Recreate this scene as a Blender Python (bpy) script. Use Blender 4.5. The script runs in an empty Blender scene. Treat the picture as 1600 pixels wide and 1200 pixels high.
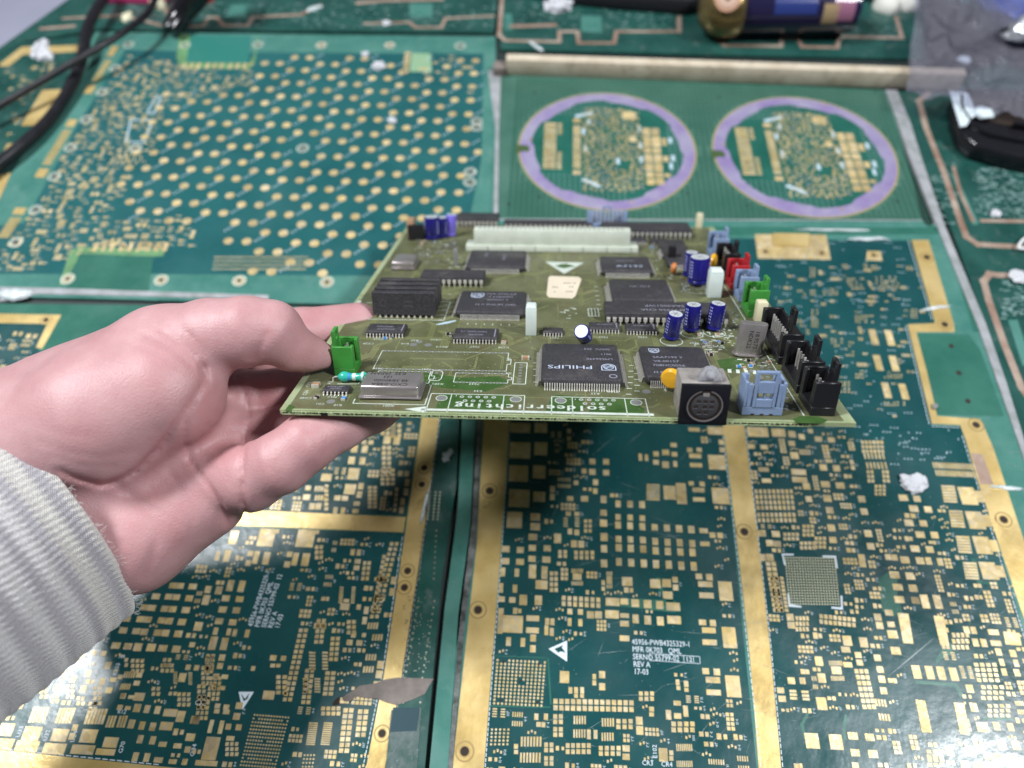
import bpy, bmesh, math, random
import numpy as np
from mathutils import Vector, Matrix
random.seed(7)
R = math.radians
# ------------------------------------------------------------------ camera
F = 1109.0; CAMH = 0.335
DX = np.array([0.99874768, 0.03471919, -0.03602294])
DY = np.array([0.04868526, -0.8403075, 0.53991948])
DZ = np.array([-0.01152478, -0.54099711, -0.84094548])
RC = np.array([DX, DY, DZ])                       # camera (x right, y down, z forward) -> world
scene = bpy.context.scene
cam_d = bpy.data.cameras.new('camera'); cam = bpy.data.objects.new('camera', cam_d)
scene.collection.objects.link(cam); scene.camera = cam
M = Matrix(((DX[0], -DX[1], -DX[2], 0), (DY[0], -DY[1], -DY[2], 0), (DZ[0], -DZ[1], -DZ[2], CAMH), (0, 0, 0, 1)))
cam.matrix_world = M
cam_d.sensor_width = 36; cam_d.lens = 36 * F / 1600
cam_d.clip_start = 0.01; cam_d.clip_end = 20
cam_d.dof.use_dof = True; cam_d.dof.focus_distance = 0.262; cam_d.dof.aperture_fstop = 6.5
# ------------------------------------------------------------------ world and lamps
w = bpy.data.worlds.new('World'); scene.world = w; w.use_nodes = True
w.node_tree.nodes['Background'].inputs[0].default_value = (0.80, 0.86, 1.0, 1)
w.node_tree.nodes['Background'].inputs[1].default_value = 0.10
def lamp(name, loc, target, sx, sy, power, col):
    d = bpy.data.lights.new(name, 'AREA'); d.shape = 'RECTANGLE'; d.size = sx; d.size_y = sy
    d.energy = power; d.color = col
    o = bpy.data.objects.new(name, d); scene.collection.objects.link(o); o.location = loc
    o.rotation_euler = (Vector(target) - Vector(loc)).to_track_quat('-Z', 'Y').to_euler()
    return o
lamp('ceiling_lamp', (0.98, 0.03, 1.35), (0.0, 0.15, 0.0), 0.26, 0.16, 25, (0.95, 0.97, 1.0))
lamp('ceiling_lamp', (-0.84, 0.36, 1.35), (0.0, 0.15, 0.0), 0.36, 0.26, 31, (0.95, 0.97, 1.0))
scene.view_settings.view_transform = 'Standard'; scene.view_settings.look = 'None'
scene.view_settings.exposure = 0.0; scene.view_settings.gamma = 1.0
scene.render.engine = 'CYCLES'
# ------------------------------------------------------------------ coordinate helpers
def camray(px, py): return RC @ np.array([px - 800.0, py - 600.0, F])
def T(px, py, z=0.0):                              # photo direction -> point on the table plane
    d = camray(px, py); t = (CAMH - z) / -d[2]; return (d[0] * t, d[1] * t)
def C3(px, py, depth):                             # metres
    v = RC @ (np.array([px - 800.0, py - 600.0, F]) * depth / F); v[2] += CAMH; return Vector(v)
def nrm(v): v = np.array(v, float); return v / np.linalg.norm(v)
_p1 = np.array([437 - 800, 640 - 600, F]); _p2 = np.array([1338 - 800, 661 - 600, F])
_dy = nrm([69, -582, F]); _n = nrm(np.cross(_p1, _p2)); _dx = nrm(np.cross(_n, _dy))
if _dx[0] < 0: _dx = -_dx
_s = np.linalg.lstsq(np.stack([-_p1, _p2], 1), 0.190 * _dx, rcond=None)[0]
BO = RC @ (_s[0] * _p1) + np.array([0, 0, CAMH]); BX = RC @ _dx; BY = RC @ _dy; BZ = np.cross(BX, BY)
BM = Matrix(((BX[0], BY[0], BZ[0], BO[0]), (BX[1], BY[1], BZ[1], BO[1]), (BX[2], BY[2], BZ[2], BO[2]), (0, 0, 0, 1)))
def Bp(px, py, h=0.0):                             # photo direction -> (x, y) mm on the board at height h mm
    d = camray(px, py); o = np.array([0, 0, CAMH]) - BO
    t = (h * .001 - o @ BZ) / (d @ BZ); q = o + d * t; return (q @ BX * 1e3, q @ BY * 1e3)
# ------------------------------------------------------------------ materials
MATS = {}
def mat(name, col, rough=0.5, metal=0.0, var=0.0, vscale=60.0, col2=None, bump=0.0, bscale=400.0, coat=0.0,
        trans=0.0, alpha=1.0, sss=0.0, ior=1.45, bdetail=3.0, rvar=0.0, spec=0.5, thresh=None):
    if name in MATS: return MATS[name]
    m = bpy.data.materials.new(name); m.use_nodes = True; nt = m.node_tree; N = nt.nodes; L = nt.links
    b = N['Principled BSDF']; tc = N.new('ShaderNodeTexCoord'); geo = N.new('ShaderNodeNewGeometry')
    b.inputs['Base Color'].default_value = (*col, 1); b.inputs['Roughness'].default_value = rough
    b.inputs['Metallic'].default_value = metal; b.inputs['IOR'].default_value = ior
    b.inputs['Coat Weight'].default_value = coat * .6; b.inputs['Coat Roughness'].default_value = 0.16
    b.inputs['Transmission Weight'].default_value = trans; b.inputs['Alpha'].default_value = alpha
    b.inputs['Specular IOR Level'].default_value = spec
    if sss:
        b.inputs['Subsurface Weight'].default_value = sss
        b.inputs['Subsurface Radius'].default_value = (0.006, 0.0022, 0.0015); b.inputs['Subsurface Scale'].default_value = 1.0
    if var or col2:
        n = N.new('ShaderNodeTexNoise'); n.inputs['Scale'].default_value = vscale; n.inputs['Detail'].default_value = 6
        n.inputs['Roughness'].default_value = 0.62
        L.new(geo.outputs['Position'], n.inputs['Vector'])
        r = N.new('ShaderNodeValToRGB'); L.new(n.outputs['Fac'], r.inputs['Fac'])
        c2 = col2 or tuple(min(1, c * (1 + var)) for c in col); c1 = col if col2 else tuple(c * (1 - var) for c in col)
        t = thresh or (0.35, 0.65)
        r.color_ramp.elements[0].position = t[0]; r.color_ramp.elements[1].position = t[1]
        r.color_ramp.elements[0].color = (*c1, 1); r.color_ramp.elements[1].color = (*c2, 1)
        L.new(r.outputs['Color'], b.inputs['Base Color'])
    if rvar:
        n = N.new('ShaderNodeTexNoise'); n.inputs['Scale'].default_value = vscale * 1.7; n.inputs['Detail'].default_value = 5
        L.new(geo.outputs['Position'], n.inputs['Vector'])
        mr = N.new('ShaderNodeMapRange'); mr.inputs[1].default_value = .3; mr.inputs[2].default_value = .7
        mr.inputs[3].default_value = max(0.02, rough - rvar); mr.inputs[4].default_value = rough + rvar
        L.new(n.outputs['Fac'], mr.inputs[0]); L.new(mr.outputs[0], b.inputs['Roughness'])
    if bump:
        n = N.new('ShaderNodeTexNoise'); n.inputs['Scale'].default_value = bscale; n.inputs['Detail'].default_value = bdetail
        L.new(geo.outputs['Position'], n.inputs['Vector'])
        bp = N.new('ShaderNodeBump'); bp.inputs['Strength'].default_value = 1.0; bp.inputs['Distance'].default_value = bump
        L.new(n.outputs['Fac'], bp.inputs['Height']); L.new(bp.outputs['Normal'], b.inputs['Normal'])
        if coat: L.new(bp.outputs['Normal'], b.inputs['Coat Normal'])
    MATS[name] = m; return m
GOLD = mat('gold_plating', (0.55, 0.42, 0.19), 0.40, 0.25, col2=(0.68, 0.54, 0.29), vscale=55, bump=0.00008, bscale=900, rvar=0.1, coat=0.2)
GOLDW = mat('gold_border', (0.56, 0.40, 0.14), 0.34, 0.40, col2=(0.72, 0.55, 0.25), vscale=38, bump=0.00010, bscale=260, rvar=0.12, coat=0.5)
TEAL = mat('teal_solder_mask', (0.005, 0.050, 0.055), 0.30, 0, col2=(0.010, 0.070, 0.072), vscale=22, bump=0.00018, bscale=120, coat=0.35, rvar=0.12)
TEALB = mat('bright_teal_mask', (0.010, 0.080, 0.085), 0.3, 0, col2=(0.018, 0.110, 0.112), vscale=14, bump=0.00012, bscale=90, coat=0.5, rvar=0.12)
GREENL = mat('pale_green_laminate', (0.036, 0.150, 0.122), 0.30, 0, col2=(0.078, 0.215, 0.180), vscale=26, bump=0.00016, bscale=110, coat=0.5, rvar=0.12)
GREENM = mat('green_laminate', (0.020, 0.108, 0.080), 0.28, 0, col2=(0.038, 0.148, 0.110), vscale=30, bump=0.00014, bscale=110, coat=0.5, rvar=0.1)
GREENG = mat('mesh_green_laminate', (0.038, 0.115, 0.085), 0.4, 0, col2=(0.065, 0.155, 0.118), vscale=24, bump=0.0001, bscale=160, coat=0.4)
DARKG = mat('dark_green_mask', (0.008, 0.050, 0.042), 0.32, 0, col2=(0.020, 0.085, 0.070), vscale=34, bump=0.00014, bscale=120, coat=0.5, rvar=0.15)
COPPER = mat('tarnished_copper', (0.24, 0.14, 0.10), 0.5, 0.15, col2=(0.42, 0.34, 0.28), vscale=45, bump=0.0001)
LIME = mat('lime_edge', (0.11, 0.24, 0.11), 0.4, 0, var=0.2)
WHITEP = mat('white_print', (0.62, 0.70, 0.76), 0.5, 0)
WHITEB = mat('board_white_print', (0.50, 0.56, 0.50), 0.5, 0, var=0.10, vscale=400)
BLUEP = mat('pale_blue_print', (0.40, 0.52, 0.58), 0.5, 0)
PURPLE = mat('mauve_copper_ring', (0.30, 0.28, 0.40), 0.45, 0.1, col2=(0.23, 0.17, 0.36), vscale=45, rvar=0.15, coat=0.3)
HOLE = mat('dark_hole', (0.02, 0.012, 0.008), 0.7)
EPOXY = mat('grey_filler', (0.23, 0.25, 0.25), 0.35, 0, col2=(0.36, 0.37, 0.39), vscale=90, bump=0.0003, bscale=220, coat=0.6)
WOOD = mat('wooden_batten', (0.44, 0.37, 0.27), 0.6, 0, col2=(0.62, 0.55, 0.43), vscale=40, bump=0.0002, bscale=300)
TABLEM = mat('table_board', (0.02, 0.03, 0.03), 0.6)
FLOORM = mat('grey_floor', (0.66, 0.67, 0.84), 0.6, 0, var=0.05, vscale=6)
BLACKP = mat('black_plastic', (0.012, 0.012, 0.014), 0.33, 0, bump=0.00003, bscale=1500)
BLACKG = mat('glossy_black_plastic', (0.010, 0.010, 0.013), 0.18, 0, rvar=0.08)
CHIPM = mat('chip_resin', (0.026, 0.025, 0.030), 0.55, 0, col2=(0.065, 0.062, 0.066), vscale=1400, bump=0.00003, bscale=2500, thresh=(0.45, 0.72))
LEADM = mat('tinned_leads', (0.80, 0.77, 0.72), 0.30, 0.6, var=0.12, vscale=500)
NICKEL = mat('nickel_can', (0.42, 0.385, 0.38), 0.28, 0.7, var=0.10, vscale=130, bump=0.00003, bscale=700)
SHIELD = mat('worn_tin_shield', (0.50, 0.47, 0.44), 0.48, 0.45, col2=(0.34, 0.31, 0.29), vscale=260, bump=0.00004)
GREENPL = mat('green_nylon', (0.040, 0.23, 0.035), 0.45, 0, var=0.1, vscale=100, sss=0.08)
BLUEPL = mat('grey_blue_nylon', (0.19, 0.26, 0.40), 0.48, 0, var=0.06, vscale=200, sss=0.05)
REDPL = mat('red_nylon', (0.36, 0.015, 0.022), 0.45, 0, var=0.1)
WHITEPL = mat('milky_nylon', (0.56, 0.63, 0.60), 0.42, 0, var=0.05, vscale=200, sss=0.2)
CREAMPL = mat('cream_plastic', (0.60, 0.56, 0.38), 0.5, 0, var=0.08)
CONNW = mat('offwhite_connector_plastic', (0.50, 0.54, 0.46), 0.5, 0, var=0.08, vscale=150)
CAPB = mat('blue_capacitor_sleeve', (0.010, 0.009, 0.14), 0.22, 0, var=0.15, vscale=200, coat=0.5)
CAPL = mat('lavender_capacitor_sleeve', (0.19, 0.15, 0.66), 0.3, 0)
CAPP = mat('capacitor_print', (0.38, 0.42, 0.75), 0.4)
ALU = mat('bright_aluminium', (0.50, 0.53, 0.56), 0.5, 0.2)
YEL = mat('yellow_ceramic', (0.68, 0.36, 0.02), 0.25, 0, var=0.08, vscale=200, coat=0.4)
ORA = mat('orange_ceramic', (0.52, 0.18, 0.05), 0.4)
TANC = mat('tan_ceramic', (0.34, 0.21, 0.12), 0.5)
INDG = mat('turquoise_enamel', (0.03, 0.38, 0.28), 0.25, 0, coat=0.4)
INDB = mat('blue_band', (0.05, 0.22, 0.55), 0.3)
INDS = mat('silver_band', (0.60, 0.70, 0.66), 0.3, 0.2)
CHIPTXT = mat('chip_print', (0.24, 0.24, 0.30), 0.6)
CHIPTXB = mat('bright_chip_print', (0.42, 0.48, 0.60), 0.6)
ETCH = mat('etched_marking', (0.02, 0.018, 0.02), 0.6)
GLASSY = mat('clear_plastic', (0.75, 0.76, 0.80), 0.12, 0, trans=0.75, ior=1.46, bump=0.0002, bscale=500)
STICKER = mat('cream_sticker', (0.66, 0.58, 0.45), 0.55, 0, var=0.05)
PAPER = mat('white_paper', (0.52, 0.53, 0.56), 0.8, 0, bump=0.0002, bscale=600)
TINP = mat('dull_tin_pad', (0.30, 0.31, 0.30), 0.4, 0.5)
BOARDM = mat('olive_solder_mask', (0.066, 0.074, 0.030), 0.42, 0, col2=(0.135, 0.140, 0.074), vscale=55, bump=0.00003, bscale=1300, rvar=0.12, thresh=(0.3, 0.7))
BOARDG = mat('bright_green_mask', (0.028, 0.07, 0.014), 0.4, 0, col2=(0.055, 0.11, 0.03), vscale=120)
BOARDE = mat('board_edge_laminate', (0.23, 0.28, 0.14), 0.5, 0, col2=(0.31, 0.36, 0.22), vscale=90, sss=0.15)
BOARDD = mat('rough_cut_edge', (0.16, 0.20, 0.09), 0.8, 0, col2=(0.42, 0.50, 0.28), vscale=1500)
DUST = mat('brown_residue', (0.15, 0.12, 0.11), 0.85, 0, col2=(0.22, 0.185, 0.165), vscale=200, bump=0.0001)
# dusty film over the board: brown smudges mixed in
def smudge_or_sheen(m, col, scale, lo, hi):
    nt = m.node_tree; N = nt.nodes; L = nt.links; b = N['Principled BSDF']
    src = b.inputs['Base Color'].links[0].from_socket
    g = N.new('ShaderNodeNewGeometry'); n = N.new('ShaderNodeTexNoise'); n.inputs['Scale'].default_value = scale
    n.inputs['Detail'].default_value = 9; n.inputs['Roughness'].default_value = 0.7
    L.new(g.outputs['Position'], n.inputs['Vector'])
    mr = N.new('ShaderNodeMapRange'); mr.inputs[1].default_value = lo; mr.inputs[2].default_value = hi
    L.new(n.outputs['Fac'], mr.inputs[0])
    mx = N.new('ShaderNodeMix'); mx.data_type = 'RGBA'; L.new(mr.outputs[0], mx.inputs[0]); L.new(src, mx.inputs[6])
    mx.inputs[7].default_value = (*col, 1); L.new(mx.outputs[2], b.inputs['Base Color'])
def padvary(m):
    nt = m.node_tree; N = nt.nodes; L = nt.links; b = N['Principled BSDF']; src = b.inputs['Base Color'].links[0].from_socket
    oi = N.new('ShaderNodeObjectInfo'); g = N.new('ShaderNodeNewGeometry'); v = N.new('ShaderNodeTexVoronoi'); v.inputs['Scale'].default_value = 420; v.voronoi_dimensions = '2D'
    L.new(g.outputs['Position'], v.inputs['Vector']); sp = N.new('ShaderNodeSeparateColor'); L.new(v.outputs['Color'], sp.inputs[0])
    a = N.new('ShaderNodeMath'); a.operation = 'ADD'; L.new(oi.outputs['Random'], a.inputs[0]); L.new(sp.outputs[0], a.inputs[1])
    r = N.new('ShaderNodeMapRange'); r.inputs[1].default_value = 0; r.inputs[2].default_value = 2; r.inputs[3].default_value = .62; r.inputs[4].default_value = 1.18; L.new(a.outputs[0], r.inputs[0])
    h = N.new('ShaderNodeHueSaturation'); L.new(src, h.inputs['Color']); L.new(r.outputs[0], h.inputs['Value'])
    r2 = N.new('ShaderNodeMapRange'); r2.inputs[3].default_value = .78; r2.inputs[4].default_value = 1.12; L.new(sp.outputs[1], r2.inputs[0]); L.new(r2.outputs[0], h.inputs['Saturation'])
    L.new(h.outputs[0], b.inputs['Base Color'])
padvary(GOLD)
smudge_or_sheen(BOARDM, (0.10, 0.060, 0.030), 38, 0.56, 0.80)
smudge_or_sheen(BOARDM, (0.26, 0.26, 0.19), 1700, 0.60, 0.72)
smudge_or_sheen(CHIPM, (0.11, 0.10, 0.095), 70, 0.52, 0.90)
smudge_or_sheen(GREENL, (0.10, 0.22, 0.19), 60, 0.52, 0.75)
smudge_or_sheen(DARKG, (0.11, 0.15, 0.14), 90, 0.56, 0.80)
smudge_or_sheen(PURPLE, (0.36, 0.33, 0.42), 60, 0.5, 0.75)  # paler patches put the rings' sheen into the colour
smudge_or_sheen(WOOD, (0.25, 0.19, 0.13), 70, 0.55, 0.75)
smudge_or_sheen(GOLDW, (0.36, 0.22, 0.07), 45, 0.58, 0.78)
# ------------------------------------------------------------------ mesh helpers
COL = scene.collection
class MB:
    def __init__(s, k=1.0): s.v = []; s.f = []; s.k = k
    def add(s, vs, fs):
        o = len(s.v); s.v += [tuple(float(c) * s.k for c in p) for p in vs]; s.f += [tuple(i + o for i in f) for f in fs]; return s
    def box(s, x0, x1, y0, y1, z0, z1, Mx=None):
        vs = [(x0, y0, z0), (x1, y0, z0), (x1, y1, z0), (x0, y1, z0), (x0, y0, z1), (x1, y0, z1), (x1, y1, z1), (x0, y1, z1)]
        if Mx is not None: vs = [tuple(Mx @ Vector(p)) for p in vs]
        return s.add(vs, [(3, 2, 1, 0), (4, 5, 6, 7), (0, 1, 5, 4), (1, 2, 6, 5), (2, 3, 7, 6), (3, 0, 4, 7)])
    def quad(s, pts): return s.add(pts, [tuple(range(len(pts)))])
    def prism(s, poly, z0, z1, scale_top=1.0, Mx=None):
        a = sum((poly[i][0] * poly[(i + 1) % len(poly)][1] - poly[(i + 1) % len(poly)][0] * poly[i][1]) for i in range(len(poly)))
        if a < 0: poly = poly[::-1]
        n = len(poly); cx = sum(p[0] for p in poly) / n; cy = sum(p[1] for p in poly) / n
        vs = [(p[0], p[1], z0) for p in poly] + [(cx + (p[0] - cx) * scale_top, cy + (p[1] - cy) * scale_top, z1) for p in poly]
        if Mx is not None: vs = [tuple(Mx @ Vector(p)) for p in vs]
        fs = [tuple(range(n - 1, -1, -1)), tuple(range(n, 2 * n))] + [(i, (i + 1) % n, n + (i + 1) % n, n + i) for i in range(n)]
        return s.add(vs, fs)
    def lathe(s, prof, n=24, Mx=None, cap=True):      # prof: (r, z)
        vs = []; fs = []
        for r, z in prof:
            for i in range(n):
                a = 2 * math.pi * i / n; p = (r * math.cos(a), r * math.sin(a), z)
                vs.append(tuple(Mx @ Vector(p)) if Mx is not None else p)
        for j in range(len(prof) - 1):
            for i in range(n): fs.append((j * n + i, j * n + (i + 1) % n, (j + 1) * n + (i + 1) % n, (j + 1) * n + i))
        if cap: fs.append(tuple(range(n - 1, -1, -1))); fs.append(tuple((len(prof) - 1) * n + i for i in range(n)))
        return s.add(vs, fs)
    def tube(s, pts, r, n=8):
        pts = [Vector(p) for p in pts]; vs = []; fs = []; up = Vector((0, 0, 1))
        for i, p in enumerate(pts):
            d = (pts[min(i + 1, len(pts) - 1)] - pts[max(i - 1, 0)]).normalized()
            a = d.cross(up); a = a.normalized() if a.length > 1e-4 else Vector((1, 0, 0)); b = d.cross(a).normalized()
            rr = r[i] if isinstance(r, (list, tuple)) else r
            for k in range(n):
                t = 2 * math.pi * k / n; vs.append(tuple(p + a * math.cos(t) * rr + b * math.sin(t) * rr))
        for j in range(len(pts) - 1):
            for k in range(n): fs.append((j * n + k, j * n + (k + 1) % n, (j + 1) * n + (k + 1) % n, (j + 1) * n + k))
        fs.append(tuple(range(n))); fs.append(tuple((len(pts) - 1) * n + k for k in range(n - 1, -1, -1)))
        return s.add(vs, fs)
    def text(s, st, size, Mx, align='CENTER'):
        vs, fs = glyphs(st, size, align); return s.add([tuple(Mx @ Vector(p)) for p in vs], fs)
    def build(s, name, m, parent=None, label=None, kind=None, smooth=False, bevel=0, seg=2):
        me = bpy.data.meshes.new(name); me.from_pydata(s.v, [], s.f); me.materials.append(m)
        bm = bmesh.new(); bm.from_mesh(me)
        if bevel:
            ed = [e for e in bm.edges if len(e.link_faces) == 2 and e.calc_face_angle(0) > 0.5]
            bmesh.ops.bevel(bm, geom=ed, offset=bevel * s.k, segments=seg, affect='EDGES', profile=0.5, clamp_overlap=True)
        bmesh.ops.recalc_face_normals(bm, faces=bm.faces) if (bevel or smooth) else None
        bm.to_mesh(me); bm.free()
        if smooth or bevel:
            me.polygons.foreach_set('use_smooth', [True] * len(me.polygons))
            try: me.set_sharp_from_angle(angle=R(40))
            except Exception: pass
        me.update(); o = bpy.data.objects.new(name, me); COL.objects.link(o)
        if parent is not None: o.parent = parent
        if label: o['label'] = label
        if kind: o['kind'] = kind
        return o
_gc = {}
def glyphs(st, size, align):
    k = (st, align)
    if k not in _gc:
        cu = bpy.data.curves.new('t', 'FONT'); cu.body = st; cu.size = 1; cu.align_x = align; cu.align_y = 'CENTER'; cu.resolution_u = 2
        o = bpy.data.objects.new('t', cu); COL.objects.link(o); dg = bpy.context.evaluated_depsgraph_get(); dg.update()
        me = o.evaluated_get(dg).to_mesh(); _gc[k] = ([tuple(v.co) for v in me.vertices], [tuple(p.vertices) for p in me.polygons])
        o.evaluated_get(dg).to_mesh_clear(); bpy.data.objects.remove(o); bpy.data.curves.remove(cu)
    vs, fs = _gc[k]; return [(a * size, b * size, c) for a, b, c in vs], fs
def thing(name, label, cat, loc=(0, 0, 0), group=None):
    o = bpy.data.objects.new(name, None); COL.objects.link(o); o.location = loc; o.empty_display_size = .01
    o['label'] = label; o['category'] = cat
    if group: o['group'] = group
    return o
def tag(o, label, cat, group=None):
    o['label'] = label; o['category'] = cat
    if group: o['group'] = group
    return o
def TP(lst, z=0.0): return [T(a, b, z) for a, b in lst]
RZ180 = Matrix.Rotation(math.pi, 4, 'Z')
def tr(x, y, z=0): return Matrix.Translation((x, y, z))
# ================================================================== the hand-held circuit board (local millimetres)
board = thing('circuit_board', 'olive green circuit board crowded with chips and connectors, tilted and held up by the hand', 'circuit board')
board.matrix_world = BM
def BB(): return MB(.001)
BL = 236.0
sub = BB().box(0, 190, 0.0, BL, -1.6, -0.02).build('substrate', BOARDE, board)
mk = BB().prism([(2.4, 3.6), (4.2, 1.0), (186.5, 1.0), (186.5, BL - 2), (2.4, BL - 2)], -0.02, 0.0); mk.build('solder_mask', BOARDM, board)
BB().box(0.6, 176, -0.35, 0.0, -1.7, -0.55).build('breakout_edge', BOARDD, board, 'rough snapped edge with dark nibbled marks')
n_ = BB()
for i in range(420):
    x = random.uniform(1, 176); n_.box(x, x + random.uniform(.15, .6), -0.38, -0.35, -0.95 - random.random() * .35, -0.62)
n_.build('perforation_marks', HOLE, board, kind='stuff')
BB().box(14.0, 16.4, -0.40, -0.3, -1.65, -0.6).build('black_edge_mark', BLACKP, board)
# green windows in the mask
def patch(pl, m, name='green_mask_window', z=0.02, label=None):
    return BB().prism([Bp(*p) for p in pl], 0.0, z).build(name, m, board, label)
patch([(690, 615), (792, 618), (800, 632), (778, 641), (745, 640), (698, 637), (680, 640)], BOARDG)
patch([(862, 620), (872, 617), (908, 620), (915, 636), (905, 645), (852, 642)], BOARDG)
patch([(925, 622), (985, 624), (1008, 640), (1004, 648), (985, 647), (920, 646)], BOARDG)
patch([(1238, 655), (1250, 650), (1280, 651), (1294, 657), (1284, 662), (1245, 661)], BOARDG)
patch([(662, 582), (722, 590), (780, 588), (798, 598), (760, 612), (690, 606), (664, 600)], BOARDG)
patch([(1120, 563), (1150, 559), (1166, 568), (1152, 580), (1128, 578)], BOARDG)
patch([(1112, 588), (1138, 590), (1140, 602), (1124, 603)], BOARDG)
patch([(445, 641), (452, 632), (462, 636), (452, 643)], BOARDG)
# copper tracks and vias showing through the mask
tk = BB(); rs = random.Random(12)
for i in range(330):
    x, y = rs.uniform(6, 184), rs.uniform(5, 228); n_t = rs.choice([1, 1, 2, 4, 6]); ang = rs.choice([0, 0, 90, 90, 45]); L1, L2 = rs.uniform(4, 22), rs.uniform(2, 12)
    for k in range(n_t):
        a_ = math.radians(ang); nx_, ny_ = -math.sin(a_) * .62 * k, math.cos(a_) * .62 * k; X, Y = x + nx_, y + ny_
        for (l_, da) in ((L1, 0), (L2, 45)):
            c_, s_ = math.cos(a_ + math.radians(da)), math.sin(a_ + math.radians(da)); X2, Y2 = X + c_ * l_, Y + s_ * l_
            if not (4 < X2 < 185 and 4 < Y2 < 230): break
            tk.prism([(X - s_ * .12, Y + c_ * .12), (X2 - s_ * .12, Y2 + c_ * .12), (X2 + s_ * .12, Y2 - c_ * .12), (X + s_ * .12, Y - c_ * .12)], 0, .015); X, Y = X2, Y2
tk.build('copper_tracks', mat('masked_copper_track', (0.16, 0.175, 0.06), .38, 0, col2=(.22, .235, .11), vscale=80), board, kind='stuff')
tv = BB()
for i in range(900):
    x, y = rs.uniform(5, 184), rs.uniform(4, 228); tv.prism([(x + .28 * math.cos(t), y + .28 * math.sin(t)) for t in [math.pi * q / 3 for q in range(6)]], 0, .03)
tv.build('masked_vias', mat('masked_via', (.23, .25, .13), .35), board, kind='stuff')
ds = BB()
for i in range(700):
    x, y = rs.uniform(3, 186), rs.uniform(2, 228); w_ = rs.uniform(.06, .22); ds.box(x, x + w_, y, y + w_, .03, .08)
ds.build('dust_specks', mat('dust_speck', (.36, .35, .30), .9), board, kind='stuff')
# ---- white silkscreen, all of it flat print
sk = BB(); Z0, Z1 = 0.02, 0.06
def line(p, q, wd=0.35):
    (x0, y0), (x1, y1) = p, q; L = math.hypot(x1 - x0, y1 - y0)
    if L < 1e-6: return
    ux, uy = (x1 - x0) / L, (y1 - y0) / L; nx, ny = -uy * wd / 2, ux * wd / 2
    sk.prism([(x0 + nx, y0 + ny), (x1 + nx, y1 + ny), (x1 - nx, y1 - ny), (x0 - nx, y0 - ny)], Z0, Z1)
def pl(pts, wd=0.35, close=False):
    for a, b in zip(pts, pts[1:] + (pts[:1] if close else [])): line(a, b, wd)
def stext(st, px, py, size, rot=180, sx=1.0, align='CENTER', z=Z1):
    x, y = Bp(px, py); sk.text(st, size, tr(x, y, z) @ Matrix.Rotation(R(rot), 4, 'Z') @ Matrix.Diagonal((sx, 1, 1, 1)), align)
# arrow
a0 = Bp(635, 637.5); a1 = Bp(1022, 650)
line((a0[0] + 5, (a0[1] + a1[1]) / 2), (a1[0], (a0[1] + a1[1]) / 2), 1.35)
ay = (a0[1] + a1[1]) / 2; sk.prism([(a0[0] - .5, ay), (a0[0] + 6.5, ay + 2.1), (a0[0] + 6.5, ay - 2.1)], Z0, Z1)
# big direction lettering, read from the far side
tx0 = Bp(941, 637)[0]; tx1 = Bp(718, 629)[0]; word = 'soldeerrichting'; step = (tx0 - tx1) / (len(word) - 1); ty = 5.6
for i, ch in enumerate(word):
    for o_ in (-.14, 0, .14): sk.text(ch, 4.9, tr(tx0 - i * step + o_, ty, Z1 + .01 + o_ * .05) @ RZ180 @ Matrix.Diagonal((1.3, 1.0, 1, 1)))
# D-sub outlines
def dsub(x0, x1, ya, yb):
    pl([(x0, ya), (x0, yb), (x1, yb), (x1, ya)], .35); s = (x1 - x0)
    line((x0 + s * .22, ya), (x0 + s * .22, yb), .3); line((x1 - s * .22, ya), (x1 - s * .22, yb), .3)
dsub(Bp(670, 642)[0] - 1, Bp(820, 618)[0], 0.9, 13.6); dsub(Bp(862, 620)[0], Bp(1012, 640)[0], 0.9, 13.2)
pads_b = BB()
def disc(mb, x, y, r, z0, z1, n=12): mb.prism([(x + r * math.cos(2 * math.pi * i / n), y + r * math.sin(2 * math.pi * i / n)) for i in range(n)], z0, z1)
def ring(mb, x, y, r0, r1, z0, z1, n=16):
    for i in range(n):
        a, b = 2 * math.pi * i / n, 2 * math.pi * (i + 1) / n
        mb.prism([(x + r0 * math.cos(a), y + r0 * math.sin(a)), (x + r1 * math.cos(a), y + r1 * math.sin(a)), (x + r1 * math.cos(b), y + r1 * math.sin(b)), (x + r0 * math.cos(b), y + r0 * math.sin(b))], z0, z1)
for px, py in ((690, 622), (806, 624), (876, 626), (994, 629)):
    x, y = Bp(px, py); ring(sk, x, y, 1.8, 2.05, Z0, Z1); disc(pads_b, x, y, 1.7, 0.0, .04)
for x0, y0, n in ((Bp(722, 619)[0], 11.8, 5), (Bp(727, 625)[0], 9.0, 4), (Bp(908, 625)[0], 11.6, 5), (Bp(914, 631)[0], 8.8, 4)):
    for i in range(n): ring(sk, x0 + i * 2.77, y0, .55, .78, Z0, Z1, 10); disc(pads_b, x0 + i * 2.77, y0, .5, 0, .04, 8)
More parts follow.
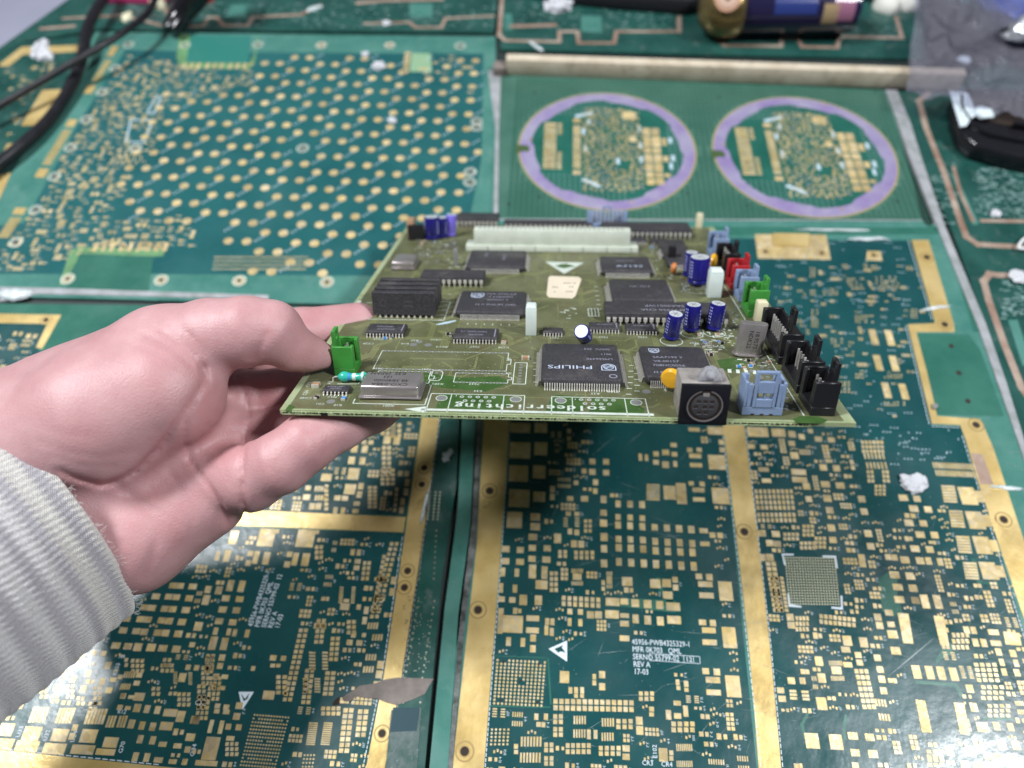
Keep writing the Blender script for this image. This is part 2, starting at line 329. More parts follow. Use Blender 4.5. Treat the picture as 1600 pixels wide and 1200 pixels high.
# empty DIP outlines
def dipo(x0, x1, y0, y1, n, flipn=1):
    wd = .3
    for i in range(n):
        xx = x0 + 1.3 + i * (x1 - x0 - 2.6) / (n - 1)
        for yy in (y0, y1):
            disc(pads_b, xx, yy, .72, 0, .05, 10)
            if i < n - 1:
                st = (x1 - x0 - 2.6) / (n - 1); line((xx + st * .32, yy), (xx + st * .68, yy), wd)
    line((x0, y0), (x0, y1), wd); m = (y0 + y1) / 2; q = (y1 - y0) * .14
    pl([(x1, y0), (x1, m - q), (x1 + 1.3, m - q), (x1 + 1.3, m + q), (x1, m + q), (x1, y1)], wd)
    line((x0, y0), (x0 + .8, y0)); line((x0, y1), (x0 + .8, y1)); line((x1 - .8, y0), (x1, y0)); line((x1 - .8, y1), (x1, y1))
dipo(24.5, 74.5, 32.2, 48.0, 20); dipo(27.0, 47.2, 21.2, 30.4, 8); dipo(56.0, 75.6, 22.6, 30.0, 8)
x, y = Bp(681, 587); rr = 2.2
pl([(x - 2.3, y - 2.4), (x - 1.5, y - 4.0), (x + 1.5, y - 4.0), (x + 2.3, y - 2.4), (x + 2.3, y + 2.4), (x + 1.5, y + 4.0), (x - 1.5, y + 4.0), (x - 2.3, y + 2.4)], .35, True)
disc(pads_b, x, y - 2.2, .7, 0, .05); disc(pads_b, x, y + 2.2, .7, 0, .05)
x0, y0 = Bp(801, 600); x1, y1 = Bp(819, 567)
pl([(x0, y0), (x0 + 4.6, y0), (x0 + 4.6, y1), (x0, y1)], .35, True)
for i in range(7): disc(pads_b, x0 + 2.3, y0 + 1.8 + i * (y1 - y0 - 3.6) / 6, .75, 0, .05)
pl([(23.6, 5.4), (48.4, 5.4), (48.4, 20.0), (47.6, 20.0)], .35); line((23.6, 5.4), (23.6, 8.5), .35)
pl([Bp(527, 600), Bp(560, 600), Bp(565, 594)], .3)
# ZIP outlines
for i in range(4):
    y = 80.0 + i * 5.6; pl([(10.6, y), (44.4, y), (44.4, y + 5.6), (10.6, y + 5.6)], .35, True)
    stext('D%d' % (41 + i), 566 + i * 4.2, 494.5 - i * 7.2, 2.2)
pl([Bp(545, 500.5), Bp(562, 470)], 1.9)
# right edge line along the black headers
pl([(174.6, 4), (174.6, 72)], .4); pl([(174.6, 86), (174.6, 138)], .4)
# text bits copied where legible
for s_, px, py, sz in (('R34', 747, 611, 1.9), ('R33', 930, 615, 1.9), ('7242', 741, 600, 2.0), ('X202', 684, 600, 2.0), ('7241', 666, 577, 1.9), ('X201', 607, 634, 1.9),
                       ('7227', 742, 542, 2.0), ('7225', 591, 530, 2.0), ('C228', 576, 537, 2.0), ('R10', 633, 537, 2.0), ('R20', 648, 532, 2.0), ('C210', 681, 531, 2.0), ('R01/2', 690, 542, 2.0),
                       ('7221', 866, 528, 2.0), ('7223', 943, 527, 2.0), ('7222', 1004, 527, 2.0), ('2212', 590, 576, 2.0), ('7217', 520, 620, 1.7), ('C01', 500, 631, 1.8), ('R10', 528, 633, 1.8),
                       ('7201', 958, 612, 2.0), ('X4', 795, 583, 1.9), ('C228', 787, 543, 2.0), ('2226', 1049, 540, 2.0), ('2227', 1085, 536, 2.0), ('1', 713, 618, 1.8), ('1', 899, 624, 1.8)):
    stext(s_, px, py, sz)
for s_, px, py, sz in (('C02', 483, 601, 2.2), ('C04', 478, 614, 2.2), ('R5', 795, 562, 2.2), ('R2', 516, 598, 2.0)): stext(s_, px, py, sz, 90)
stext('C248', 478, 622, 1.9)
# tick marks round the quad packages and loose marks
for px, py, n, dx, dy in ((833, 567, 4, 0, 10), (991, 566, 6, 0, 9), (983, 571, 6, -1, 9), (700, 460, 6, -3, 8), (928, 448, 6, 1, 7)):
    for i in range(n):
        x, y = Bp(px + dx * i, py + dy * i); line((x, y), (x + 1.9, y), .35)
for i in range(6):
    for (a, b) in ((864, 608), (731, 505)): x, y = Bp(a + i * (17 if a > 800 else 13), b + .4 * i); line((x, y), (x, y - 1.3), .4)
for i in range(5):
    x, y = Bp(1128 + i * 13, 579 + i * .7); line((x, y + 1.5), (x - .5, y - 1.5), 1.3)
rs = random.Random(3)
for (pa, pb, qa, qb, n) in ((1080, 515, 1140, 545, 46), (1100, 540, 1145, 552, 12), (1150, 560, 1215, 575, 18), (870, 478, 900, 498, 8), (1065, 430, 1100, 462, 14), (640, 362, 720, 402, 30), (990, 376, 1080, 400, 24), (1130, 500, 1150, 540, 14), (1200, 590, 1240, 640, 10), (700, 400, 722, 440, 10), (1020, 405, 1045, 440, 10)):
    for i in range(n):
        x, y = Bp(rs.uniform(pa, qa), rs.uniform(pb, qb)); a = rs.choice((0, 0, 90)); l = rs.uniform(.6, 2.2)
        line((x, y), (x + (l if a == 0 else 0), y + (l if a else 0)), rs.choice((.35, .8, .5)))
for px, py, r_ in ((1049, 533, 4.3), (1081, 522, 4.3), (1116, 520, 4.3), (1088, 452, 6.0), (905, 537, 0)):
    if r_: x, y = Bp(px, py); ring(sk, x, y, r_, r_ + .3, Z0, Z1, 28)
# rectangle ladder near the big chip
x0, y0 = Bp(920, 494); pl([(x0, y0), (x0 + 4.5, y0), (x0 + 4.5, y0 + 9), (x0, y0 + 9)], .35, True); line((x0 + 1.5, y0), (x0 + 1.5, y0 + 9), .3); line((x0 + 3, y0), (x0 + 3, y0 + 9), .3)
sk.build('silkscreen_print', WHITEB, board, 'white printed outlines, arrow and lettering', kind='stuff')
for px, py in ((655, 534), (646, 538.5), (669, 539), (517, 627.5), (716, 521), (1010, 612)):
    x, y = Bp(px, py); disc(pads_b, x, y, 1.5, 0, .05, 14)
rs = random.Random(5)
for (pa, pb, qa, qb, n) in ((1210, 500, 1250, 560, 18), (1168, 560, 1230, 620, 14), (640, 365, 700, 410, 30), (985, 385, 1075, 400, 24), (1140, 470, 1180, 500, 8), (1060, 440, 1105, 460, 10)):
    for i in range(n): x, y = Bp(rs.uniform(pa, qa), rs.uniform(pb, qb)); disc(pads_b, min(x, 186), y, rs.uniform(.5, 1.0), 0, .25, 8)
for i in range(17):
    for k in range(2): disc(pads_b, 172.5 - 2.6 * k, 8 + i * 3.9, .75, 0, .25, 8)
pads_b.build('solder_pads', TINP, board, kind='stuff')
# sticker and static warning triangle
x, y = Bp(881, 449, 0)
st = patch([(860, 431.5), (904, 433), (908.5, 436.5), (899, 463), (894, 466.5), (858, 465), (854, 461), (857, 434)], STICKER, 'barcode_sticker', .12, 'cream sticker with rounded corners')
t_ = BB()
for s_, dx, dy, sz in (('002', 2.5, -6, 2.4), ('62', 3.5, 0.5, 2.6), ('A 004', 3, 6, 2.6), ('90', -4.2, 0, 3.0), ('8', -4.5, -6.5, 1.8)):
    t_.text(s_, sz, tr(x + dx, y + dy, .16) @ RZ180)
t_.build('sticker_print', ETCH, st)
tri = patch([(852, 409), (912, 410.5), (881.5, 428)], WHITEB, 'static_warning_triangle', .08)
t_ = BB(); a = [Bp(868, 416), Bp(878, 412.5), Bp(886, 412.5), Bp(900, 417), Bp(890, 417.5), Bp(882, 419.5), Bp(874, 418)]; t_.prism(a, .08, .12)
t_.build('hand_symbol', BOARDG, tri)
pen = patch([(680, 507), (694, 503.5), (712, 500.3), (713, 501.6), (700, 505.5), (686, 507.8)], BLUEP, 'blue_pen_stroke', .05)

# ---- component builders
def rtop(fl, fr, bk, h):
    a = Bp(*fl, h); b = Bp(*fr, h); c = Bp(*bk, h); return a[0], b[0], (a[1] + b[1]) / 2, c[1]
def chip_body(x0, x1, y0, y1, z0, h, ch=1.0, side=0.25, label=None, name='chip'):
    p = [(x0 + ch, y0), (x1 - ch, y0), (x1, y0 + ch), (x1, y1 - ch), (x1 - ch, y1), (x0 + ch, y1), (x0, y1 - ch), (x0, y0 + ch)] if ch else [(x0, y0), (x1, y0), (x1, y1), (x0, y1)]
    m = BB(); zm = (z0 + h) / 2; cx, cy = (x0 + x1) / 2, (y0 + y1) / 2
    def sc(f): return [(cx + (q[0] - cx) * (1 - 2 * f / (x1 - x0)), cy + (q[1] - cy) * (1 - 2 * f / (y1 - y0))) for q in p]
    L = [(sc(side), z0), (sc(0), zm - .15), (sc(0), zm + .15), (sc(side), h)]; n = len(p); vs = []; fs = []
    for q, z in L: vs += [(a, b, z) for a, b in q]
    for j in range(3):
        for i in range(n): fs.append((j * n + i, j * n + (i + 1) % n, (j + 1) * n + (i + 1) % n, (j + 1) * n + i))
    fs.append(tuple(range(n - 1, -1, -1))); fs.append(tuple(3 * n + i for i in range(n))); m.add(vs, fs)
    return m.build(name, CHIPM, board, label, bevel=.12, seg=1)
def gull(mb, x, y, dirx, diry, zm, reach, wd, th=.15):
    # lead leaves the body at (x,y,zm) going (dirx,diry), bends to the board
    def seg(d0, z0, d1, z1, t):
        px_, py_ = -diry * wd / 2, dirx * wd / 2
        A = [(x + dirx * d0, y + diry * d0, z0), (x + dirx * d1, y + diry * d1, z1)]; vs = []
        L = math.hypot(d1 - d0, z1 - z0); nz = (d1 - d0) / L * t; nd = -(z1 - z0) / L * t
        for (a, b, c) in A:
            vs += [(a + px_, b + py_, c), (a - px_, b - py_, c), (a - px_ + dirx * nd, b - py_ + diry * nd, c + nz), (a + px_ + dirx * nd, b + py_ + diry * nd, c + nz)]
        mb.add(vs, [(0, 1, 2, 3), (7, 6, 5, 4), (0, 4, 5, 1), (1, 5, 6, 2), (2, 6, 7, 3), (3, 7, 4, 0)])
    seg(-.1, zm, reach * .35, zm, th); seg(reach * .32, zm, reach * .55, .08, th); seg(reach * .5, .06, reach, .06, th)
def qfp(fl, fr, bk, h, n, pitch, lines, label=None, ny=None, logo=False, reach=2.0, big=None, z0=.4):
    x0, x1, y0, y1 = rtop(fl, fr, bk, h); o = chip_body(x0, x1, y0, y1, z0, h, 1.1, .3, label)
    ny = ny or n; zm = (z0 + h) / 2; wd = pitch * .44
    for side in range(4):
        m = BB(); nn = n if side < 2 else ny; ext = (x1 - x0) if side < 2 else (y1 - y0); pt = min(pitch, (ext - 3.0) / (nn - 1)) if nn > 1 else 1
        for i in range(nn):
            t = (i - (nn - 1) / 2) * pt
            if side == 0: gull(m, (x0 + x1) / 2 + t, y0, 0, -1, zm, reach, wd)
            elif side == 1: gull(m, (x0 + x1) / 2 + t, y1, 0, 1, zm, reach, wd)
            elif side == 2: gull(m, x0, (y0 + y1) / 2 + t, -1, 0, zm, reach, wd)
            else: gull(m, x1, (y0 + y1) / 2 + t, 1, 0, zm, reach, wd)
        m.build('lead_row', LEADM, o, kind='stuff')
    if lines:
        m = BB()
        for (s_, u, v, sz, rot) in lines:
            m.text(s_, sz, tr(x0 + (x1 - x0) * u, y0 + (y1 - y0) * v, h + .04) @ Matrix.Rotation(R(rot), 4, 'Z'))
        m.build('marking', CHIPTXT, o)
    if big:
        m = BB()
        for (s_, u, v, sz, rot) in big: m.text(s_, sz, tr(x0 + (x1 - x0) * u, y0 + (y1 - y0) * v, h + .04) @ Matrix.Rotation(R(rot), 4, 'Z') @ Matrix.Diagonal((1.3, 1, 1, 1)))
        m.build('brand_lettering', CHIPTXB, o)
    return o, (x0, x1, y0, y1)
def emblem(o, x, y, h, s, rot=180):                # shield with waves and four-point stars
    m = BB(); Mx = tr(x, y, h + .03) @ Matrix.Rotation(R(rot), 4, 'Z')
    sh = [(-1, 1), (1, 1), (1, 0)] + [(math.cos(a), -math.sin(a)) for a in [math.pi * i / 10 for i in range(1, 10)]] + [(-1, 0)]
    for i in range(len(sh)):
        a, b = sh[i], sh[(i + 1) % len(sh)]; m.prism([(a[0] * s, a[1] * s), (b[0] * s, b[1] * s), (b[0] * s * .86, b[1] * s * .86), (a[0] * s * .86, a[1] * s * .86)], 0, .03, 1, Mx)
    for i in range(20):
        a, b = 2 * math.pi * i / 20, 2 * math.pi * (i + 1) / 20; q = s * .72
        m.prism([(q * math.cos(a), q * math.sin(a)), (q * math.cos(b), q * math.sin(b)), (q * .84 * math.cos(b), q * .84 * math.sin(b)), (q * .84 * math.cos(a), q * .84 * math.sin(a))], 0, .03, 1, Mx)
    for k in (-.2, 0, .2):
        for i in range(8):
            xa, xb = -.6 + i * .15, -.6 + (i + 1) * .15; ya, yb = k + .1 * math.sin(xa * 6) + xa * .15, k + .1 * math.sin(xb * 6) + xb * .15
            m.prism([(xa * s, ya * s), (xb * s, yb * s), (xb * s, (yb - .08) * s), (xa * s, (ya - .08) * s)], 0, .03, 1, Mx)
    for sx_, sy_ in ((.3, .42), (-.3, -.42)):
        pts = []
        for i in range(8): r_ = (.2 if i % 2 == 0 else .06) * s; pts.append((sx_ * s + r_ * math.cos(i * math.pi / 4), sy_ * s + r_ * math.sin(i * math.pi / 4)))
        m.prism(pts, 0, .03, 1, Mx)
    m.build('emblem', CHIPTXB, o)
# quad packages
ph, ex = qfp((845, 591), (975, 596), (908, 537), 3.6, 31, .90, [('LM566490', .74, .56, 2.3, 180), ('0011', .83, .70, 2.1, 180), ('0507C  252', .72, .84, 2.1, 180)],
             'large square chip with white brand lettering and an emblem', logo=True, big=[('PHILIPS', .36, .33, 4.0, 180)])
emblem(ph, ex[0] + (ex[1] - ex[0]) * .84, ex[2] + (ex[3] - ex[2]) * .34, 3.6, 2.7)
m = BB(); x, y = ex[0] + (ex[1] - ex[0]) * .88, ex[2] + 3.2
ring(m, x, y, 1.1, 1.5, 3.61, 3.68, 18); m.build('pin_one_dimple', CHIPTXT, ph)
# relocate the small print to the right half as read from the far side
q2, e2 = qfp((1009, 588), (1120, 592), (1046, 541), 3.6, 30, .72, [('SAA7199 Y', .40, .62, 2.4, 0), ('V8-00157', .36, .49, 2.4, 0), ('708HC0056', .38, .36, 2.4, 0), ('M PHILIPS 1991', .42, .14, 2.2, 0)], 'square chip half hidden behind the round socket', reach=1.8)
emblem(q2, e2[0] + 5.5, e2[3] - 4.5, 3.6, 2.0, 0)
q3, e3 = qfp((711, 485), (820, 490), (768, 454.5), 3.2, 40, .65, [('SAA 9740 GP', .62, .84, 2.5, 0), ('4 51806001', .62, .70, 2.4, 0), ('BS90001 Y', .58, .56, 2.2, 0), ('M C PHILIPS 1989', .56, .33, 2.4, 0)], 'black quad chip with pale print beside the memory row', reach=1.9)
emblem(q3, e3[0] + 8, e3[3] - 6.5, 3.2, 3.0, 0)
q4, e4 = qfp((728, 414), (820, 419), (778, 391), 3.2, 26, .95, [('70150', .3, .7, 2.6, 90), ('VFA 0130', .62, .55, 2.4, 90)], 'grey quad chip in front of the white connector', reach=1.9)
q5, e5 = qfp((940, 421), (1022, 425), (976, 400.5), 3.2, 26, .85, [('SAA7197', .5, .66, 2.6, 0)], 'dusty quad chip right of the warning triangle', reach=1.9, big=[('A7197', .56, .30, 4.0, 0)])
q6, e6 = qfp((957, 466), (1055, 470), (996, 436), 3.6, 34, .78, [('GD 7013', .5, .62, 2.6, 0)], 'wide quad chip behind the forty pin chip', reach=2.2)
q7, e7 = qfp((1043, 410), (1088, 411), (1066, 374), 3.2, 20, .65, [], 'small dark quad chip at the far right', reach=1.8)
def smal(fl, fr, bk, h, n, txt=None, reach=1.3, wd=.45, label=None, lm=LEADM, bar=True, side=.2, z0=.15, gl=True, name='chip'):
    x0, x1, y0, y1 = rtop(fl, fr, bk, h); o = chip_body(x0, x1, y0, y1, z0, h, 0, side, label, name); zm = (z0 + h) / 2
    for s_ in (-1, 1):
        m = BB()
        for i in range(n):
            xx = x0 + (x1 - x0) * (i + .5) / n
            if gl: gull(m, xx, y0 if s_ < 0 else y1, 0, s_, zm, reach, wd, .18)
            else:
                yy = (y0 - .9) if s_ < 0 else (y1 + .9); m.box(xx - .75, xx + .75, yy - .12, yy + .12, zm - 1.4, zm + .1); m.box(xx - .28, xx + .28, yy - .12, yy + .12, .0, zm - 1.4)
                m.box(xx - .75, xx + .75, min(yy, yy - s_ * 1.0), max(yy, yy - s_ * 1.0), zm, zm + .22)
        m.build('lead_row', LEADM, o, kind='stuff')
    m = BB()
    for (s_, u, v, sz, rot) in (txt or []): m.text(s_, sz, tr(x0 + (x1 - x0) * u, y0 + (y1 - y0) * v, h + .04) @ Matrix.Rotation(R(rot), 4, 'Z'))
    if bar: m.box(x1 - 1.5, x1 - 1.1, y0 + .8, y1 - .8, h + .02, h + .05)
    if txt or bar: m.build('marking', CHIPTXT, o)
    return o
smal((571, 517), (631, 519), (605, 505.5), 2.4, 12, [('HM62256', .45, .62, 1.8, 180), ('87C23AX', .5, .3, 1.8, 180)], label='small outline chip in front of the memory row')
smal((707, 526), (777, 528.5), (744, 512.5), 2.4, 14, [('74HC245L-12', .45, .62, 1.9, 180), ('B2309A', .5, .3, 1.8, 180)], label='small outline chip behind the empty chip outline')
smal((848, 518), (880, 519), (864, 511.5), 1.7, 7, None, wd=.4, bar=False)
smal((921, 512), (969, 513.5), (945, 503), 2.0, 10, [('PCF80C51', .5, .6, 1.5, 180)])
smal((978, 514), (1028, 516), (1003, 505), 2.0, 10, [('PCF80C52', .5, .6, 1.5, 180)])
smal((503, 609), (544, 610.5), (526, 601), 1.6, 7, [('HEF74HCT', .45, .66, 1.3, 180), ('HAC04', .5, .3, 1.3, 180)], label='tiny fourteen lead chip at the near left corner', bar=False)
smal((985, 376), (1012, 377), (998, 371), 1.8, 7, None, bar=False); smal((1018, 378), (1045, 379), (1032, 372), 1.8, 7, None, bar=False)
smal((946, 487.5), (1141, 494), (1046, 471.5), 5.2, 20, [('SAA9051WP', .5, .66, 3.2, 180), ('C6P71950 CHA', .5, .33, 3.2, 180)], gl=False, bar=False, z0=1.2, label='long forty pin chip behind the blue capacitors')
smal((656, 431.5), (756, 434), (706, 421), 4.6, 12, None, gl=False, bar=False, z0=1.2, label='long dual row chip left of the memory row')
smal((941, 357), (1083, 361), (1010, 346.5), 5.0, 19, None, gl=False, bar=False, z0=1.2, label='long dual row chip at the far right edge')
smal((712, 341), (778, 343), (745, 332), 5.0, 10, None, gl=False, bar=False, z0=1.2, label='dual row chip at the far left edge')
smal((787, 347), (926, 349.5), (857, 343), 4.0, 18, None, gl=False, bar=False, z0=1.0, label='thin dark chip behind the white connector')
# memory packages standing on edge
for i in range(4):
    y = 82.0 + i * 5.6; x0 = 13.2; x1 = 40.6
    o = BB().box(x0, x1, y, y + 3.0, 1.3, 11.6).build('memory_chip', CHIPM, board, 'foremost upright black memory package' if i == 0 else None, bevel=.15, seg=1)
    m = BB()
    for k in range(20):
        xx = x0 + 1.6 + k * 1.27; yy = y + (.4 if k % 2 else 2.4); m.box(xx - .25, xx + .25, yy - .1, yy + .2, 0, 1.5)
        if k % 2: m.prism([(xx - .55, yy - .35), (xx + .55, yy - .35), (xx + .3, yy), (xx - .3, yy)], 0, .7)
    m.build('lead_row', LEADM, o, kind='stuff')
    if i == 0:
        m = BB(); Mx = tr(0, y - .03, 0) @ Matrix.Rotation(R(90), 4, 'X')
        m.text('JAPAN', 1.3, tr(29, y - .03, 7.6) @ Matrix.Rotation(R(90), 4, 'X')); m.text('HC4461', 1.3, tr(29, y - .03, 5.6) @ Matrix.Rotation(R(90), 4, 'X'))
        for k in range(16):
            a, b = 2 * math.pi * k / 16, 2 * math.pi * (k + 1) / 16
            m.prism([(18 + 1.5 * math.cos(a), 6.8 + 1.5 * math.sin(a)), (18 + 1.5 * math.cos(b), 6.8 + 1.5 * math.sin(b)), (18 + 1.35 * math.cos(b), 6.8 + 1.35 * math.sin(b)), (18 + 1.35 * math.cos(a), 6.8 + 1.35 * math.sin(a))], 0, .03, 1, tr(0, y, 0) @ Matrix.Rotation(R(90), 4, 'X'))
        m.build('marking', mat('faint_print', (0.10, 0.10, 0.12), .6), o)
# oscillator cans
def can(x0, x1, y0, y1, h, label, txt=None):
    m = BB().box(x0, x1, y0, y1, .9, h); o = m.build('oscillator_can', NICKEL, board, label, bevel=.9, seg=3)
    BB().box(x0 - .7, x1 + .7, y0 - .7, y1 + .7, .55, 1.15).build('flange', NICKEL, o, bevel=.25)
    BB().box(x0 - .2, x1 + .2, y0 - .2, y1 + .2, .0, .55).build('seal', BLACKP, o)
    if txt:
        m = BB()
        for (s_, u, v, sz) in txt: m.text(s_, sz, tr(x0 + (x1 - x0) * u, y0 + (y1 - y0) * v, h + .05) @ RZ180)
        m.build('marking', ETCH, o)
x0, x1, y0, y1 = rtop((561, 603), (653.5, 604.5), (611, 580.5), 5.2)
can(x0, x1, y0, y1, 5.2, 'silver oscillator can with dark lettering near the front left', [('K3S  JAPAN', .40, .86, 2.5), ('123', .42, .63, 2.3), ('48.3840000', .5, .40, 2.6), ('CXO-048A', .5, .15, 2.7), ('.', .12, .9, 4)])
x0, x1, y0, y1 = rtop((611, 409), (645, 410), (632, 396), 4.4)
can(x0, x1, y0, y1, 4.4, 'squat silver crystal can near the far left edge')
# upright crystal
x, y = Bp(1166, 555); Mx = tr(x + .2, y, 0) @ Matrix.Rotation(R(4), 4, 'Y') @ Matrix.Rotation(R(-1), 4, 'X')
def stad(a, r, n=8): return [(a + r * math.cos(t), r * math.sin(t)) for t in [-math.pi / 2 + math.pi * i / n for i in range(n + 1)]] + [(-a + r * math.cos(t), r * math.sin(t)) for t in [math.pi / 2 + math.pi * i / n for i in range(n + 1)]]
o = BB().prism(stad(3.2, 2.1), .9, 13.6, 1, Mx).build('crystal_can', NICKEL, board, 'upright silver crystal can marked with its frequency', bevel=.35)
BB().prism(stad(3.3, 2.7), .3, 1.1, 1, Mx).build('flange', NICKEL, o, bevel=.2)
m = BB()
for s_, u in (('18.9575', 1.5), ('NDK22', -.9)): m.text(s_, 2.3, Mx @ tr(u, -2.16, 7.4) @ Matrix.Rotation(R(90), 4, 'X') @ Matrix.Rotation(R(90), 4, 'Z') @ Matrix.Rotation(R(180), 4, 'Z'))
m.build('marking', ETCH, o)
# electrolytic capacitors
def ecap(px, py, r, h, tx=0, ty=0, m_=CAPB, z=0.6, label=None, pr=True):
    x, y = Bp(px, py); Mx = tr(x, y, z) @ Matrix.Rotation(R(tx), 4, 'X') @ Matrix.Rotation(R(ty), 4, 'Y')
    g = h * .86
    o = BB().lathe([(r * .86, 0), (r * .99, .3), (r, .8), (r, h * .1), (r * .93, h * .13), (r * .93, h * .16), (r, h * .19), (r, h - .5), (r * .97, h - .15), (r * .86, h)], 28, Mx).build('capacitor', m_, board, label, smooth=True)
    BB().lathe([(r * .84, h), (r * .84, h + .04)], 24, Mx).build('capacitor_top', ALU, o)
    m = BB()
    for k in range(3):
        a = k * math.pi / 3; m.box(-r * .62, r * .62, -.16, .16, h + .04, h + .07 + k * .004, Mx @ Matrix.Rotation(a, 4, 'Z'))
    m.build('vent_score', TINP, o)
    m = BB(); m.tube([Mx @ Vector((-r * .4, 0, 0)), Vector((x - r * .4, y, -.2))], .3, 6); m.tube([Mx @ Vector((r * .4, 0, 0)), Vector((x + r * .4, y, -.2))], .3, 6); m.build('lead', LEADM, o)
    if pr:
        m = BB()
        for k in range(6):
            a = math.radians(-150) ; zz = h * .26 + k * h * .115
            for s_ in (-.16, .1):
                A = a + s_; p = [Mx @ Vector((r * 1.01 * math.cos(t), r * 1.01 * math.sin(t), q)) for t, q in ((A, zz), (A + .14, zz), (A + .14, zz + h * .06), (A, zz + h * .06))]; m.quad([tuple(v) for v in p])
        for k in range(5):
            a = math.radians(-38); zz = h * .24 + k * h * .13; p = [Mx @ Vector((r * 1.01 * math.cos(t), r * 1.01 * math.sin(t), q)) for t, q in ((a, zz), (a + .2, zz), (a + .2, zz + h * .085), (a, zz + h * .085))]; m.quad([tuple(v) for v in p])
        m.build('printed_stripe', CAPP, o)
ecap(914, 534, 3.1, 8.0, 50, -14, z=2.2, label='small capacitor leaning over, its bright top facing the viewer')
ecap(1048, 529, 3.2, 10.8, 6, 4, label='nearest of the three dark blue capacitors')
ecap(1079, 517, 3.3, 11.2, 0, 0); ecap(1114, 515, 3.3, 11.2, 0, 4)
ecap(1090, 446, 5.1, 12.6, 0, -2, z=1.8, label='largest blue capacitor'); ecap(1077, 432, 3.4, 12.0, 0, 0)
ecap(676, 373, 4.5, 12.5, 0, 0, label='dark blue capacitor at the far left'); ecap(690, 371, 3.6, 11.5, 0, 2)
ecap(704, 369, 3.0, 12.5, 0, 5, CAPL, pr=False, label='pale lavender capacitor')
# standing discs
def discap(px, py, r, t, m_, rotz, h, label, tilt=0):
    x, y = Bp(px, py); Mx = tr(x, y, h) @ Matrix.Rotation(R(rotz), 4, 'Z') @ Matrix.Rotation(R(90 + tilt), 4, 'X')
    o = BB().lathe([(r * .3, -t / 2), (r * .8, -t * .46), (r, -t * .15), (r, t * .15), (r * .8, t * .46), (r * .3, t / 2)], 24, Mx).build('ceramic_capacitor', m_, board, label, smooth=True)
    m = BB()
    for s_ in (-1, 1): m.tube([tuple(Mx @ Vector((s_ * r * .4, -r * .8, 0))), (tuple(Mx @ Vector((s_ * r * .5, -r * 1.25, 0)))), (x + s_ * 1.3, y, 0)], .3, 6)
    m.build('lead', LEADM, o)
discap(1047, 612, 3.8, 2.8, YEL, -25, 5.2, 'yellow disc capacitor beside the round socket')
discap(1112, 424, 4.4, 2.6, YEL, 62, 5.0, 'yellow disc capacitor by the black header', 0)
discap(1052, 430, 2.9, 2.4, ORA, 70, 3.6, 'small orange capacitor')
# axial choke
x0, y0 = Bp(527, 596); m = BB(); Mx = tr(x0, y0 + .2, 1.9) @ Matrix.Rotation(R(90), 4, 'Y')
o = BB().lathe([(.5, .4), (1.7, 1.6), (2.0, 2.6), (1.85, 3.6), (1.35, 4.6), (1.35, 8.2), (1.8, 9.2), (1.95, 10.2), (1.5, 11.0), (.5, 11.6)], 20, Mx).build('axial_choke', INDG, board, 'turquoise banded axial choke', smooth=True)
BB().lathe([(1.50, 4.3), (1.44, 5.2)], 20, Mx, False).build('blue_band', INDB, o, smooth=True); BB().lathe([(1.41, 5.9), (1.41, 7.2)], 20, Mx, False).build('silver_band', INDS, o, smooth=True)
BB().lathe([(1.98, 9.3), (2.02, 10.1)], 20, Mx, False).build('silver_band', INDS, o, smooth=True)
BB().tube([(x0 - 1.6, y0, -.2), (x0 - 1.4, y0, 1.4), (x0 - .6, y0, 1.9), (x0 + .6, y0 + .2, 1.9)], .3, 6).build('lead', LEADM, o)
# pin headers with latch walls: length along local X, latch wall at -Y
def header(cx, cy, L, D, rot, m_, label, hw=11.5, latch=16.0, pins=4, open_front=False, windows=True, lw=5.2):
    Mx = tr(cx, cy, 0) @ Matrix.Rotation(R(rot), 4, 'Z'); t = 1.1; m = BB(); z0 = .15
    def b(x0, x1, y0, y1, za, zb): m.box(x0, x1, y0, y1, za, zb, Mx)
    b(-L / 2, L / 2, -D / 2, D / 2, z0, 3.2)                                   # floor
    b(-L / 2, -L / 2 + t, -D / 2, D / 2, 3.2, hw); b(L / 2 - t, L / 2, -D / 2, D / 2, 3.2, hw)     # end walls
    b(-L / 2 + t, -L / 2 + t + 1.6, D / 2 - t, D / 2, 3.2, hw); b(L / 2 - t - 1.6, L / 2 - t, D / 2 - t, D / 2, 3.2, hw)
    ya, yb = -D / 2, -D / 2 + t; g = .35
    b(-L / 2 + t, -lw / 2 - g, ya, yb, 3.2, hw - .6); b(lw / 2 + g, L / 2 - t, ya, yb, 3.2, hw - .6)
    o = m.build('pin_header', m_, board, label, bevel=.15, seg=1); m = BB()
    ya -= .25
    b(-lw / 2, -lw / 2 + 1.1, ya, yb, 3.2, latch); b(lw / 2 - 1.1, lw / 2, ya, yb, 3.2, latch)
    b(-lw / 2 + 1.1, lw / 2 - 1.1, ya, yb, latch - 1.0, latch); b(-lw / 2 + 1.1, lw / 2 - 1.1, ya, yb, 8.4, latch - 3.6)
    b(-lw / 2 + 1.1, lw / 2 - 1.1, ya, yb, 3.2, 6.2); b(-.35, .35, ya + .3, yb, 6.2, 8.4)
    m.build('latch_tab', m_, o, bevel=.12, seg=1); m = BB()
    for i in range(pins):
        xx = (i - (pins - 1) / 2) * 2.5; m.box(xx - .32, xx + .32, -.3, .34, 3.0, 10.2, Mx)
    m.build('pin_row', LEADM, o)
    if rot == 0:
        m = BB()
        for i in range(3): m.box((i - 1) * 3.0 - .6, (i - 1) * 3.0 + .6, -D / 2 - .03, -D / 2 + .2, .16, .75, Mx)
        m.build('drain_slot', HOLE, o)
    return o
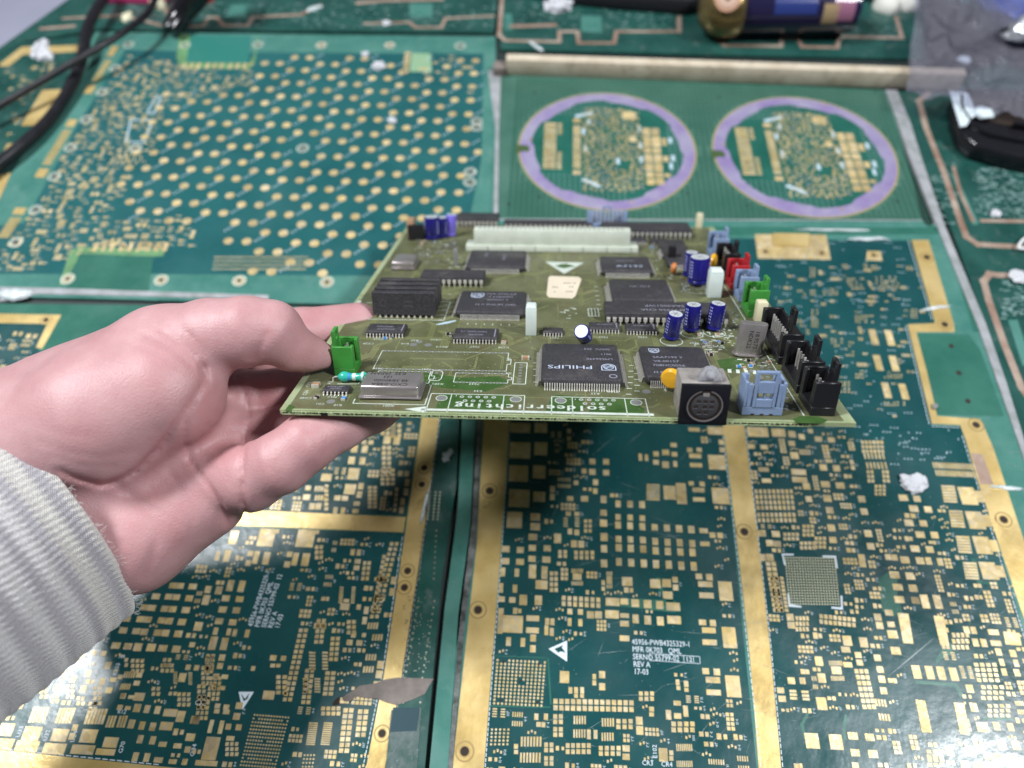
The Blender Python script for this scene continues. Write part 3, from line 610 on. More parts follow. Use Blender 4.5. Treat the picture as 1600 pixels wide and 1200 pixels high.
header(160.6, 7.0, 13.2, 7.4, 0, BLUEPL, 'grey blue pin header at the front edge', 12.2, 16.2, 4, lw=7.4)
header(180.4, 10.3, 13.0, 8.0, 90, BLACKP, 'nearest black pin header on the right edge', 12.3, 17.5, 4)
header(180.4, 28.6, 18.5, 8.0, 90, BLACKP, 'middle black pin header on the right edge', 12.3, 17.5, 6)
header(180.4, 56.4, 28.0, 8.0, 90, BLACKP, 'long black pin header on the right edge', 12.3, 17.5, 10)
header(180.2, 95.4, 12.5, 8.0, 90, GREENPL, 'green pin header on the right edge', 12.3, 16.5, 4)
header(180.2, 113.0, 12.0, 8.0, 90, BLUEPL, 'grey blue pin header behind the green one', 12.0, 16.0, 4)
header(180.0, 129.5, 12.0, 8.0, 90, REDPL, 'red pin header', 12.0, 16.0, 4)
header(180.0, 152.0, 20.0, 8.0, 90, BLACKP, 'black pin header beyond the red one', 12.0, 16.0, 7)
header(180.0, 176.0, 16.0, 8.0, 90, BLUEPL, 'grey blue pin header at the far right corner', 12.0, 16.0, 5)
header(124.0, 232.0, 24.0, 7.5, 180, BLUEPL, 'grey blue pin header on the far edge', 10.5, 12.5, 8)
header(15.6, 30.2, 10.0, 7.6, -90, GREENPL, 'green pin header by the thumb', 11.8, 16.8, 3)
# plain nylon and plastic blocks
def block(px, py, wx, wy, h, m_, name, label, ch=1.2, ty=0):
    x, y = Bp(px, py); Mx = tr(x, y + wy / 2, 0) @ Matrix.Rotation(R(ty), 4, 'Y')
    o = BB().prism([(-wx / 2, -wy / 2), (wx / 2, -wy / 2), (wx / 2, wy / 2), (-wx / 2, wy / 2)], .05, h - ch, 1, Mx).prism([(-wx / 2, -wy / 2), (wx / 2, -wy / 2), (wx / 2, wy / 2), (-wx / 2, wy / 2)], h - ch + .02, h, .78, Mx).build(name, m_, board, label, bevel=.3)
    return o
block(829.5, 525, 4.4, 5.5, 13.0, WHITEPL, 'board_spacer', 'milky white nylon spacer left of the leaning capacitor', .8)
block(1116, 466, 6.2, 6.0, 13.5, WHITEPL, 'board_spacer', 'milky white nylon spacer by the red and green headers', 1.6)
block(1188, 505, 4.4, 4.4, 9.5, CREAMPL, 'jumper_block', 'cream jumper block', .4)
block(642, 374, 4.0, 8.0, 11.5, TANC, 'relay_block', 'brown upright block at the far left corner', .3); block(650, 376, 9.0, 4.0, 9.0, BLACKP, 'relay_block', 'black block at the far left corner', .3)
block(1049, 412, 4.0, 4.5, 9.0, BLACKP, 'transistor', 'black upright transistor', .3); block(712, 416, 2.2, 2.2, 9.0, TINP, 'standoff_pin', 'grey upright pin near the far left', .3)
block(1092, 357, 3.6, 3.6, 9.0, CREAMPL, 'jumper_block', 'small pale jumper at the far right', .3)
# long off-white edge connector
x0, y0 = Bp(728, 393); x1, _ = Bp(996, 394)
o = BB().box(x0, x1, y0, y0 + 10.5, .1, 3.6).build('edge_connector', CONNW, board, 'long off-white multi-row connector', bevel=.3)
BB().box(x0 + 4.5, x1 - 4.5, y0 + 1.6, y0 + 9.5, 3.62, 12.0).build('connector_shell', CONNW, o, bevel=.4)
m = BB()
for i in range(7): xx = x0 + 12 + i * 13.2; m.box(xx, xx + .5, y0 - .03, y0 + .2, .3, 3.4); m.box(xx + 3, xx + 7.5, y0 - .03, y0 + .2, .11, .5)
m.build('moulding_gap', mat('shadow_gap', (0.20, 0.21, 0.17), .7), o)
m = BB()
for i in range(32):
    for k in range(3): m.box(x0 + 7 + i * 2.54, x0 + 8.2 + i * 2.54, y0 + 3 + k * 2.2, y0 + 4 + k * 2.2, 12.0, 12.02)
m.build('contact_slot', mat('slot_grey', (0.25, 0.26, 0.23), .7), o, kind='stuff')
# round mini socket
x0, x1 = 132.9, 148.2; yf, yk = -1.2, 11.5; hh = 13.2
o = BB().box(x0, x1, yf + 1.6, yk, .1, hh).build('round_socket', SHIELD, board, 'metal shielded round socket at the front edge', bevel=.35)
fc = BB().box(x0 - .15, x1 + .15, yf, yf + 1.55, -1.4, hh - .1).build('face_plate', BLACKG, o, bevel=.2)
MF = tr((x0 + x1) / 2 + .1, yf, 5.7) @ Matrix.Rotation(R(90), 4, 'X')
def fr(ri, ro, z0, z1, m_, name, n=40, a0=0, a1=2 * math.pi):
    m = BB()
    for i in range(n):
        a, b = a0 + (a1 - a0) * i / n, a0 + (a1 - a0) * (i + 1) / n
        m.prism([(ri * math.cos(a), ri * math.sin(a)), (ro * math.cos(a), ro * math.sin(a)), (ro * math.cos(b), ro * math.sin(b)), (ri * math.cos(b), ri * math.sin(b))], z0, z1, 1, MF)
    return m.build(name, m_, o)
fr(5.9, 6.35, 0.0, .35, BLACKG, 'outer_collar'); fr(5.35, 5.75, .0, .30, NICKEL, 'contact_ring', 36, R(105), R(435))
m = BB().lathe([(5.3, .0), (5.3, .06)], 36, MF); m.build('socket_well', HOLE, o)
m = BB().lathe([(4.3, .06), (4.3, .30)], 36, MF); m.build('socket_core', mat('socket_grey', (.05, .05, .055), .4), o, bevel=.1)
m = BB(); m.box(-1.0, 1.0, 3.6, 4.9, .07, .36, MF); m.build('key_block', SHIELD, o); m = BB(); m.box(-1.5, 1.5, 4.2, 5.6, .30, .33, MF); m.build('key_slot', HOLE, o)
m = BB()
for cx, cy in ((-2.1, 1.7), (0, 1.7), (2.1, 1.7), (-2.9, -.2), (0, -.3), (2.1, -.3), (-1.5, -2.3), (.5, -2.3)):
    m.box(cx - .7, cx + .7, cy - .6, cy + .6, .31, .34, MF)
m.build('pin_hole', HOLE, o)
m = BB()
for cx, cy in ((-2.1, 1.7), (0, 1.7), (2.1, 1.7), (-2.9, -.2), (0, -.3), (2.1, -.3), (-1.5, -2.3), (.5, -2.3)): m.box(cx - .75, cx + .75, cy - .8, cy - .5, .30, .42, MF)
m.build('pin_lip', mat('grey_lip', (.10, .10, .11), .35), o)
# clear domed blob on the shield
MD = tr((x0 + x1) / 2 + 1.3, yf + 3.2, hh)
m = BB(); n = 20
pts = [(-3.9, 0)] + [(-3.9 * math.cos(math.pi * i / n), .8 + 4.4 * math.sin(math.pi * i / n)) for i in range(n + 1)] + [(3.9, 0)]
m.prism(pts, -1.0, 1.0, 1, MD @ Matrix.Rotation(R(90), 4, 'X')); db = m.build('light_guide', GLASSY, o, 'clear half round plastic tab on the socket', bevel=.5)
m = BB(); m.lathe([(.2, -1.9), (1.2, -1.7), (1.8, -.9), (2.0, 0), (1.8, .9), (1.2, 1.7), (.2, 1.9)], 20, MD @ tr(0, -.6, 2.6) @ Matrix.Rotation(R(60), 4, 'X')); m.build('clear_dome', GLASSY, db, smooth=True)
# surface mount pieces
def smd(px, py, m_, w_=2.0, d_=1.2, h_=.9, rot=0):
    x, y = Bp(px, py); Mx = tr(x, y, 0) @ Matrix.Rotation(R(rot), 4, 'Z')
    o = BB().box(-w_ * .32, w_ * .32, -d_ / 2, d_ / 2, .05, h_, Mx).build('chip_component', m_, board)
    m = BB(); m.box(-w_ / 2, -w_ * .32, -d_ / 2 - .02, d_ / 2 + .02, .04, h_ + .02, Mx); m.box(w_ * .32, w_ / 2, -d_ / 2 - .02, d_ / 2 + .02, .04, h_ + .02, Mx); m.build('end_cap', LEADM, o)
smd(494, 604, TANC, 2.6, 2.6, 1.3, 90); smd(821, 561, TANC, 3.0, 1.8, 1.1); smd(537, 624, INDB, 2.2, 1.4, .8, 90); smd(495, 622, BLACKP, 2, 1.2, .7, 70); smd(787, 537, TANC, 2, 2, 1, 90)
rs = random.Random(11)
for (pa, pb, qa, qb, n) in ((1075, 522, 1130, 545, 9), (1150, 560, 1210, 578, 6), (600, 528, 620, 533, 2), (1165, 585, 1240, 635, 6), (720, 518, 700, 540, 2), (985, 384, 1040, 392, 6), (650, 376, 690, 384, 5), (1100, 550, 1130, 556, 3)):
    for i in range(n): smd(rs.uniform(pa, qa), rs.uniform(pb, qb), rs.choice([TANC, BLACKP, BLACKP, INDB]), 2.0, 1.2, .7, rs.choice([0, 90]))
# ================================================================== hand and sleeve
def c3(px, py, d): return np.array([(px - 800) * d / F, (py - 600) * d / F, d], np.float32)
def surface_nets(Fd, org, h):
    nx, ny, nz = Fd.shape; S = Fd < 0
    acc = np.zeros((nx - 1, ny - 1, nz - 1, 3), np.float32); cnt = np.zeros((nx - 1, ny - 1, nz - 1), np.float32)
    offs = [(a, b, c) for a in (0, 1) for b in (0, 1) for c in (0, 1)]
    def sub(A, o): return A[o[0]:nx - 1 + o[0], o[1]:ny - 1 + o[1], o[2]:nz - 1 + o[2]]
    for ax in range(3):
        for o in offs:
            if o[ax]: continue
            q = list(o); q[ax] = 1; fa, fb = sub(Fd, o), sub(Fd, q); c = sub(S, o) != sub(S, q)
            t = np.where(c, fa / np.where(c, fa - fb, 1), 0)
            for k in range(3): acc[..., k] += np.where(c, (t if k == ax else o[k]), 0)
            cnt += c
    act = cnt > 0; idx = -np.ones(act.shape, np.int64); idx[act] = np.arange(act.sum())
    I, J, K = np.nonzero(act); V = (acc[act] / cnt[act][:, None] + np.stack([I, J, K], 1)) * h + org
    Q = []
    for ax in range(3):
        sl0 = [slice(1, -1)] * 3; sl1 = [slice(1, -1)] * 3; sl0[ax] = slice(0, -1); sl1[ax] = slice(1, None)
        a, b = S[tuple(sl0)], S[tuple(sl1)]; c = a != b; I, J, K = np.nonzero(c); P = np.stack([I, J, K], 1)
        u, v = [(1, 2), (2, 0), (0, 1)][ax]; base = P.copy()
        for k in range(3):
            if k != ax: base[:, k] += 1
        def cell(du, dv):
            q = base.copy(); q[:, u] -= du; q[:, v] -= dv; return idx[q[:, 0], q[:, 1], q[:, 2]]
        q = np.stack([cell(1, 1), cell(0, 1), cell(0, 0), cell(1, 0)], 1); fl = a[c]
        q[~fl] = q[~fl][:, ::-1]; Q.append(q)
    Q = np.concatenate(Q); Q = Q[(Q >= 0).all(1)]; return V, Q
def smin(a, b, k):
    h = np.clip(.5 + .5 * (b - a) / k, 0, 1); return b + (a - b) * h - k * h * (1 - h)
H = 0.95
lo = np.array([-235., -62., 205.]); hi = np.array([-28., 100., 345.])
gx = np.arange(lo[0], hi[0], H, np.float32); gy = np.arange(lo[1], hi[1], H, np.float32); gz = np.arange(lo[2], hi[2], H, np.float32)
GX, GY, GZ = np.meshgrid(gx, gy, gz, indexing='ij'); SH = GX.shape
PX = GX / GZ * F + 800; PY = GY / GZ * F + 600
def cone(A, B):
    a, ra = c3(*A[:3]), A[3]; b, rb = c3(*B[:3]), B[3]; d = b - a; L2 = float(d @ d)
    t = np.clip(((GX - a[0]) * d[0] + (GY - a[1]) * d[1] + (GZ - a[2]) * d[2]) / L2, 0, 1)
    return np.sqrt((GX - a[0] - t * d[0]) ** 2 + (GY - a[1] - t * d[1]) ** 2 + (GZ - a[2] - t * d[2]) ** 2) - (ra + (rb - ra) * t)
def chain(pts, k=2.5):
    f = None
    for a, b in zip(pts, pts[1:]):
        c = cone(a, b); f = c if f is None else smin(f, c, k)
    return f
palm = cone((-60, 830, 262, 30), (150, 790, 262, 24))
palm = smin(palm, cone((120, 800, 262, 24), (325, 700, 268, 15.5)), 10)
palm = smin(palm, cone((60, 845, 255, 21), (212, 845, 255, 16.4)), 8)                 # heel, little finger side
palm = smin(palm, cone((212, 845, 255, 16.4), (320, 782, 258, 13.8)), 8)
palm = smin(palm, cone((250, 760, 266, 17), (335, 640, 280, 13)), 9)
palm = smin(palm, cone((320, 735, 263, 13.5), (352, 680, 270, 12)), 6)
thn = cone((40, 700, 252, 24), (165, 650, 247, 23)); thn = smin(thn, cone((165, 650, 247, 23), (255, 612, 248, 20.5)), 8)
thn = smin(thn, cone((-80, 690, 262, 22), (120, 630, 258, 17)), 10)
thn = smin(thn, cone((110, 625, 258, 17), (260, 552, 256, 16)), 8)
hand = smin(palm, thn, 5.5)
hand = smin(hand, cone((230, 580, 268, 17), (340, 600, 285, 12)), 8)                  # back of the hand towards the index knuckle
thumb = chain([(255, 552, 256, 16), (330, 527, 252, 12.8), (385, 518, 250, 11.5), (424, 517, 251, 10.6)], 3)
thumb = smin(thumb, chain([(426, 521, 251, 10.0), (456, 543, 255, 8.0), (484, 552, 259, 6.2), (503, 556, 261, 4.5)], 1.5), 2)
fingers = [
    ([(325, 600, 285, 12.5), (395, 560, 298, 10.6), (470, 523, 308, 11.4), (560, 510, 318, 10.6)], 5),
    ([(335, 632, 277, 12), (392, 622, 279, 10.6), (435, 616, 281, 10.0), (560, 600, 291, 8.8)], 4),
    ([(345, 690, 268, 11.5), (400, 683, 270, 9.4), (450, 668, 273, 9.0), (560, 648, 288, 8.0)], 4),
    ([(342, 752, 259, 13.2), (390, 746, 251, 11.8), (440, 722, 246, 10.5), (478, 693, 247, 9.9), (530, 663, 252, 9.0), (585, 640, 259, 8.0), (606, 634, 262, 6.4)], 4)]
res = smin(hand, thumb, 5); out = res
for pts, k in fingers: out = smin(out, smin(res, chain(pts), k), .9)
# folds: grooves pressed into the near surface along lines
def fold(pts, width, depth, zmax=272):
    m = PX[..., ::1] > -1e9; d2 = np.full(SH, 1e9, np.float32)
    for (ax, ay), (bx, by) in zip(pts, pts[1:]):
        dx, dy = bx - ax, by - ay; L2 = dx * dx + dy * dy
        t = np.clip(((PX - ax) * dx + (PY - ay) * dy) / L2, 0, 1); d2 = np.minimum(d2, (PX - ax - t * dx) ** 2 + (PY - ay - t * dy) ** 2)
    wpx = width * 4.4; return depth * np.exp(-d2 / (wpx * wpx)) * (GZ < zmax)
near = np.abs(out) < 6
FOLDS = [([(318, 574), (322, 592), (306, 618), (280, 655), (247, 700), (215, 733), (190, 748), (160, 758), (120, 748), (95, 736)], 1.3, 1.9),
    ([(304, 632), (291, 657), (288, 690), (298, 722), (322, 752), (345, 785), (357, 821)], .8, .95),
    ([(388, 660), (382, 685), (379, 720), (380, 770), (384, 812)], .8, 1.3), ([(372, 578), (383, 615), (388, 650)], .9, 1.0),
    ([(416, 700), (424, 728), (438, 752)], 1.1, .55), ([(430, 694), (437, 722), (450, 745)], .8, .35), ([(477, 660), (484, 688), (498, 708)], .9, .5),
    ([(392, 560), (408, 540), (416, 520)], 1.0, .75), ([(250, 516), (288, 540), (317, 570)], .7, .55), ([(222, 520), (262, 540), (300, 572)], .8, .45), ([(285, 512), (305, 530), (320, 556)], .6, .45), ([(200, 535), (240, 550), (280, 575)], 1.0, .3),
    ([(172, 752), (205, 775), (235, 800), (245, 850), (225, 900)], 2.2, .6), ([(260, 690), (262, 722), (275, 750)], .7, .35), ([(205, 772), (250, 800), (300, 830)], .6, .25), ([(310, 700), (325, 725), (350, 745)], .6, .35), ([(330, 640), (352, 652), (380, 650)], .8, .4), ([(322, 662), (350, 672), (378, 672)], .7, .3),
    ([(352, 512), (368, 530), (366, 552)], .6, .25), ([(262, 505), (300, 522), (322, 548)], .5, .28), ([(236, 560), (270, 585), (296, 612)], .5, .22), ([(210, 560), (240, 580), (262, 600)], .45, .18),
    ([(60, 690), (110, 708), (160, 715), (210, 705)], 1.6, .30), ([(80, 712), (130, 728), (180, 730)], 1.2, .28), ([(40, 660), (90, 676), (140, 680)], 1.4, .18), ([(255, 730), (285, 765), (300, 800), (300, 840)], .7, .28), ([(270, 715), (310, 760), (335, 800)], .5, .22), ([(232, 760), (262, 790), (300, 815)], .5, .22), ([(240, 880), (262, 850), (275, 815)], .6, .2),
    ([(400, 560), (416, 548), (424, 530)], .5, .35), ([(384, 560), (398, 538), (402, 520)], .5, .25), ([(395, 700), (404, 730), (402, 765)], .5, .2), ([(455, 680), (462, 705), (474, 726)], .5, .2), ([(340, 700), (352, 735), (365, 765)], .6, .25), ([(325, 615), (345, 625), (372, 622)], .5, .25), ([(398, 590), (404, 615), (404, 645)], .6, .3), ([(418, 476), (424, 486), (428, 500)], .6, .2), ([(436, 486), (440, 496), (440, 506)], .5, .25)]
for pts, a, b in FOLDS: out = out + fold(pts, a * .85, b * .8)
V, Q = surface_nets(out, lo, H)
# light smoothing
nb = len(V)
for it in range(2):
    s_ = np.zeros_like(V); c_ = np.zeros(nb)
    for k in range(4):
        a, b = Q[:, k], Q[:, (k + 1) % 4]
        for kk in range(3): s_[:, kk] += np.bincount(a, V[b, kk], nb) + np.bincount(b, V[a, kk], nb)
        c_ += np.bincount(a, minlength=nb) + np.bincount(b, minlength=nb)
    V = V + .45 * (s_ / np.maximum(c_, 1)[:, None] - V)
W = (RC @ (V.T * .001)).T; W[:, 2] += CAMH
me = bpy.data.meshes.new('person'); me.from_pydata(W.tolist(), [], Q.tolist()); me.polygons.foreach_set('use_smooth', [True] * len(Q))
person = bpy.data.objects.new('person', me); COL.objects.link(person)
tag(person, 'bare left hand pinching the edge of the green circuit board between thumb and fingers', 'person')
# flush attribute: pigment is redder in the palm, finger pads and folds
vp = np.stack([V[:, 0] / V[:, 2] * F + 800, V[:, 1] / V[:, 2] * F + 600], 1); fl = np.zeros(nb)
for pts, a, b in FOLDS:
    if b < .3: continue
    d2 = np.full(nb, 1e9)
    for (ax, ay), (bx, by) in zip(pts, pts[1:]):
        dx, dy = bx - ax, by - ay; t = np.clip(((vp[:, 0] - ax) * dx + (vp[:, 1] - ay) * dy) / (dx * dx + dy * dy), 0, 1)
        d2 = np.minimum(d2, (vp[:, 0] - ax - t * dx) ** 2 + (vp[:, 1] - ay - t * dy) ** 2)
    fl = np.maximum(fl, np.exp(-d2 / 60) * min(1, b) * .4)
for (x, y, r, s_) in ((350, 690, 60, .6), (330, 640, 40, .5), (230, 800, 60, .45), (500, 690, 55, .4), (430, 630, 60, .6), (470, 560, 40, .45), (500, 505, 50, .5), (140, 700, 50, .2), (420, 740, 40, .3), (250, 570, 60, .25)):
    fl = np.maximum(fl, s_ * np.exp(-((vp[:, 0] - x) ** 2 + (vp[:, 1] - y) ** 2) / (r * r)))
at = me.attributes.new('flush', 'FLOAT', 'POINT'); at.data.foreach_set('value', fl.astype(np.float32))
SKIN = mat('skin', (0.42, 0.220, 0.228), 0.48, 0, col2=(0.52, 0.315, 0.322), vscale=55, bump=0.00012, bscale=1300, sss=0.22, bdetail=4, thresh=(.3, .7))
nt = SKIN.node_tree; N = nt.nodes; L = nt.links; b = N['Principled BSDF']; src = b.inputs['Base Color'].links[0].from_socket
an = N.new('ShaderNodeAttribute'); an.attribute_name = 'flush'; mx = N.new('ShaderNodeMix'); mx.data_type = 'RGBA'
L.new(an.outputs['Fac'], mx.inputs[0]); L.new(src, mx.inputs[6]); mx.inputs[7].default_value = (0.44, 0.185, 0.19, 1)
g = N.new('ShaderNodeNewGeometry'); vo = N.new('ShaderNodeTexVoronoi'); vo.inputs['Scale'].default_value = 950; vo.feature = 'DISTANCE_TO_EDGE'; L.new(g.outputs['Position'], vo.inputs['Vector'])
bp = [n for n in N if n.type == 'BUMP'][0]; bp2 = N.new('ShaderNodeBump'); bp2.inputs['Distance'].default_value = 0.00010; L.new(vo.outputs['Distance'], bp2.inputs['Height']); L.new(bp.outputs['Normal'], bp2.inputs['Normal']); L.new(bp2.outputs['Normal'], b.inputs['Normal'])
nm = N.new('ShaderNodeTexNoise'); nm.inputs['Scale'].default_value = 95; nm.inputs['Detail'].default_value = 5; L.new(g.outputs['Position'], nm.inputs['Vector'])
mr = N.new('ShaderNodeMapRange'); mr.inputs[1].default_value = .46; mr.inputs[2].default_value = .70; mr.inputs[4].default_value = .65; L.new(nm.outputs['Fac'], mr.inputs[0])
mx2 = N.new('ShaderNodeMix'); mx2.data_type = 'RGBA'; L.new(mr.outputs[0], mx2.inputs[0]); L.new(mx.outputs[2], mx2.inputs[6]); mx2.inputs[7].default_value = (0.47, 0.27, 0.275, 1)
L.new(mx2.outputs[2], b.inputs['Base Color'])
me.materials.append(SKIN)
# thumb nail, seen almost edge on
NAIL = mat('nail', (0.55, 0.38, 0.33), 0.25, 0, var=.05, sss=.2)
vs = []; fs = []; n1, n2 = 12, 8
ax0 = np.array(c3(478, 529.5, 252.5), float); ax1 = np.array(c3(511, 551.5, 258), float); dl = ax1 - ax0; dl_n = dl / np.linalg.norm(dl)
upn = np.cross(dl_n, [0, 0, 1.0]); upn = upn / np.linalg.norm(upn); upn = upn if upn[1] < 0 else -upn; sd = np.cross(dl_n, upn); sd = sd if sd[2] > 0 else -sd
for i in range(n1 + 1):
    u = i / n1; wv = 5.2 * math.sqrt(max(0.0, 1 - (2 * u - 1) ** 4)) + .3
    for j in range(n2 + 1):
        v = -1 + 2 * j / n2; p = ax0 + dl * u + sd * (wv * v + 3.4) + upn * (1.1 - 2.4 * v * v - .6 * (2 * u - 1) ** 2); vs.append(p)
for i in range(n1):
    for j in range(n2): a = i * (n2 + 1) + j; fs.append((a, a + 1, a + n2 + 2, a + n2 + 1))
vs = (RC @ (np.array(vs).T * .001)).T; vs[:, 2] += CAMH
nl = MB(); nl.add([tuple(p) for p in vs], fs); nail = nl.build('thumbnail', NAIL, person, smooth=True)
md = nail.modifiers.new('thick', 'SOLIDIFY'); md.thickness = .0006; md.offset = 0
# ------------------------------------------------------------------ knitted sleeve
h_ = np.array([.738, -.674, 0]); zz = np.array([0, 0, 1.0])
u_ = np.array([.63, .777, 0.0]); h_ = np.array([.777, -.63, 0.0]); C0 = np.array(c3(208, 957, 256), float) - 46 * u_
nearv = nrm(26 * h_ - 28 * zz); axis = -nrm(28 * h_ + 26 * zz); A_, B_ = 46.0, 37.0
NT, NS = 720, 150; vs = []; uv = []
for s in range(NS + 1):
    t = s / NS
    if s < 10:                                     # rolled edge: from inside the cuff out over the lip
        q = s / 10; ln = 9 * (1 - q) ** 1.5; ro = -3.4 + 3.0 * math.sin(q * math.pi / 2)
        if s < 6: ln = (6 - s) * 1.6; ro = -3.2
        else: a = (s - 5) / 5 * math.pi / 2; ln = 0.0 - 1.1 * math.sin(2 * a) * .5; ro = -3.2 + 3.2 * math.sin(a)
    else: ln = (s - 10) * 1.25; ro = 0.0
    for k in range(NT):
        th = 2 * math.pi * k / NT
        grow = 1 + ln * .0018; fold_ = .0
        if ln > 25: fold_ = min(1, (ln - 25) / 40) * (1.6 * math.sin(ln * .11 + 2 * math.sin(th)) + 1.0 * math.sin(3 * th + ln * .05))
        rib = .13 * math.sin(th * 130) * (1 if s > 7 else .3) + 0.25 * math.sin(ln / 5.2 * 2 * math.pi) * (s > 9)
        rr = 1 + (ro + fold_ + rib) / 40.0
        p = C0 + axis * ln + (u_ * A_ * math.cos(th) + nearv * B_ * math.sin(th)) * grow * rr
        vs.append(p); uv.append((th, ln))
vs = np.array(vs); uv = np.array(uv, np.float32)
vs = (RC @ (vs.T * .001)).T; vs[:, 2] += CAMH
fs = []
for s in range(NS):
    for k in range(NT): a = s * NT + k; b_ = s * NT + (k + 1) % NT; fs.append((a, b_, b_ + NT, a + NT))
me = bpy.data.meshes.new('sleeve'); me.from_pydata(vs.tolist(), [], fs); me.polygons.foreach_set('use_smooth', [True] * len(fs))
at = me.attributes.new('along', 'FLOAT', 'POINT'); at.data.foreach_set('value', uv[:, 1].copy())
at = me.attributes.new('around', 'FLOAT', 'POINT'); at.data.foreach_set('value', uv[:, 0].copy())
sleeve = bpy.data.objects.new('sleeve', me); COL.objects.link(sleeve); sleeve.parent = person; sleeve['label'] = 'ribbed knit cuff and sleeve striped cream and grey lavender'
KN = bpy.data.materials.new('striped_knit'); KN.use_nodes = True; nt = KN.node_tree; N = nt.nodes; L = nt.links; b = N['Principled BSDF']
b.inputs['Roughness'].default_value = .95; b.inputs['Specular IOR Level'].default_value = .15; b.inputs['Sheen Weight'].default_value = .4; b.inputs['Sheen Roughness'].default_value = .5
al = N.new('ShaderNodeAttribute'); al.attribute_name = 'along'; ar = N.new('ShaderNodeAttribute'); ar.attribute_name = 'around'
g = N.new('ShaderNodeNewGeometry'); nz = N.new('ShaderNodeTexNoise'); nz.inputs['Scale'].default_value = 900; nz.inputs['Detail'].default_value = 4; L.new(g.outputs['Position'], nz.inputs['Vector'])
def mth(op, a, bb=None, c=None):
    m = N.new('ShaderNodeMath'); m.operation = op
    for i, q in enumerate((a, bb, c)):
        if q is None: continue
        if isinstance(q, (int, float)): m.inputs[i].default_value = q
        else: L.new(q, m.inputs[i])
    return m.outputs[0]
wob = mth('MULTIPLY', mth('SINE', mth('MULTIPLY', ar.outputs['Fac'], 130.0)), .9)
lnn = mth('ADD', al.outputs['Fac'], mth('ADD', wob, mth('MULTIPLY', nz.outputs['Fac'], 1.4)))
r = N.new('ShaderNodeValToRGB'); e = r.color_ramp.elements; r.color_ramp.interpolation = 'LINEAR'
cr, gy_ = (0.60, 0.585, 0.55, 1), (0.40, 0.388, 0.415, 1); cr2 = (0.60, 0.59, 0.59, 1)
st_ = [(0, cr), (2.2, cr), (3.2, gy_), (6.0, gy_), (7.4, cr), (11.5, cr), (12.8, gy_), (15.0, gy_), (16.5, cr2), (19.5, cr2), (21, gy_), (23.5, gy_), (25, cr2), (29, cr2), (31, gy_), (33.5, gy_), (35.5, cr2), (39, cr2), (41.5, gy_), (44, gy_), (46.5, cr2), (50, cr2), (53, gy_), (56, gy_), (59, cr2), (64, cr2), (67, gy_), (71, gy_), (75, cr2), (90, gy_)]
e[0].position = 0; e[0].color = st_[0][1]; e[1].position = 1; e[1].color = st_[-1][1]
for q, c in st_[1:-1]: el = e.new(q / 90.0); el.color = c
L.new(mth('DIVIDE', lnn, 90.0), r.inputs['Fac'])
n2_ = N.new('ShaderNodeMix'); n2_.data_type = 'RGBA'; n2_.blend_type = 'MULTIPLY'; n2_.inputs[0].default_value = .5
n3 = N.new('ShaderNodeTexNoise'); n3.inputs['Scale'].default_value = 2200; L.new(g.outputs['Position'], n3.inputs['Vector'])
rr2 = N.new('ShaderNodeMapRange'); rr2.inputs[1].default_value = .35; rr2.inputs[2].default_value = .6; rr2.inputs[3].default_value = .5; L.new(n3.outputs['Fac'], rr2.inputs[0])
L.new(r.outputs['Color'], n2_.inputs[6]); L.new(rr2.outputs[0], n2_.inputs[7]); L.new(n2_.outputs[2], b.inputs['Base Color'])
sb = mth('MULTIPLY', mth('MULTIPLY', mth('SINE', mth('MULTIPLY', al.outputs['Fac'], 9.5)), .35), mth('SINE', mth('MULTIPLY', ar.outputs['Fac'], 260.0)))
bp = N.new('ShaderNodeBump'); bp.inputs['Distance'].default_value = .0004; L.new(mth('ADD', sb, nz.outputs['Fac']), bp.inputs['Height']); L.new(bp.outputs['Normal'], b.inputs['Normal'])
me.materials.append(KN)
# loose fibres on the cuff edge
fz = MB(); rs = random.Random(9)
for i in range(260):
    th = rs.uniform(-.4, 3.5); ln = rs.choice([-.6, rs.uniform(0, 60)]); 
    p = C0 + axis * ln + (u_ * A_ * math.cos(th) + nearv * B_ * math.sin(th)) * (1 + ln * .0018)
    nrm_ = nrm(u_ * math.cos(th) / A_ + nearv * math.sin(th) / B_); d = nrm(nrm_ + np.array([rs.uniform(-1, 1) for _ in range(3)]) * .9 - axis * (.8 if ln < 0 else 0)); l = rs.uniform(1.0, 2.6)
    q = [p, p + d * l * .5 + np.array([rs.uniform(-.3, .3) for _ in range(3)]), p + d * l + np.array([rs.uniform(-.6, .6) for _ in range(3)])]
    q = [tuple(RC @ (k * .001) + np.array([0, 0, CAMH])) for k in q]; fz.tube(q, .00005, 3)
fz.build('loose_fibres', mat('fibre', (.6, .58, .56), .9), sleeve, kind='stuff')
# ================================================================== table and what covers it
SE = 'structure'
tb = MB(); edge = [T(112, -4), T(-60, 118)]
far = 0.95
poly = [T(-60, 118), (-0.42, -0.30), (0.75, -0.30), (0.75, far), (T(112, -4)[0] + (far - T(112, -4)[1]) * .9, far), T(112, -4)]
o = tb.prism(poly, -0.030, -0.0024).build('table_top', TABLEM, None); o['kind'] = SE; o['label'] = 'dark table board under the circuit panels'
fl_ = MB().box(-3.5, 3.5, -2.0, 4.5, -.46, -.45).build('floor', FLOORM, None); fl_['kind'] = SE
def slab(name, label, cat, pts, m, z1=0.0, z0=-0.0016, group=None, parent=None, bevel=0):
    o = MB().prism(TP(pts), z0, z1).build(name, m, parent, bevel=bevel)
    if cat: tag(o, label, cat, group)
    elif label: o['label'] = label
    return o
def sheet(pts, z0, z1, m, name, parent, label=None, kind=None): return MB().prism(TP(pts), z0, z1).build(name, m, parent, label, kind)
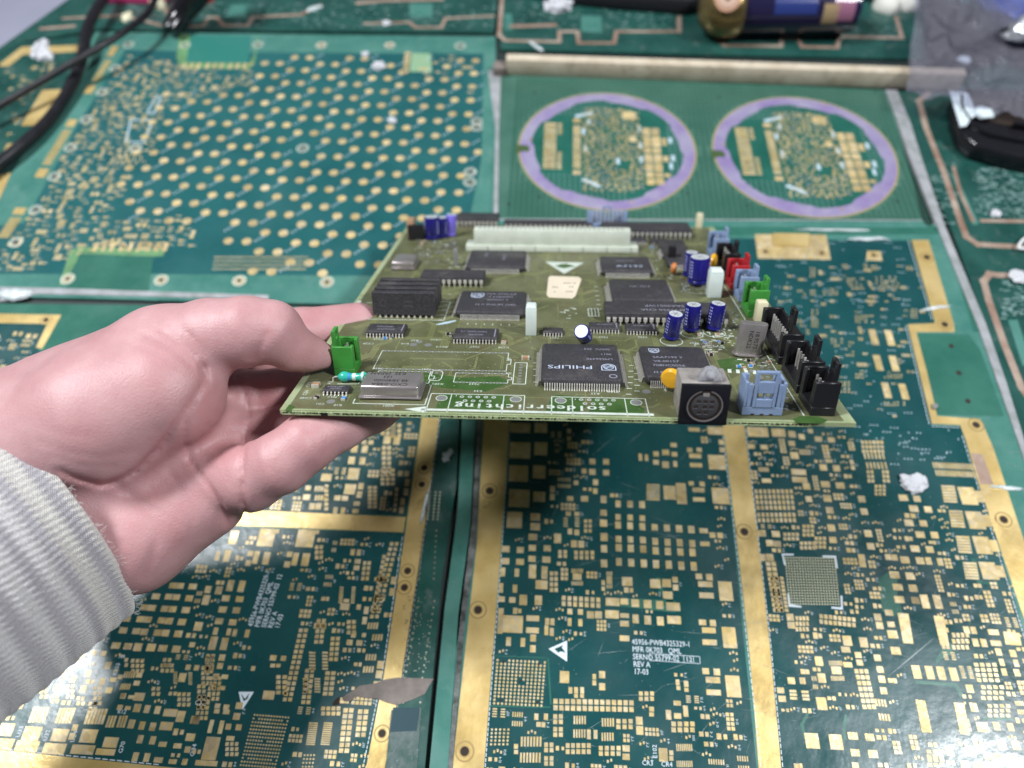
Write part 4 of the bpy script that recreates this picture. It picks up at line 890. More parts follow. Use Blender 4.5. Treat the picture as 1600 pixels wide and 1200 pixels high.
# individual pads share one unit mesh
_u = {}
def unit(kind, m):
    k = (kind, m.name)
    if k not in _u:
        mb = MB()
        if kind == 'box': mb.box(-.5, .5, -.5, .5, 0, 1)
        else: mb.prism([(.5 * math.cos(2 * math.pi * i / 14), .5 * math.sin(2 * math.pi * i / 14)) for i in range(14)], 0, 1)
        me = bpy.data.meshes.new('pad'); me.from_pydata(mb.v, [], mb.f); me.materials.append(m); _u[k] = me
    return _u[k]
class Pads:
    """collects copper pads on one panel: largest 300 become objects, the rest one mesh"""
    def __init__(s, parent, z=0.00012, m=GOLD, name='pad'): s.p = parent; s.l = []; s.z = z; s.m = m; s.g = {}; s.name = name; s.print = MB(); s.cell = .004
    def put(s, x, y, w, h, kind='box', m=None, a=0.0):
        if w < 2e-4 or h < 2e-4: return
        s.l.append((x, y, w, h, kind, m or s.m, a)); c = s.cell
        for i in range(int((x - w / 2) // c), int((x + w / 2) // c) + 1):
            for j in range(int((y - h / 2) // c), int((y + h / 2) // c) + 1): s.g.setdefault((i, j), []).append((x, y, w / 2, h / 2))
    def free(s, x, y, w, h, gap=.00065):
        c = s.cell; a, b = w / 2 + gap, h / 2 + gap
        for i in range(int((x - a) // c), int((x + a) // c) + 1):
            for j in range(int((y - b) // c), int((y + b) // c) + 1):
                for (qx, qy, qa, qb) in s.g.get((i, j), ()):
                    if abs(x - qx) < a + qa and abs(y - qy) < b + qb: return False
        return True
    def px(s, cx, cy, w, h, kind='box', m=None):
        x, y = T(cx, cy); xa, xb = T(cx - w / 2, cy), T(cx + w / 2, cy); ya, yb = T(cx, cy - h / 2), T(cx, cy + h / 2)
        s.put(x, y, abs(xb[0] - xa[0]), abs(ya[1] - yb[1]), kind, m)
    def crop(s, ox, oy, k, lst, kind='box', m=None):
        for q in lst: s.px(ox + q[0] * k, oy + q[1] * k, q[2] * k, q[3] * k, kind, m)
    def mark(s, x, y, w, vert=False, hgt=.0011):
        n = max(2, int(w / .0009)); st = w / n
        for i in range(n):
            t = (i + .5) * st - w / 2; cx, cy = (x, y + t) if vert else (x + t, y); a, b = (hgt, st * .62) if vert else (st * .62, hgt)
            k = random.random(); th = .00016
            z = s.z
            if k < .4: s.print.box(cx - a / 2, cx + a / 2, cy - b / 2, cy - b / 2 + th, z, z + .00003); s.print.box(cx - a / 2, cx - a / 2 + th, cy - b / 2 + th * 1.2, cy + b / 2, z, z + .00003)
            elif k < .75: s.print.box(cx - a / 2, cx + a / 2, cy + b / 2 - th, cy + b / 2, z, z + .00003); s.print.box(cx - th / 2, cx + th / 2, cy - b / 2, cy + b / 2 - th * 1.2, z, z + .00003)
            else: s.print.box(cx - a / 2, cx + a / 2, cy - b / 2, cy - b / 2 + th, z, z + .00003); s.print.box(cx - a / 2, cx + a / 2, cy + b / 2 - th, cy + b / 2, z, z + .00003)
    def word(s, st, px, py, size, rot=0, align='LEFT', sx=1.0):
        x, y = T(px, py); s.print.text(st, size, Matrix.Translation((x, y, s.z + .00004)) @ Matrix.Rotation(R(rot), 4, 'Z') @ Matrix.Diagonal((sx, 1, 1, 1)), align)
    def fill(s, poly, n, seed, big=.35, scale=1.0, clear=(), marks=True, vertical=None):
        rs = random.Random(seed); P = TP(poly); xs = [p[0] for p in P]; ys = [p[1] for p in P]; CL = [TP(c) for c in clear]
        def inside(P, x, y):
            c = False; j = len(P) - 1
            for i in range(len(P)):
                if (P[i][1] > y) != (P[j][1] > y) and x < (P[j][0] - P[i][0]) * (y - P[i][1]) / (P[j][1] - P[i][1]) + P[i][0]: c = not c
                j = i
            return c
        for _ in range(n):
            x, y = rs.uniform(min(xs), max(xs)), rs.uniform(min(ys), max(ys)); t = rs.random(); items = []; q = scale * .001
            if t < .34:                              # grid of small squares
                w_, h_ = rs.choice([(1.6, 1.6), (1.7, 1.9), (1.3, 1.5)]); nx, ny = rs.choice([(2, 2), (2, 3), (3, 2), (2, 4), (4, 2), (2, 5), (3, 3), (5, 2)])
                for i in range(nx):
                    for j in range(ny): items.append(((i - (nx - 1) / 2) * (w_ + .45), (j - (ny - 1) / 2) * (h_ + .45), w_, h_))
            elif t < .46:                            # small outline chip footprint
                nn = rs.choice([3, 4, 5, 7]); v = rs.random() < .5; pt = rs.choice([.9, 1.1])
                for i in range(nn):
                    for sd_ in (-1, 1):
                        a, b_ = (i - (nn - 1) / 2) * pt, sd_ * 2.0
                        items.append((a, b_, pt * .55, 2.2) if v else (b_, a, 2.2, pt * .55))
            elif t < .46 + .26 * (big / .35):        # pair of larger pads
                w_ = rs.uniform(2.2, 3.4); h_ = rs.uniform(2.4, 4.2); v = rs.random() < .5; g_ = rs.uniform(.5, 2)
                for sd_ in (-1, 1): items.append(((0, sd_ * (h_ / 2 + g_ / 2), w_, h_) if v else (sd_ * (w_ / 2 + g_ / 2), 0, w_, h_)))
            elif t < .82:
                w_ = rs.uniform(1.4, 2.4); items = [(0, 0, w_, w_ * rs.uniform(.8, 1.4)), (rs.uniform(2.2, 3), 0, w_ * .8, w_)]
            else:
                nn = rs.choice([2, 3]); items = [(i * 1.6, (i % 2) * .6, .9, 1.2) for i in range(nn)]
            ok = True
            for (a, b_, w_, h_) in items:
                X, Y = x + a * q, y + b_ * q
                if not inside(P, X, Y) or not s.free(X, Y, w_ * q, h_ * q) or any(inside(c, X, Y) for c in CL): ok = False; break
            if not ok: continue
            for (a, b_, w_, h_) in items: s.put(x + a * q, y + b_ * q, w_ * q, h_ * q)
            if marks and rs.random() < .8:
                ex = max(abs(a) + w_ / 2 for a, b_, w_, h_ in items) * q + .0012; ey = max(abs(b_) + h_ / 2 for a, b_, w_, h_ in items) * q
                if s.free(x + ex, y, .0012, .003, .0001) and inside(P, x + ex, y): s.mark(x + ex, y, .0026 * scale, True); s.put_block(x + ex, y, .0014, .003)
    def put_block(s, x, y, w, h):
        c = s.cell
        for i in range(int((x - w / 2) // c), int((x + w / 2) // c) + 1):
            for j in range(int((y - h / 2) // c), int((y + h / 2) // c) + 1): s.g.setdefault((i, j), []).append((x, y, w / 2, h / 2))
    def finish(s, maxn=300, print_m=WHITEP):
        s.l.sort(key=lambda q: -q[2] * q[3] / (0.3 + abs(q[1]) * 2.5)); th = .00009
        for (x, y, w, h, kind, m, a) in s.l[:maxn]:
            if w * h < 1.6e-6: continue
            o = bpy.data.objects.new(s.name, unit(kind, m)); COL.objects.link(o); o.parent = s.p; o.location = (x, y, s.z - .00003); o.scale = (w, h, th); o.rotation_euler = (0, 0, a)
        rest = [q for i, q in enumerate(s.l) if i >= maxn or q[2] * q[3] < 1.6e-6]
        by = {}
        for q in rest: by.setdefault(q[5].name, []).append(q)
        for k, L_ in by.items():
            mb = MB()
            for (x, y, w, h, kind, m, a) in L_:
                if kind == 'box': mb.box(x - w / 2, x + w / 2, y - h / 2, y + h / 2, s.z - .00003, s.z + .00006)
                else: mb.prism([(x + w / 2 * math.cos(2 * math.pi * i / 8), y + h / 2 * math.sin(2 * math.pi * i / 8)) for i in range(8)], s.z - .00003, s.z + .00006)
            mb.build('small_pads', L_[0][5], s.p, kind='stuff')
        if s.print.v: s.print.build('printed_marks', print_m, s.p, kind='stuff')
def eyelets(parent, pts, r=.0026, z=0.0001, m=GOLDW, rim=True, hole=None):
    for (px, py) in pts:
        x, y = T(px, py); mb = MB(); n = 18; ro, ri = r, r * .82
        if rim:
            for (a_, b_) in ((ro, ri), (r * .56, r * .44)):
                for i in range(n):
                    a, b = 2 * math.pi * i / n, 2 * math.pi * (i + 1) / n
                    mb.prism([(x + b_ * math.cos(a), y + b_ * math.sin(a)), (x + a_ * math.cos(a), y + a_ * math.sin(a)), (x + a_ * math.cos(b), y + a_ * math.sin(b)), (x + b_ * math.cos(b), y + b_ * math.sin(b))], z, z + .00008)
            o = mb.build('hole_ring', mat('ring_groove', (.34, .24, .09), .45, .2) if m is GOLDW else m, parent)
        h = MB(); h.prism([(x + r * .44 * math.cos(2 * math.pi * i / n), y + r * .44 * math.sin(2 * math.pi * i / n)) for i in range(n)], z, z + .00004)
        h.build('hole', HOLE, parent)
# ---------------------------------------------------------------- right-hand production panel (central and right boards)
RP = slab('bare_circuit_board', 'large bare circuit panel with wide gold borders filling the lower right of the table', 'circuit panel',
          [(690, 346), (1467, 352), (1500, 420), (1540, 520), (1596, 690), (1700, 980), (1800, 1260), (676, 1260), (690, 1180), (742, 800), (752, 650)], GREENL)
sheet([(1092, 372), (1426, 376), (1460, 505), (1421, 506), (1456, 664), (1503, 666), (1530, 748), (1600, 990), (1700, 1260), (1195, 1260), (1166, 672), (1092, 420)], 0, .00008, TEAL, 'solder_mask', RP)
sheet([(797, 520), (1129, 520), (1129, 668), (1188, 1258), (748, 1258), (757, 1170), (781, 900), (797, 650)], 0, .00008, TEAL, 'solder_mask', RP)
def strip(pts, parent, name='gold_border', z=.00010, m=GOLDW, label=None): return sheet(pts, 0.00002, z, m, name, parent, label)
strip([(759, 560), (797, 560), (796, 654), (781, 880), (757, 1190), (752, 1258), (700, 1258), (709, 1180), (745, 850), (756, 654)], RP)
strip([(1128, 560), (1160, 560), (1163, 668), (1182, 820), (1203, 1010), (1226, 1258), (1190, 1258), (1172, 1030), (1152, 850), (1130, 668)], RP)
strip([(1424, 375), (1451, 375), (1490, 505), (1492, 519), (1432, 519), (1447, 560), (1464, 650), (1532, 655), (1552, 700), (1600, 845), (1700, 1160), (1700, 1300), (1694, 1300), (1606, 985), (1526, 747), (1509, 688), (1500, 664), (1456, 662), (1418, 507), (1461, 505)], RP)
sheet([(1432, 521), (1514, 523), (1532, 548), (1568, 650), (1464, 648), (1448, 580)], .00002, .00020, GREENM, 'green_tab', RP, 'green tab with three small holes')
eyelets(RP, [(1486, 541), (1498, 583), (1512, 627)], .0034, .0002, GREENM, rim=False)
eyelets(RP, [(1448, 402), (1476, 507), (1525, 664), (1568, 812), (765, 767), (747, 953), (726, 1174), (1163, 831)], .0042)
# green residues beside the border
for p_ in ([(1104, 352), (1466, 354), (1472, 366), (1105, 368)],): sheet(p_, .00002, .00006, GREENM, 'mask_margin', RP)
sheet([(1492, 400), (1500, 420), (1538, 520), (1522, 518), (1495, 430)], .00002, .00008, GREENM, 'mask_margin', RP)
P = Pads(RP)
# upper gold tab and little square
strip([(1179, 366), (1291, 367), (1298, 406), (1184, 404)], RP, 'gold_tab', .00016, GOLD); sheet([(1207, 366), (1264, 367), (1263, 386), (1208, 385)], .00016, .0012, GOLDW, 'gold_block', RP)
strip([(1355, 392), (1376, 393), (1379, 408), (1353, 407)], RP, 'gold_tab', .00016, GOLD); eyelets(RP, [(1196, 393), (1284, 396), (1365, 399)], .0028, .0002)
# --- central board, near rows (positions read from the photograph, in picture pixels after the crop scale)
a = .25
P.crop(740, 650, a, [(290, 75, 130, 60), (420, 75, 80, 60), (290, 215, 130, 100), (420, 205, 80, 80), (280, 360, 120, 100), (410, 350, 80, 80), (285, 515, 130, 110), (410, 505, 75, 62), (255, 650, 95, 100), (385, 632, 60, 45), (385, 692, 60, 45),
 (370, 757, 55, 40), (200, 832, 50, 40), (292, 838, 45, 38), (367, 825, 45, 38), (460, 828, 45, 38), (198, 908, 50, 40), (290, 912, 50, 38), (365, 893, 45, 38), (455, 898, 50, 38), (183, 975, 28, 55), (270, 980, 28, 50), (368, 972, 45, 85), (443, 980, 38, 80),
 (172, 1075, 25, 60), (258, 1080, 28, 50), (425, 1055, 75, 55), (175, 1145, 40, 35), (242, 1150, 40, 35), (310, 1150, 48, 65), (405, 1152, 45, 60), (603, 517, 40, 30), (693, 518, 45, 35), (525, 765, 45, 60),
 (812, 522, 35, 45), (812, 605, 40, 38), (812, 670, 45, 45), (815, 757, 45, 50), (815, 830, 38, 45), (815, 922, 40, 48), (903, 550, 32, 42), (978, 552, 36, 42), (1052, 555, 36, 42),
 (903, 632, 32, 36), (903, 682, 36, 44), (978, 635, 34, 36), (978, 687, 36, 44), (1054, 640, 34, 36), (1054, 692, 36, 44), (1132, 697, 38, 40), (1208, 700, 38, 42), (1284, 705, 40, 45), (1360, 710, 40, 45), (1437, 718, 52, 30),
 (905, 770, 36, 40), (907, 824, 38, 46), (980, 773, 36, 40), (982, 828, 38, 46), (1058, 776, 36, 40), (1060, 832, 38, 46), (1135, 785, 36, 44), (1138, 843, 38, 46), (1212, 790, 36, 44), (1214, 847, 38, 46), (1288, 793, 36, 46), (1292, 851, 38, 46), (1366, 798, 36, 44), (1368, 853, 38, 48), (1445, 800, 60, 28),
 (908, 912, 36, 48), (985, 917, 38, 48), (1064, 922, 38, 50), (1140, 926, 38, 50), (1220, 930, 38, 50), (1298, 936, 38, 52), (1376, 940, 38, 54), (742, 285, 36, 34), (742, 350, 40, 36), (828, 287, 38, 34), (828, 355, 38, 34), (762, 415, 32, 36), (690, 345, 30, 30), (640, 418, 30, 28), (760, 470, 28, 34),
 (1225, 480, 75, 85), (1298, 485, 62, 130), (1385, 250, 75, 28), (1390, 308, 75, 26), (1405, 463, 75, 28), (1408, 522, 75, 26), (1350, 213, 32, 26), (1410, 213, 32, 26), (1360, 422, 32, 26), (1428, 425, 32, 28), (1448, 1052, 90, 35), (1455, 1122, 90, 35), (1408, 1003, 40, 35), (1473, 1008, 40, 40), (1378, 85, 70, 24),
 (1512, 92, 100, 50), (1520, 290, 105, 90), (1543, 500, 105, 100), (1575, 1095, 85, 120), (960, 1035, 65, 55), (1135, 1048, 65, 55), (1206, 1045, 55, 50), (1213, 1120, 60, 45),
 (1250, 182, 40, 26), (1200, 228, 44, 34), (1255, 240, 36, 28), (1140, 238, 34, 30), (1200, 305, 42, 40), (1140, 290, 36, 30), (1260, 300, 24, 36), (1042, 258, 22, 44), (1080, 262, 20, 40),
 (868, 1162, 85, 50), (942, 1160, 50, 38), (1010, 1170, 48, 48), (1087, 1176, 48, 50), (1163, 1182, 45, 50), (1247, 1192, 85, 50), (647, 1005, 55, 40), (848, 1025, 34, 50), (645, 728, 30, 36), (602, 722, 28, 36), (810, 1042, 22, 30), (810, 1080, 22, 26)])
for i in range(7): P.px(740 + 1122 * a, 650 + (432 + i * 15) * a, 82 * a, 9 * a)
for i in range(8):
    P.px(740 + (615 + i * 9.3) * a, 650 + 968 * a, 5.5 * a, 26 * a); P.px(740 + (615 + i * 9.3) * a, 650 + 1046 * a, 5.5 * a, 26 * a)
for i in range(4): P.px(740 + (833 + i * 10) * a, 650 + 985 * a, 6 * a, 24 * a); P.px(740 + (833 + i * 10) * a, 650 + 1066 * a, 6 * a, 24 * a); P.px(740 + (640 + i * 34) * a, 650 + 855 * a, 22 * a, 26 * a); P.px(740 + (640 + i * 34) * a, 650 + 885 * a, 22 * a, 24 * a)
for i in range(2):
    P.px(740 + (540 + i * 32) * a, 650 + 850 * a, 22 * a, 24 * a); P.px(740 + (540 + i * 32) * a, 650 + 877 * a, 22 * a, 22 * a)
    for j in range(4): P.px(740 + (487 + i * 28) * a, 650 + (985 + j * 34) * a, 22 * a, 26 * a)
    for j in range(4): P.px(740 + (575 + i * 72) * a, 650 + (640 + j * 16) * a, 28 * a, 9 * a)
    for j in range(3): P.px(740 + (700 + i * 28) * a, 650 + (658 + j * 30) * a, 20 * a, 22 * a)
for i in range(7):
    for yy, hh_ in ((1138, 28), (1173, 30)): P.px(740 + (563 + i * 36) * a, 650 + (yy + i * 2) * a, 24 * a, hh_ * a)
# green copper islands behind the power pads
sheet([(954, 934), (1054, 938), (1058, 943), (1064, 955), (1052, 957), (955, 946)], .00002, .00010, GREENM, 'green_copper_island', RP)
sheet([(1025, 902), (1032, 902), (1038, 925), (1054, 940), (1042, 940), (1030, 924)], .00002, .00010, GREENM, 'green_copper_island', RP)
P.crop(740, 900, a, [(230, 300, 155, 108), (168, 280, 34, 160), (370, 265, 80, 35), (368, 340, 80, 35), (460, 285, 26, 42), (492, 287, 26, 42), (455, 340, 24, 60), (488, 350, 26, 50), (730, 243, 44, 45), (780, 243, 44, 45), (865, 240, 85, 50), (943, 248, 55, 28), (943, 298, 55, 35),
 (1012, 268, 38, 55), (1088, 276, 42, 55), (1167, 282, 42, 55), (1253, 275, 85, 50), (943, 390, 60, 35), (602, 222, 32, 35), (667, 225, 32, 35), (600, 288, 24, 50), (667, 292, 26, 45), (372, 388, 36, 45), (370, 455, 36, 45), (218, 410, 30, 55), (308, 415, 28, 55),
 (568, 632, 58, 75), (803, 617, 38, 45), (803, 692, 38, 45), (754, 630, 22, 34), (754, 668, 24, 32), (605, 715, 24, 40), (640, 715, 24, 40), (678, 715, 24, 40), (640, 750, 24, 24), (678, 750, 24, 24), (1035, 905, 42, 50), (1038, 965, 44, 55),
 (953, 1078, 45, 40), (953, 1130, 45, 40), (1430, 290, 45, 35), (1495, 295, 38, 40), (1470, 340, 85, 35), (1475, 415, 90, 35), (1450, 595, 42, 38), (1520, 600, 40, 42), (1495, 650, 90, 38), (1500, 728, 90, 35), (1598, 385, 85, 130), (1622, 690, 90, 135),
 (1272, 795, 45, 30), (1218, 868, 34, 60), (1275, 875, 45, 35), (1325, 845, 30, 70), (1185, 1118, 55, 85), (1112, 832, 30, 30), (1112, 865, 30, 26), (265, 1065, 26, 30), (265, 1100, 26, 26), (392, 880, 26, 40), (452, 880, 26, 40), (720, 990, 24, 60), (762, 990, 24, 56), (1430, 878, 24, 30), (1462, 880, 26, 30),
 (1275, 665, 24, 36), (1328, 675, 28, 38), (1280, 700, 24, 26), (1330, 712, 26, 24), (1235, 1105, 26, 30), (1235, 1140, 26, 30)])
for i in range(14):
    if i == 7: pass
    for yy in (783, 824): P.px(740 + (512 + i * 36.5) * a, 900 + (yy + i * .8) * a, 27 * a, 32 * a)
for j in range(13):
    for i in range(13):
        if (i, j) in ((2, 0), (1, 0), (11, 0), (2, 11), (1, 11), (11, 11), (6, 6), (7, 6), (6, 5)): continue
        P.px(740 + (150 - j * 1.8 + i * 24.6) * a, 900 + (526 + j * 22.5 + i * 1.2) * a, 15 * a, 17 * a, 'disc')
eyelets(RP, [(740 + 188 * a, 900 + 537 * a), (740 + 408 * a, 900 + 550 * a), (740 + 290 * a, 900 + 660 * a), (740 + 172 * a, 900 + 775 * a), (740 + 397 * a, 900 + 792 * a)], .0014, .0001, GREENM, rim=False)
for q in (((768, 1024), (853, 1027), (853, 1028.6), (768, 1025.6)), ((855, 1028), (857.5, 1028), (862, 1101), (859.5, 1101)), ((764, 1102), (860, 1104), (860, 1106), (764, 1104))): sheet(list(q), .00002, .00010, GREENM, 'green_outline', RP)
for i in range(5):
    for j in range(5): P.px(740 + (115 - j * 1.5 + i * 25.5) * a, 900 + (960 + j * 23) * a, 15 * a, 16 * a, 'disc')
    P.px(740 + (630 + i * 16.5) * a, 900 + 900 * a, 10 * a, 52 * a); P.px(740 + (806 + i * 16.5) * a, 900 + 915 * a, 10 * a, 52 * a)
    P.px(740 + (628 + i * 16.5) * a, 900 + 985 * a, 10 * a, 52 * a); P.px(740 + (804 + i * 16.5) * a, 900 + 1005 * a, 10 * a, 52 * a)
    for yy in (1060, 1098): P.px(740 + (588 + i * 33) * a, 900 + yy * a, 24 * a, 30 * a)
for i in range(7):
    P.px(740 + (301 + i * 19.5) * a, 900 + 1035 * a, 12 * a, 62 * a); P.px(740 + (296 + i * 19.5) * a, 900 + 1135 * a, 12 * a, 62 * a)
for i in range(2):
    for yy in (878, 912, 958, 992): P.px(740 + (510 + i * 35) * a, 900 + yy * a, 25 * a, 28 * a)
    for yy in (1055, 1088, 1140, 1172): P.px(740 + (453 + i * 34) * a, 900 + yy * a, 24 * a, 28 * a)
for i in range(4):
    for yy in (925, 962): P.px(740 + (1250 + i * 39) * a, 900 + yy * a, 28 * a, 30 * a)
    for yy in (1076, 1110): P.px(740 + (795 + i * 37) * a, 900 + yy * a, 25 * a, 28 * a)
for i in range(3):
    for yy in (908, 943): P.px(740 + (905 + i * 38) * a, 900 + yy * a, 26 * a, 28 * a)
    for yy in (735, 768): P.px(740 + (1045 + i * 35) * a, 900 + yy * a, 24 * a, 26 * a)
for i in range(9): P.px(740 + (1270 + i * 11.5) * a, 900 + 1072 * a, 6.5 * a, 44 * a); P.px(740 + (1272 + i * 11.5) * a, 900 + 1175 * a, 6.5 * a, 40 * a)
tx = [(984, 998), (1095, 998), (1098, 1052), (984, 1052)]; tri_ = [(856, 1000), (888, 1000), (888, 1036), (856, 1036)]; bare = [(870, 1004), (980, 985), (984, 1050), (1060, 1055), (1060, 1110), (900, 1080), (865, 1040)]; sq = [(764, 1022), (864, 1026), (864, 1108), (764, 1106)]
blank = [[(925, 655), (1100, 662), (1085, 735), (1045, 750), (1000, 792), (928, 745)], [(928, 775), (1112, 782), (1112, 905), (932, 905)], [(775, 845), (868, 850), (866, 950), (775, 945)], [(790, 655), (855, 655), (848, 835), (788, 835)], [(1062, 700), (1110, 700), (1105, 815), (1062, 810)], [(1060, 900), (1125, 905), (1130, 1100), (1090, 1100)]]
P.fill([(800, 660), (1128, 668), (1140, 900), (1172, 1200), (1176, 1240), (756, 1240), (764, 1110), (786, 880)], 4200, 21, big=.15, scale=.9, clear=(tx, tri_, bare, sq, [(800, 650), (850, 650), (840, 720), (800, 720)], [(945, 665), (1030, 670), (1000, 760), (935, 700)], [(1010, 960), (1100, 965), (1100, 1000), (1010, 1000)], [(880, 1080), (960, 1080), (960, 1100), (880, 1100)], *blank))
# --- lettering
for i, s_ in enumerate(('45956-PWB4325329-1', 'MFR 0K703   QML', 'SERNO 55799-02', 'REV A', '17-03')): P.word(s_, 987 + i * .8, 1003 + i * 11.6, .0034, sx=.84)
bx = [(1015, 1021), (1093, 1026), (1094, 1037), (1015, 1032)]
for p_, q_ in zip(bx, bx[1:] + bx[:1]):
    (xa, ya), (xb, yb) = T(*p_), T(*q_); L_ = math.hypot(xb - xa, yb - ya); nx_, ny_ = -(yb - ya) / L_ * .0001, (xb - xa) / L_ * .0001
    P.print.prism([(xa + nx_, ya + ny_), (xb + nx_, yb + ny_), (xb - nx_, yb - ny_), (xa - nx_, ya - ny_)], .00012, .00016)
for px_ in (1068, 1083): (xa, ya), (xb, yb) = T(px_, 1024.5), T(px_ + .6, 1035.5); P.print.box(xa - .0001, xa + .0001, yb, ya, .00012, .00016)
P.word('12', 1071, 1030.5, .0030); P.word('E102', 1024, 1185, .0026, 90); P.word('CR3', 1003, 1192, .0026); P.word('CR4', 1033, 1194, .0026)
# warning triangle
t0 = [(857, 1014), (886, 1001), (886, 1034)]; P.print.prism(TP(t0), .00012, .00016)
b_ = MB().prism(TP([(866, 1014), (880, 1008), (878, 1012), (884, 1020), (876, 1018), (872, 1020)]), .00016, .0002); b_.build('warning_symbol', TEAL, RP)
# --- right board
P.crop(1100, 650, a, [(1328, 460, 1, 1)])
P.crop(1100, 650, a, [(335, 100, 130, 60), (465, 105, 85, 50), (550, 115, 45, 40), (610, 130, 36, 34), (665, 95, 30, 26), (295, 190, 45, 28), (375, 195, 45, 28), (548, 172, 40, 32), (715, 145, 45, 32), (795, 150, 45, 32), (565, 248, 50, 42), (372, 335, 65, 26), (390, 405, 60, 26),
 (570, 350, 48, 36), (615, 352, 44, 36), (575, 398, 48, 34), (622, 400, 44, 34), (745, 322, 45, 38), (828, 328, 44, 38), (758, 428, 55, 38), (850, 435, 55, 38), (640, 440, 45, 40), (770, 515, 50, 42), (985, 520, 44, 40), (655, 520, 40, 36), (785, 590, 45, 40), (1000, 598, 44, 40), (795, 700, 46, 42), (1025, 735, 46, 42), (805, 775, 45, 38), (1042, 815, 46, 40),
 (358, 733, 55, 40), (448, 738, 50, 38), (410, 795, 44, 38), (458, 800, 44, 38), (1245, 512, 55, 38), (1310, 580, 55, 40), (1280, 668, 55, 40), (1350, 742, 55, 40), (1318, 830, 55, 40), (1255, 900, 55, 42), (1190, 885, 36, 36), (1150, 882, 36, 36), (1350, 905, 50, 42), (1403, 907, 36, 44), (1330, 518, 44, 38), (1400, 585, 46, 38), (1370, 672, 46, 38), (1440, 745, 46, 40), (1410, 835, 46, 40), (1475, 912, 36, 46),
 (365, 885, 40, 42), (412, 885, 46, 44), (1285, 1000, 50, 42), (1305, 1078, 50, 42), (1190, 992, 60, 40), (1210, 1070, 60, 40), (1220, 1148, 60, 42), (1320, 1152, 50, 42), (985, 885, 40, 40), (990, 925, 42, 40)])
for i in range(9):
    for j in range(6): P.px(1100 + (325 + j * 4 + i * 27.5) * a, 650 + (472 + j * 34 + (10 if j > 3 else 0)) * a, 18 * a, 25 * a)
for i in range(6):
    for j in range(3): P.px(1100 + (990 + j * 3 + i * 24) * a, 650 + (165 + j * 28) * a, 17 * a, 20 * a)
    P.px(1100 + (1005 + i * 23) * a, 650 + 252 * a, 11 * a, 34 * a); P.px(1100 + (1020 + i * 23) * a, 650 + 310 * a, 11 * a, 40 * a)
    for j in range(3): (i in (2, 3)) or P.px(1100 + (1025 + j * 3 + i * 24) * a, 650 + (350 + j * 28) * a, 17 * a, 20 * a)
for i in range(3):
    for j in range(3): P.px(1100 + (1075 + i * 25) * a, 650 + (440 + j * 24) * a, 17 * a, 18 * a)
for i in range(2):
    for j in range(10): P.px(1100 + (400 + j * 5 + i * 34) * a, 650 + (925 + j * 32) * a, 28 * a, 25 * a)
for i in range(8):
    for j in range(2): P.px(1100 + (505 + i * 26) * a, 650 + (740 + j * 28 if i < 4 else 796 + j * 28) * a, 19 * a, 21 * a)
for i in range(3):
    for j in range(3): P.px(1100 + (700 + i * 26) * a, 650 + (765 + j * 27) * a, 19 * a, 20 * a); P.px(1100 + (625 + i * 26) * a, 650 + (690 + j * 27) * a, 19 * a, 20 * a)
# dense ball grid with pale corner brackets
for i in range(19):
    for j in range(18):
        f_ = j / 17; x0_ = 1227 + 6.5 * f_; x1_ = 1303.5 + 7 * f_; P.px(x0_ + (x1_ - x0_) * i / 18, 871.5 + 72 * f_ + .06 * i, 2.5, 2.3, 'disc', mat('pale_ball_pad', (.62, .60, .40), .4, .2))
sheet([(1225, 870), (1305, 872), (1314, 946), (1232, 943)], .0001, .00011, mat('grid_mask', (.012, .050, .040), .4), 'grid_mask', RP)
for pts in ([(1221, 865), (1240, 865.5), (1240, 868), (1224, 868), (1228, 883), (1225, 883)], [(1285, 868), (1306, 868.5), (1309, 888), (1306, 888), (1303.5, 871.5), (1285, 871)], [(1230, 928), (1233, 928), (1235, 944), (1252, 947), (1252, 949.5), (1232, 948)], [(1313, 931), (1316, 931), (1317, 953), (1299, 951), (1299, 948), (1314, 949)]): P.print.prism(TP(pts), .00012, .00016)
# fanned power pads on the right
def fetgrp(x, y, cx, cy):
    for i in range(6): P.px(x, y - 12 + i * 4.7, 23, 3.4)
for (x, y) in ((1481, 772), (1493, 811), (1504, 851), (1515, 892)):
    for i in range(6): P.px(x + i * .8, y - 11.5 + i * 4.6, 21, 3.5)
for (x, y) in ((1510, 775), (1522, 813), (1533, 852), (1543, 892)): P.px(x + 2, y, 25, 27); P.px(x + 20, y + 1, 13, 18)
sheet([(1517, 873), (1524, 873), (1530, 908), (1563, 911), (1563, 914), (1526, 911)], .00002, .0001, GREENM, 'green_outline', RP)
# connector comb
for i in range(15): P.px(1459 + i * 4.5, 727 + i * .2, 2.7, 9); P.px(1463 + i * 4.5, 739 + i * .2, 2.7, 9)
sheet([(1517, 708), (1535, 710), (1552, 757), (1532, 757)], .00012, .00018, COPPER, 'bare_copper_window', RP)
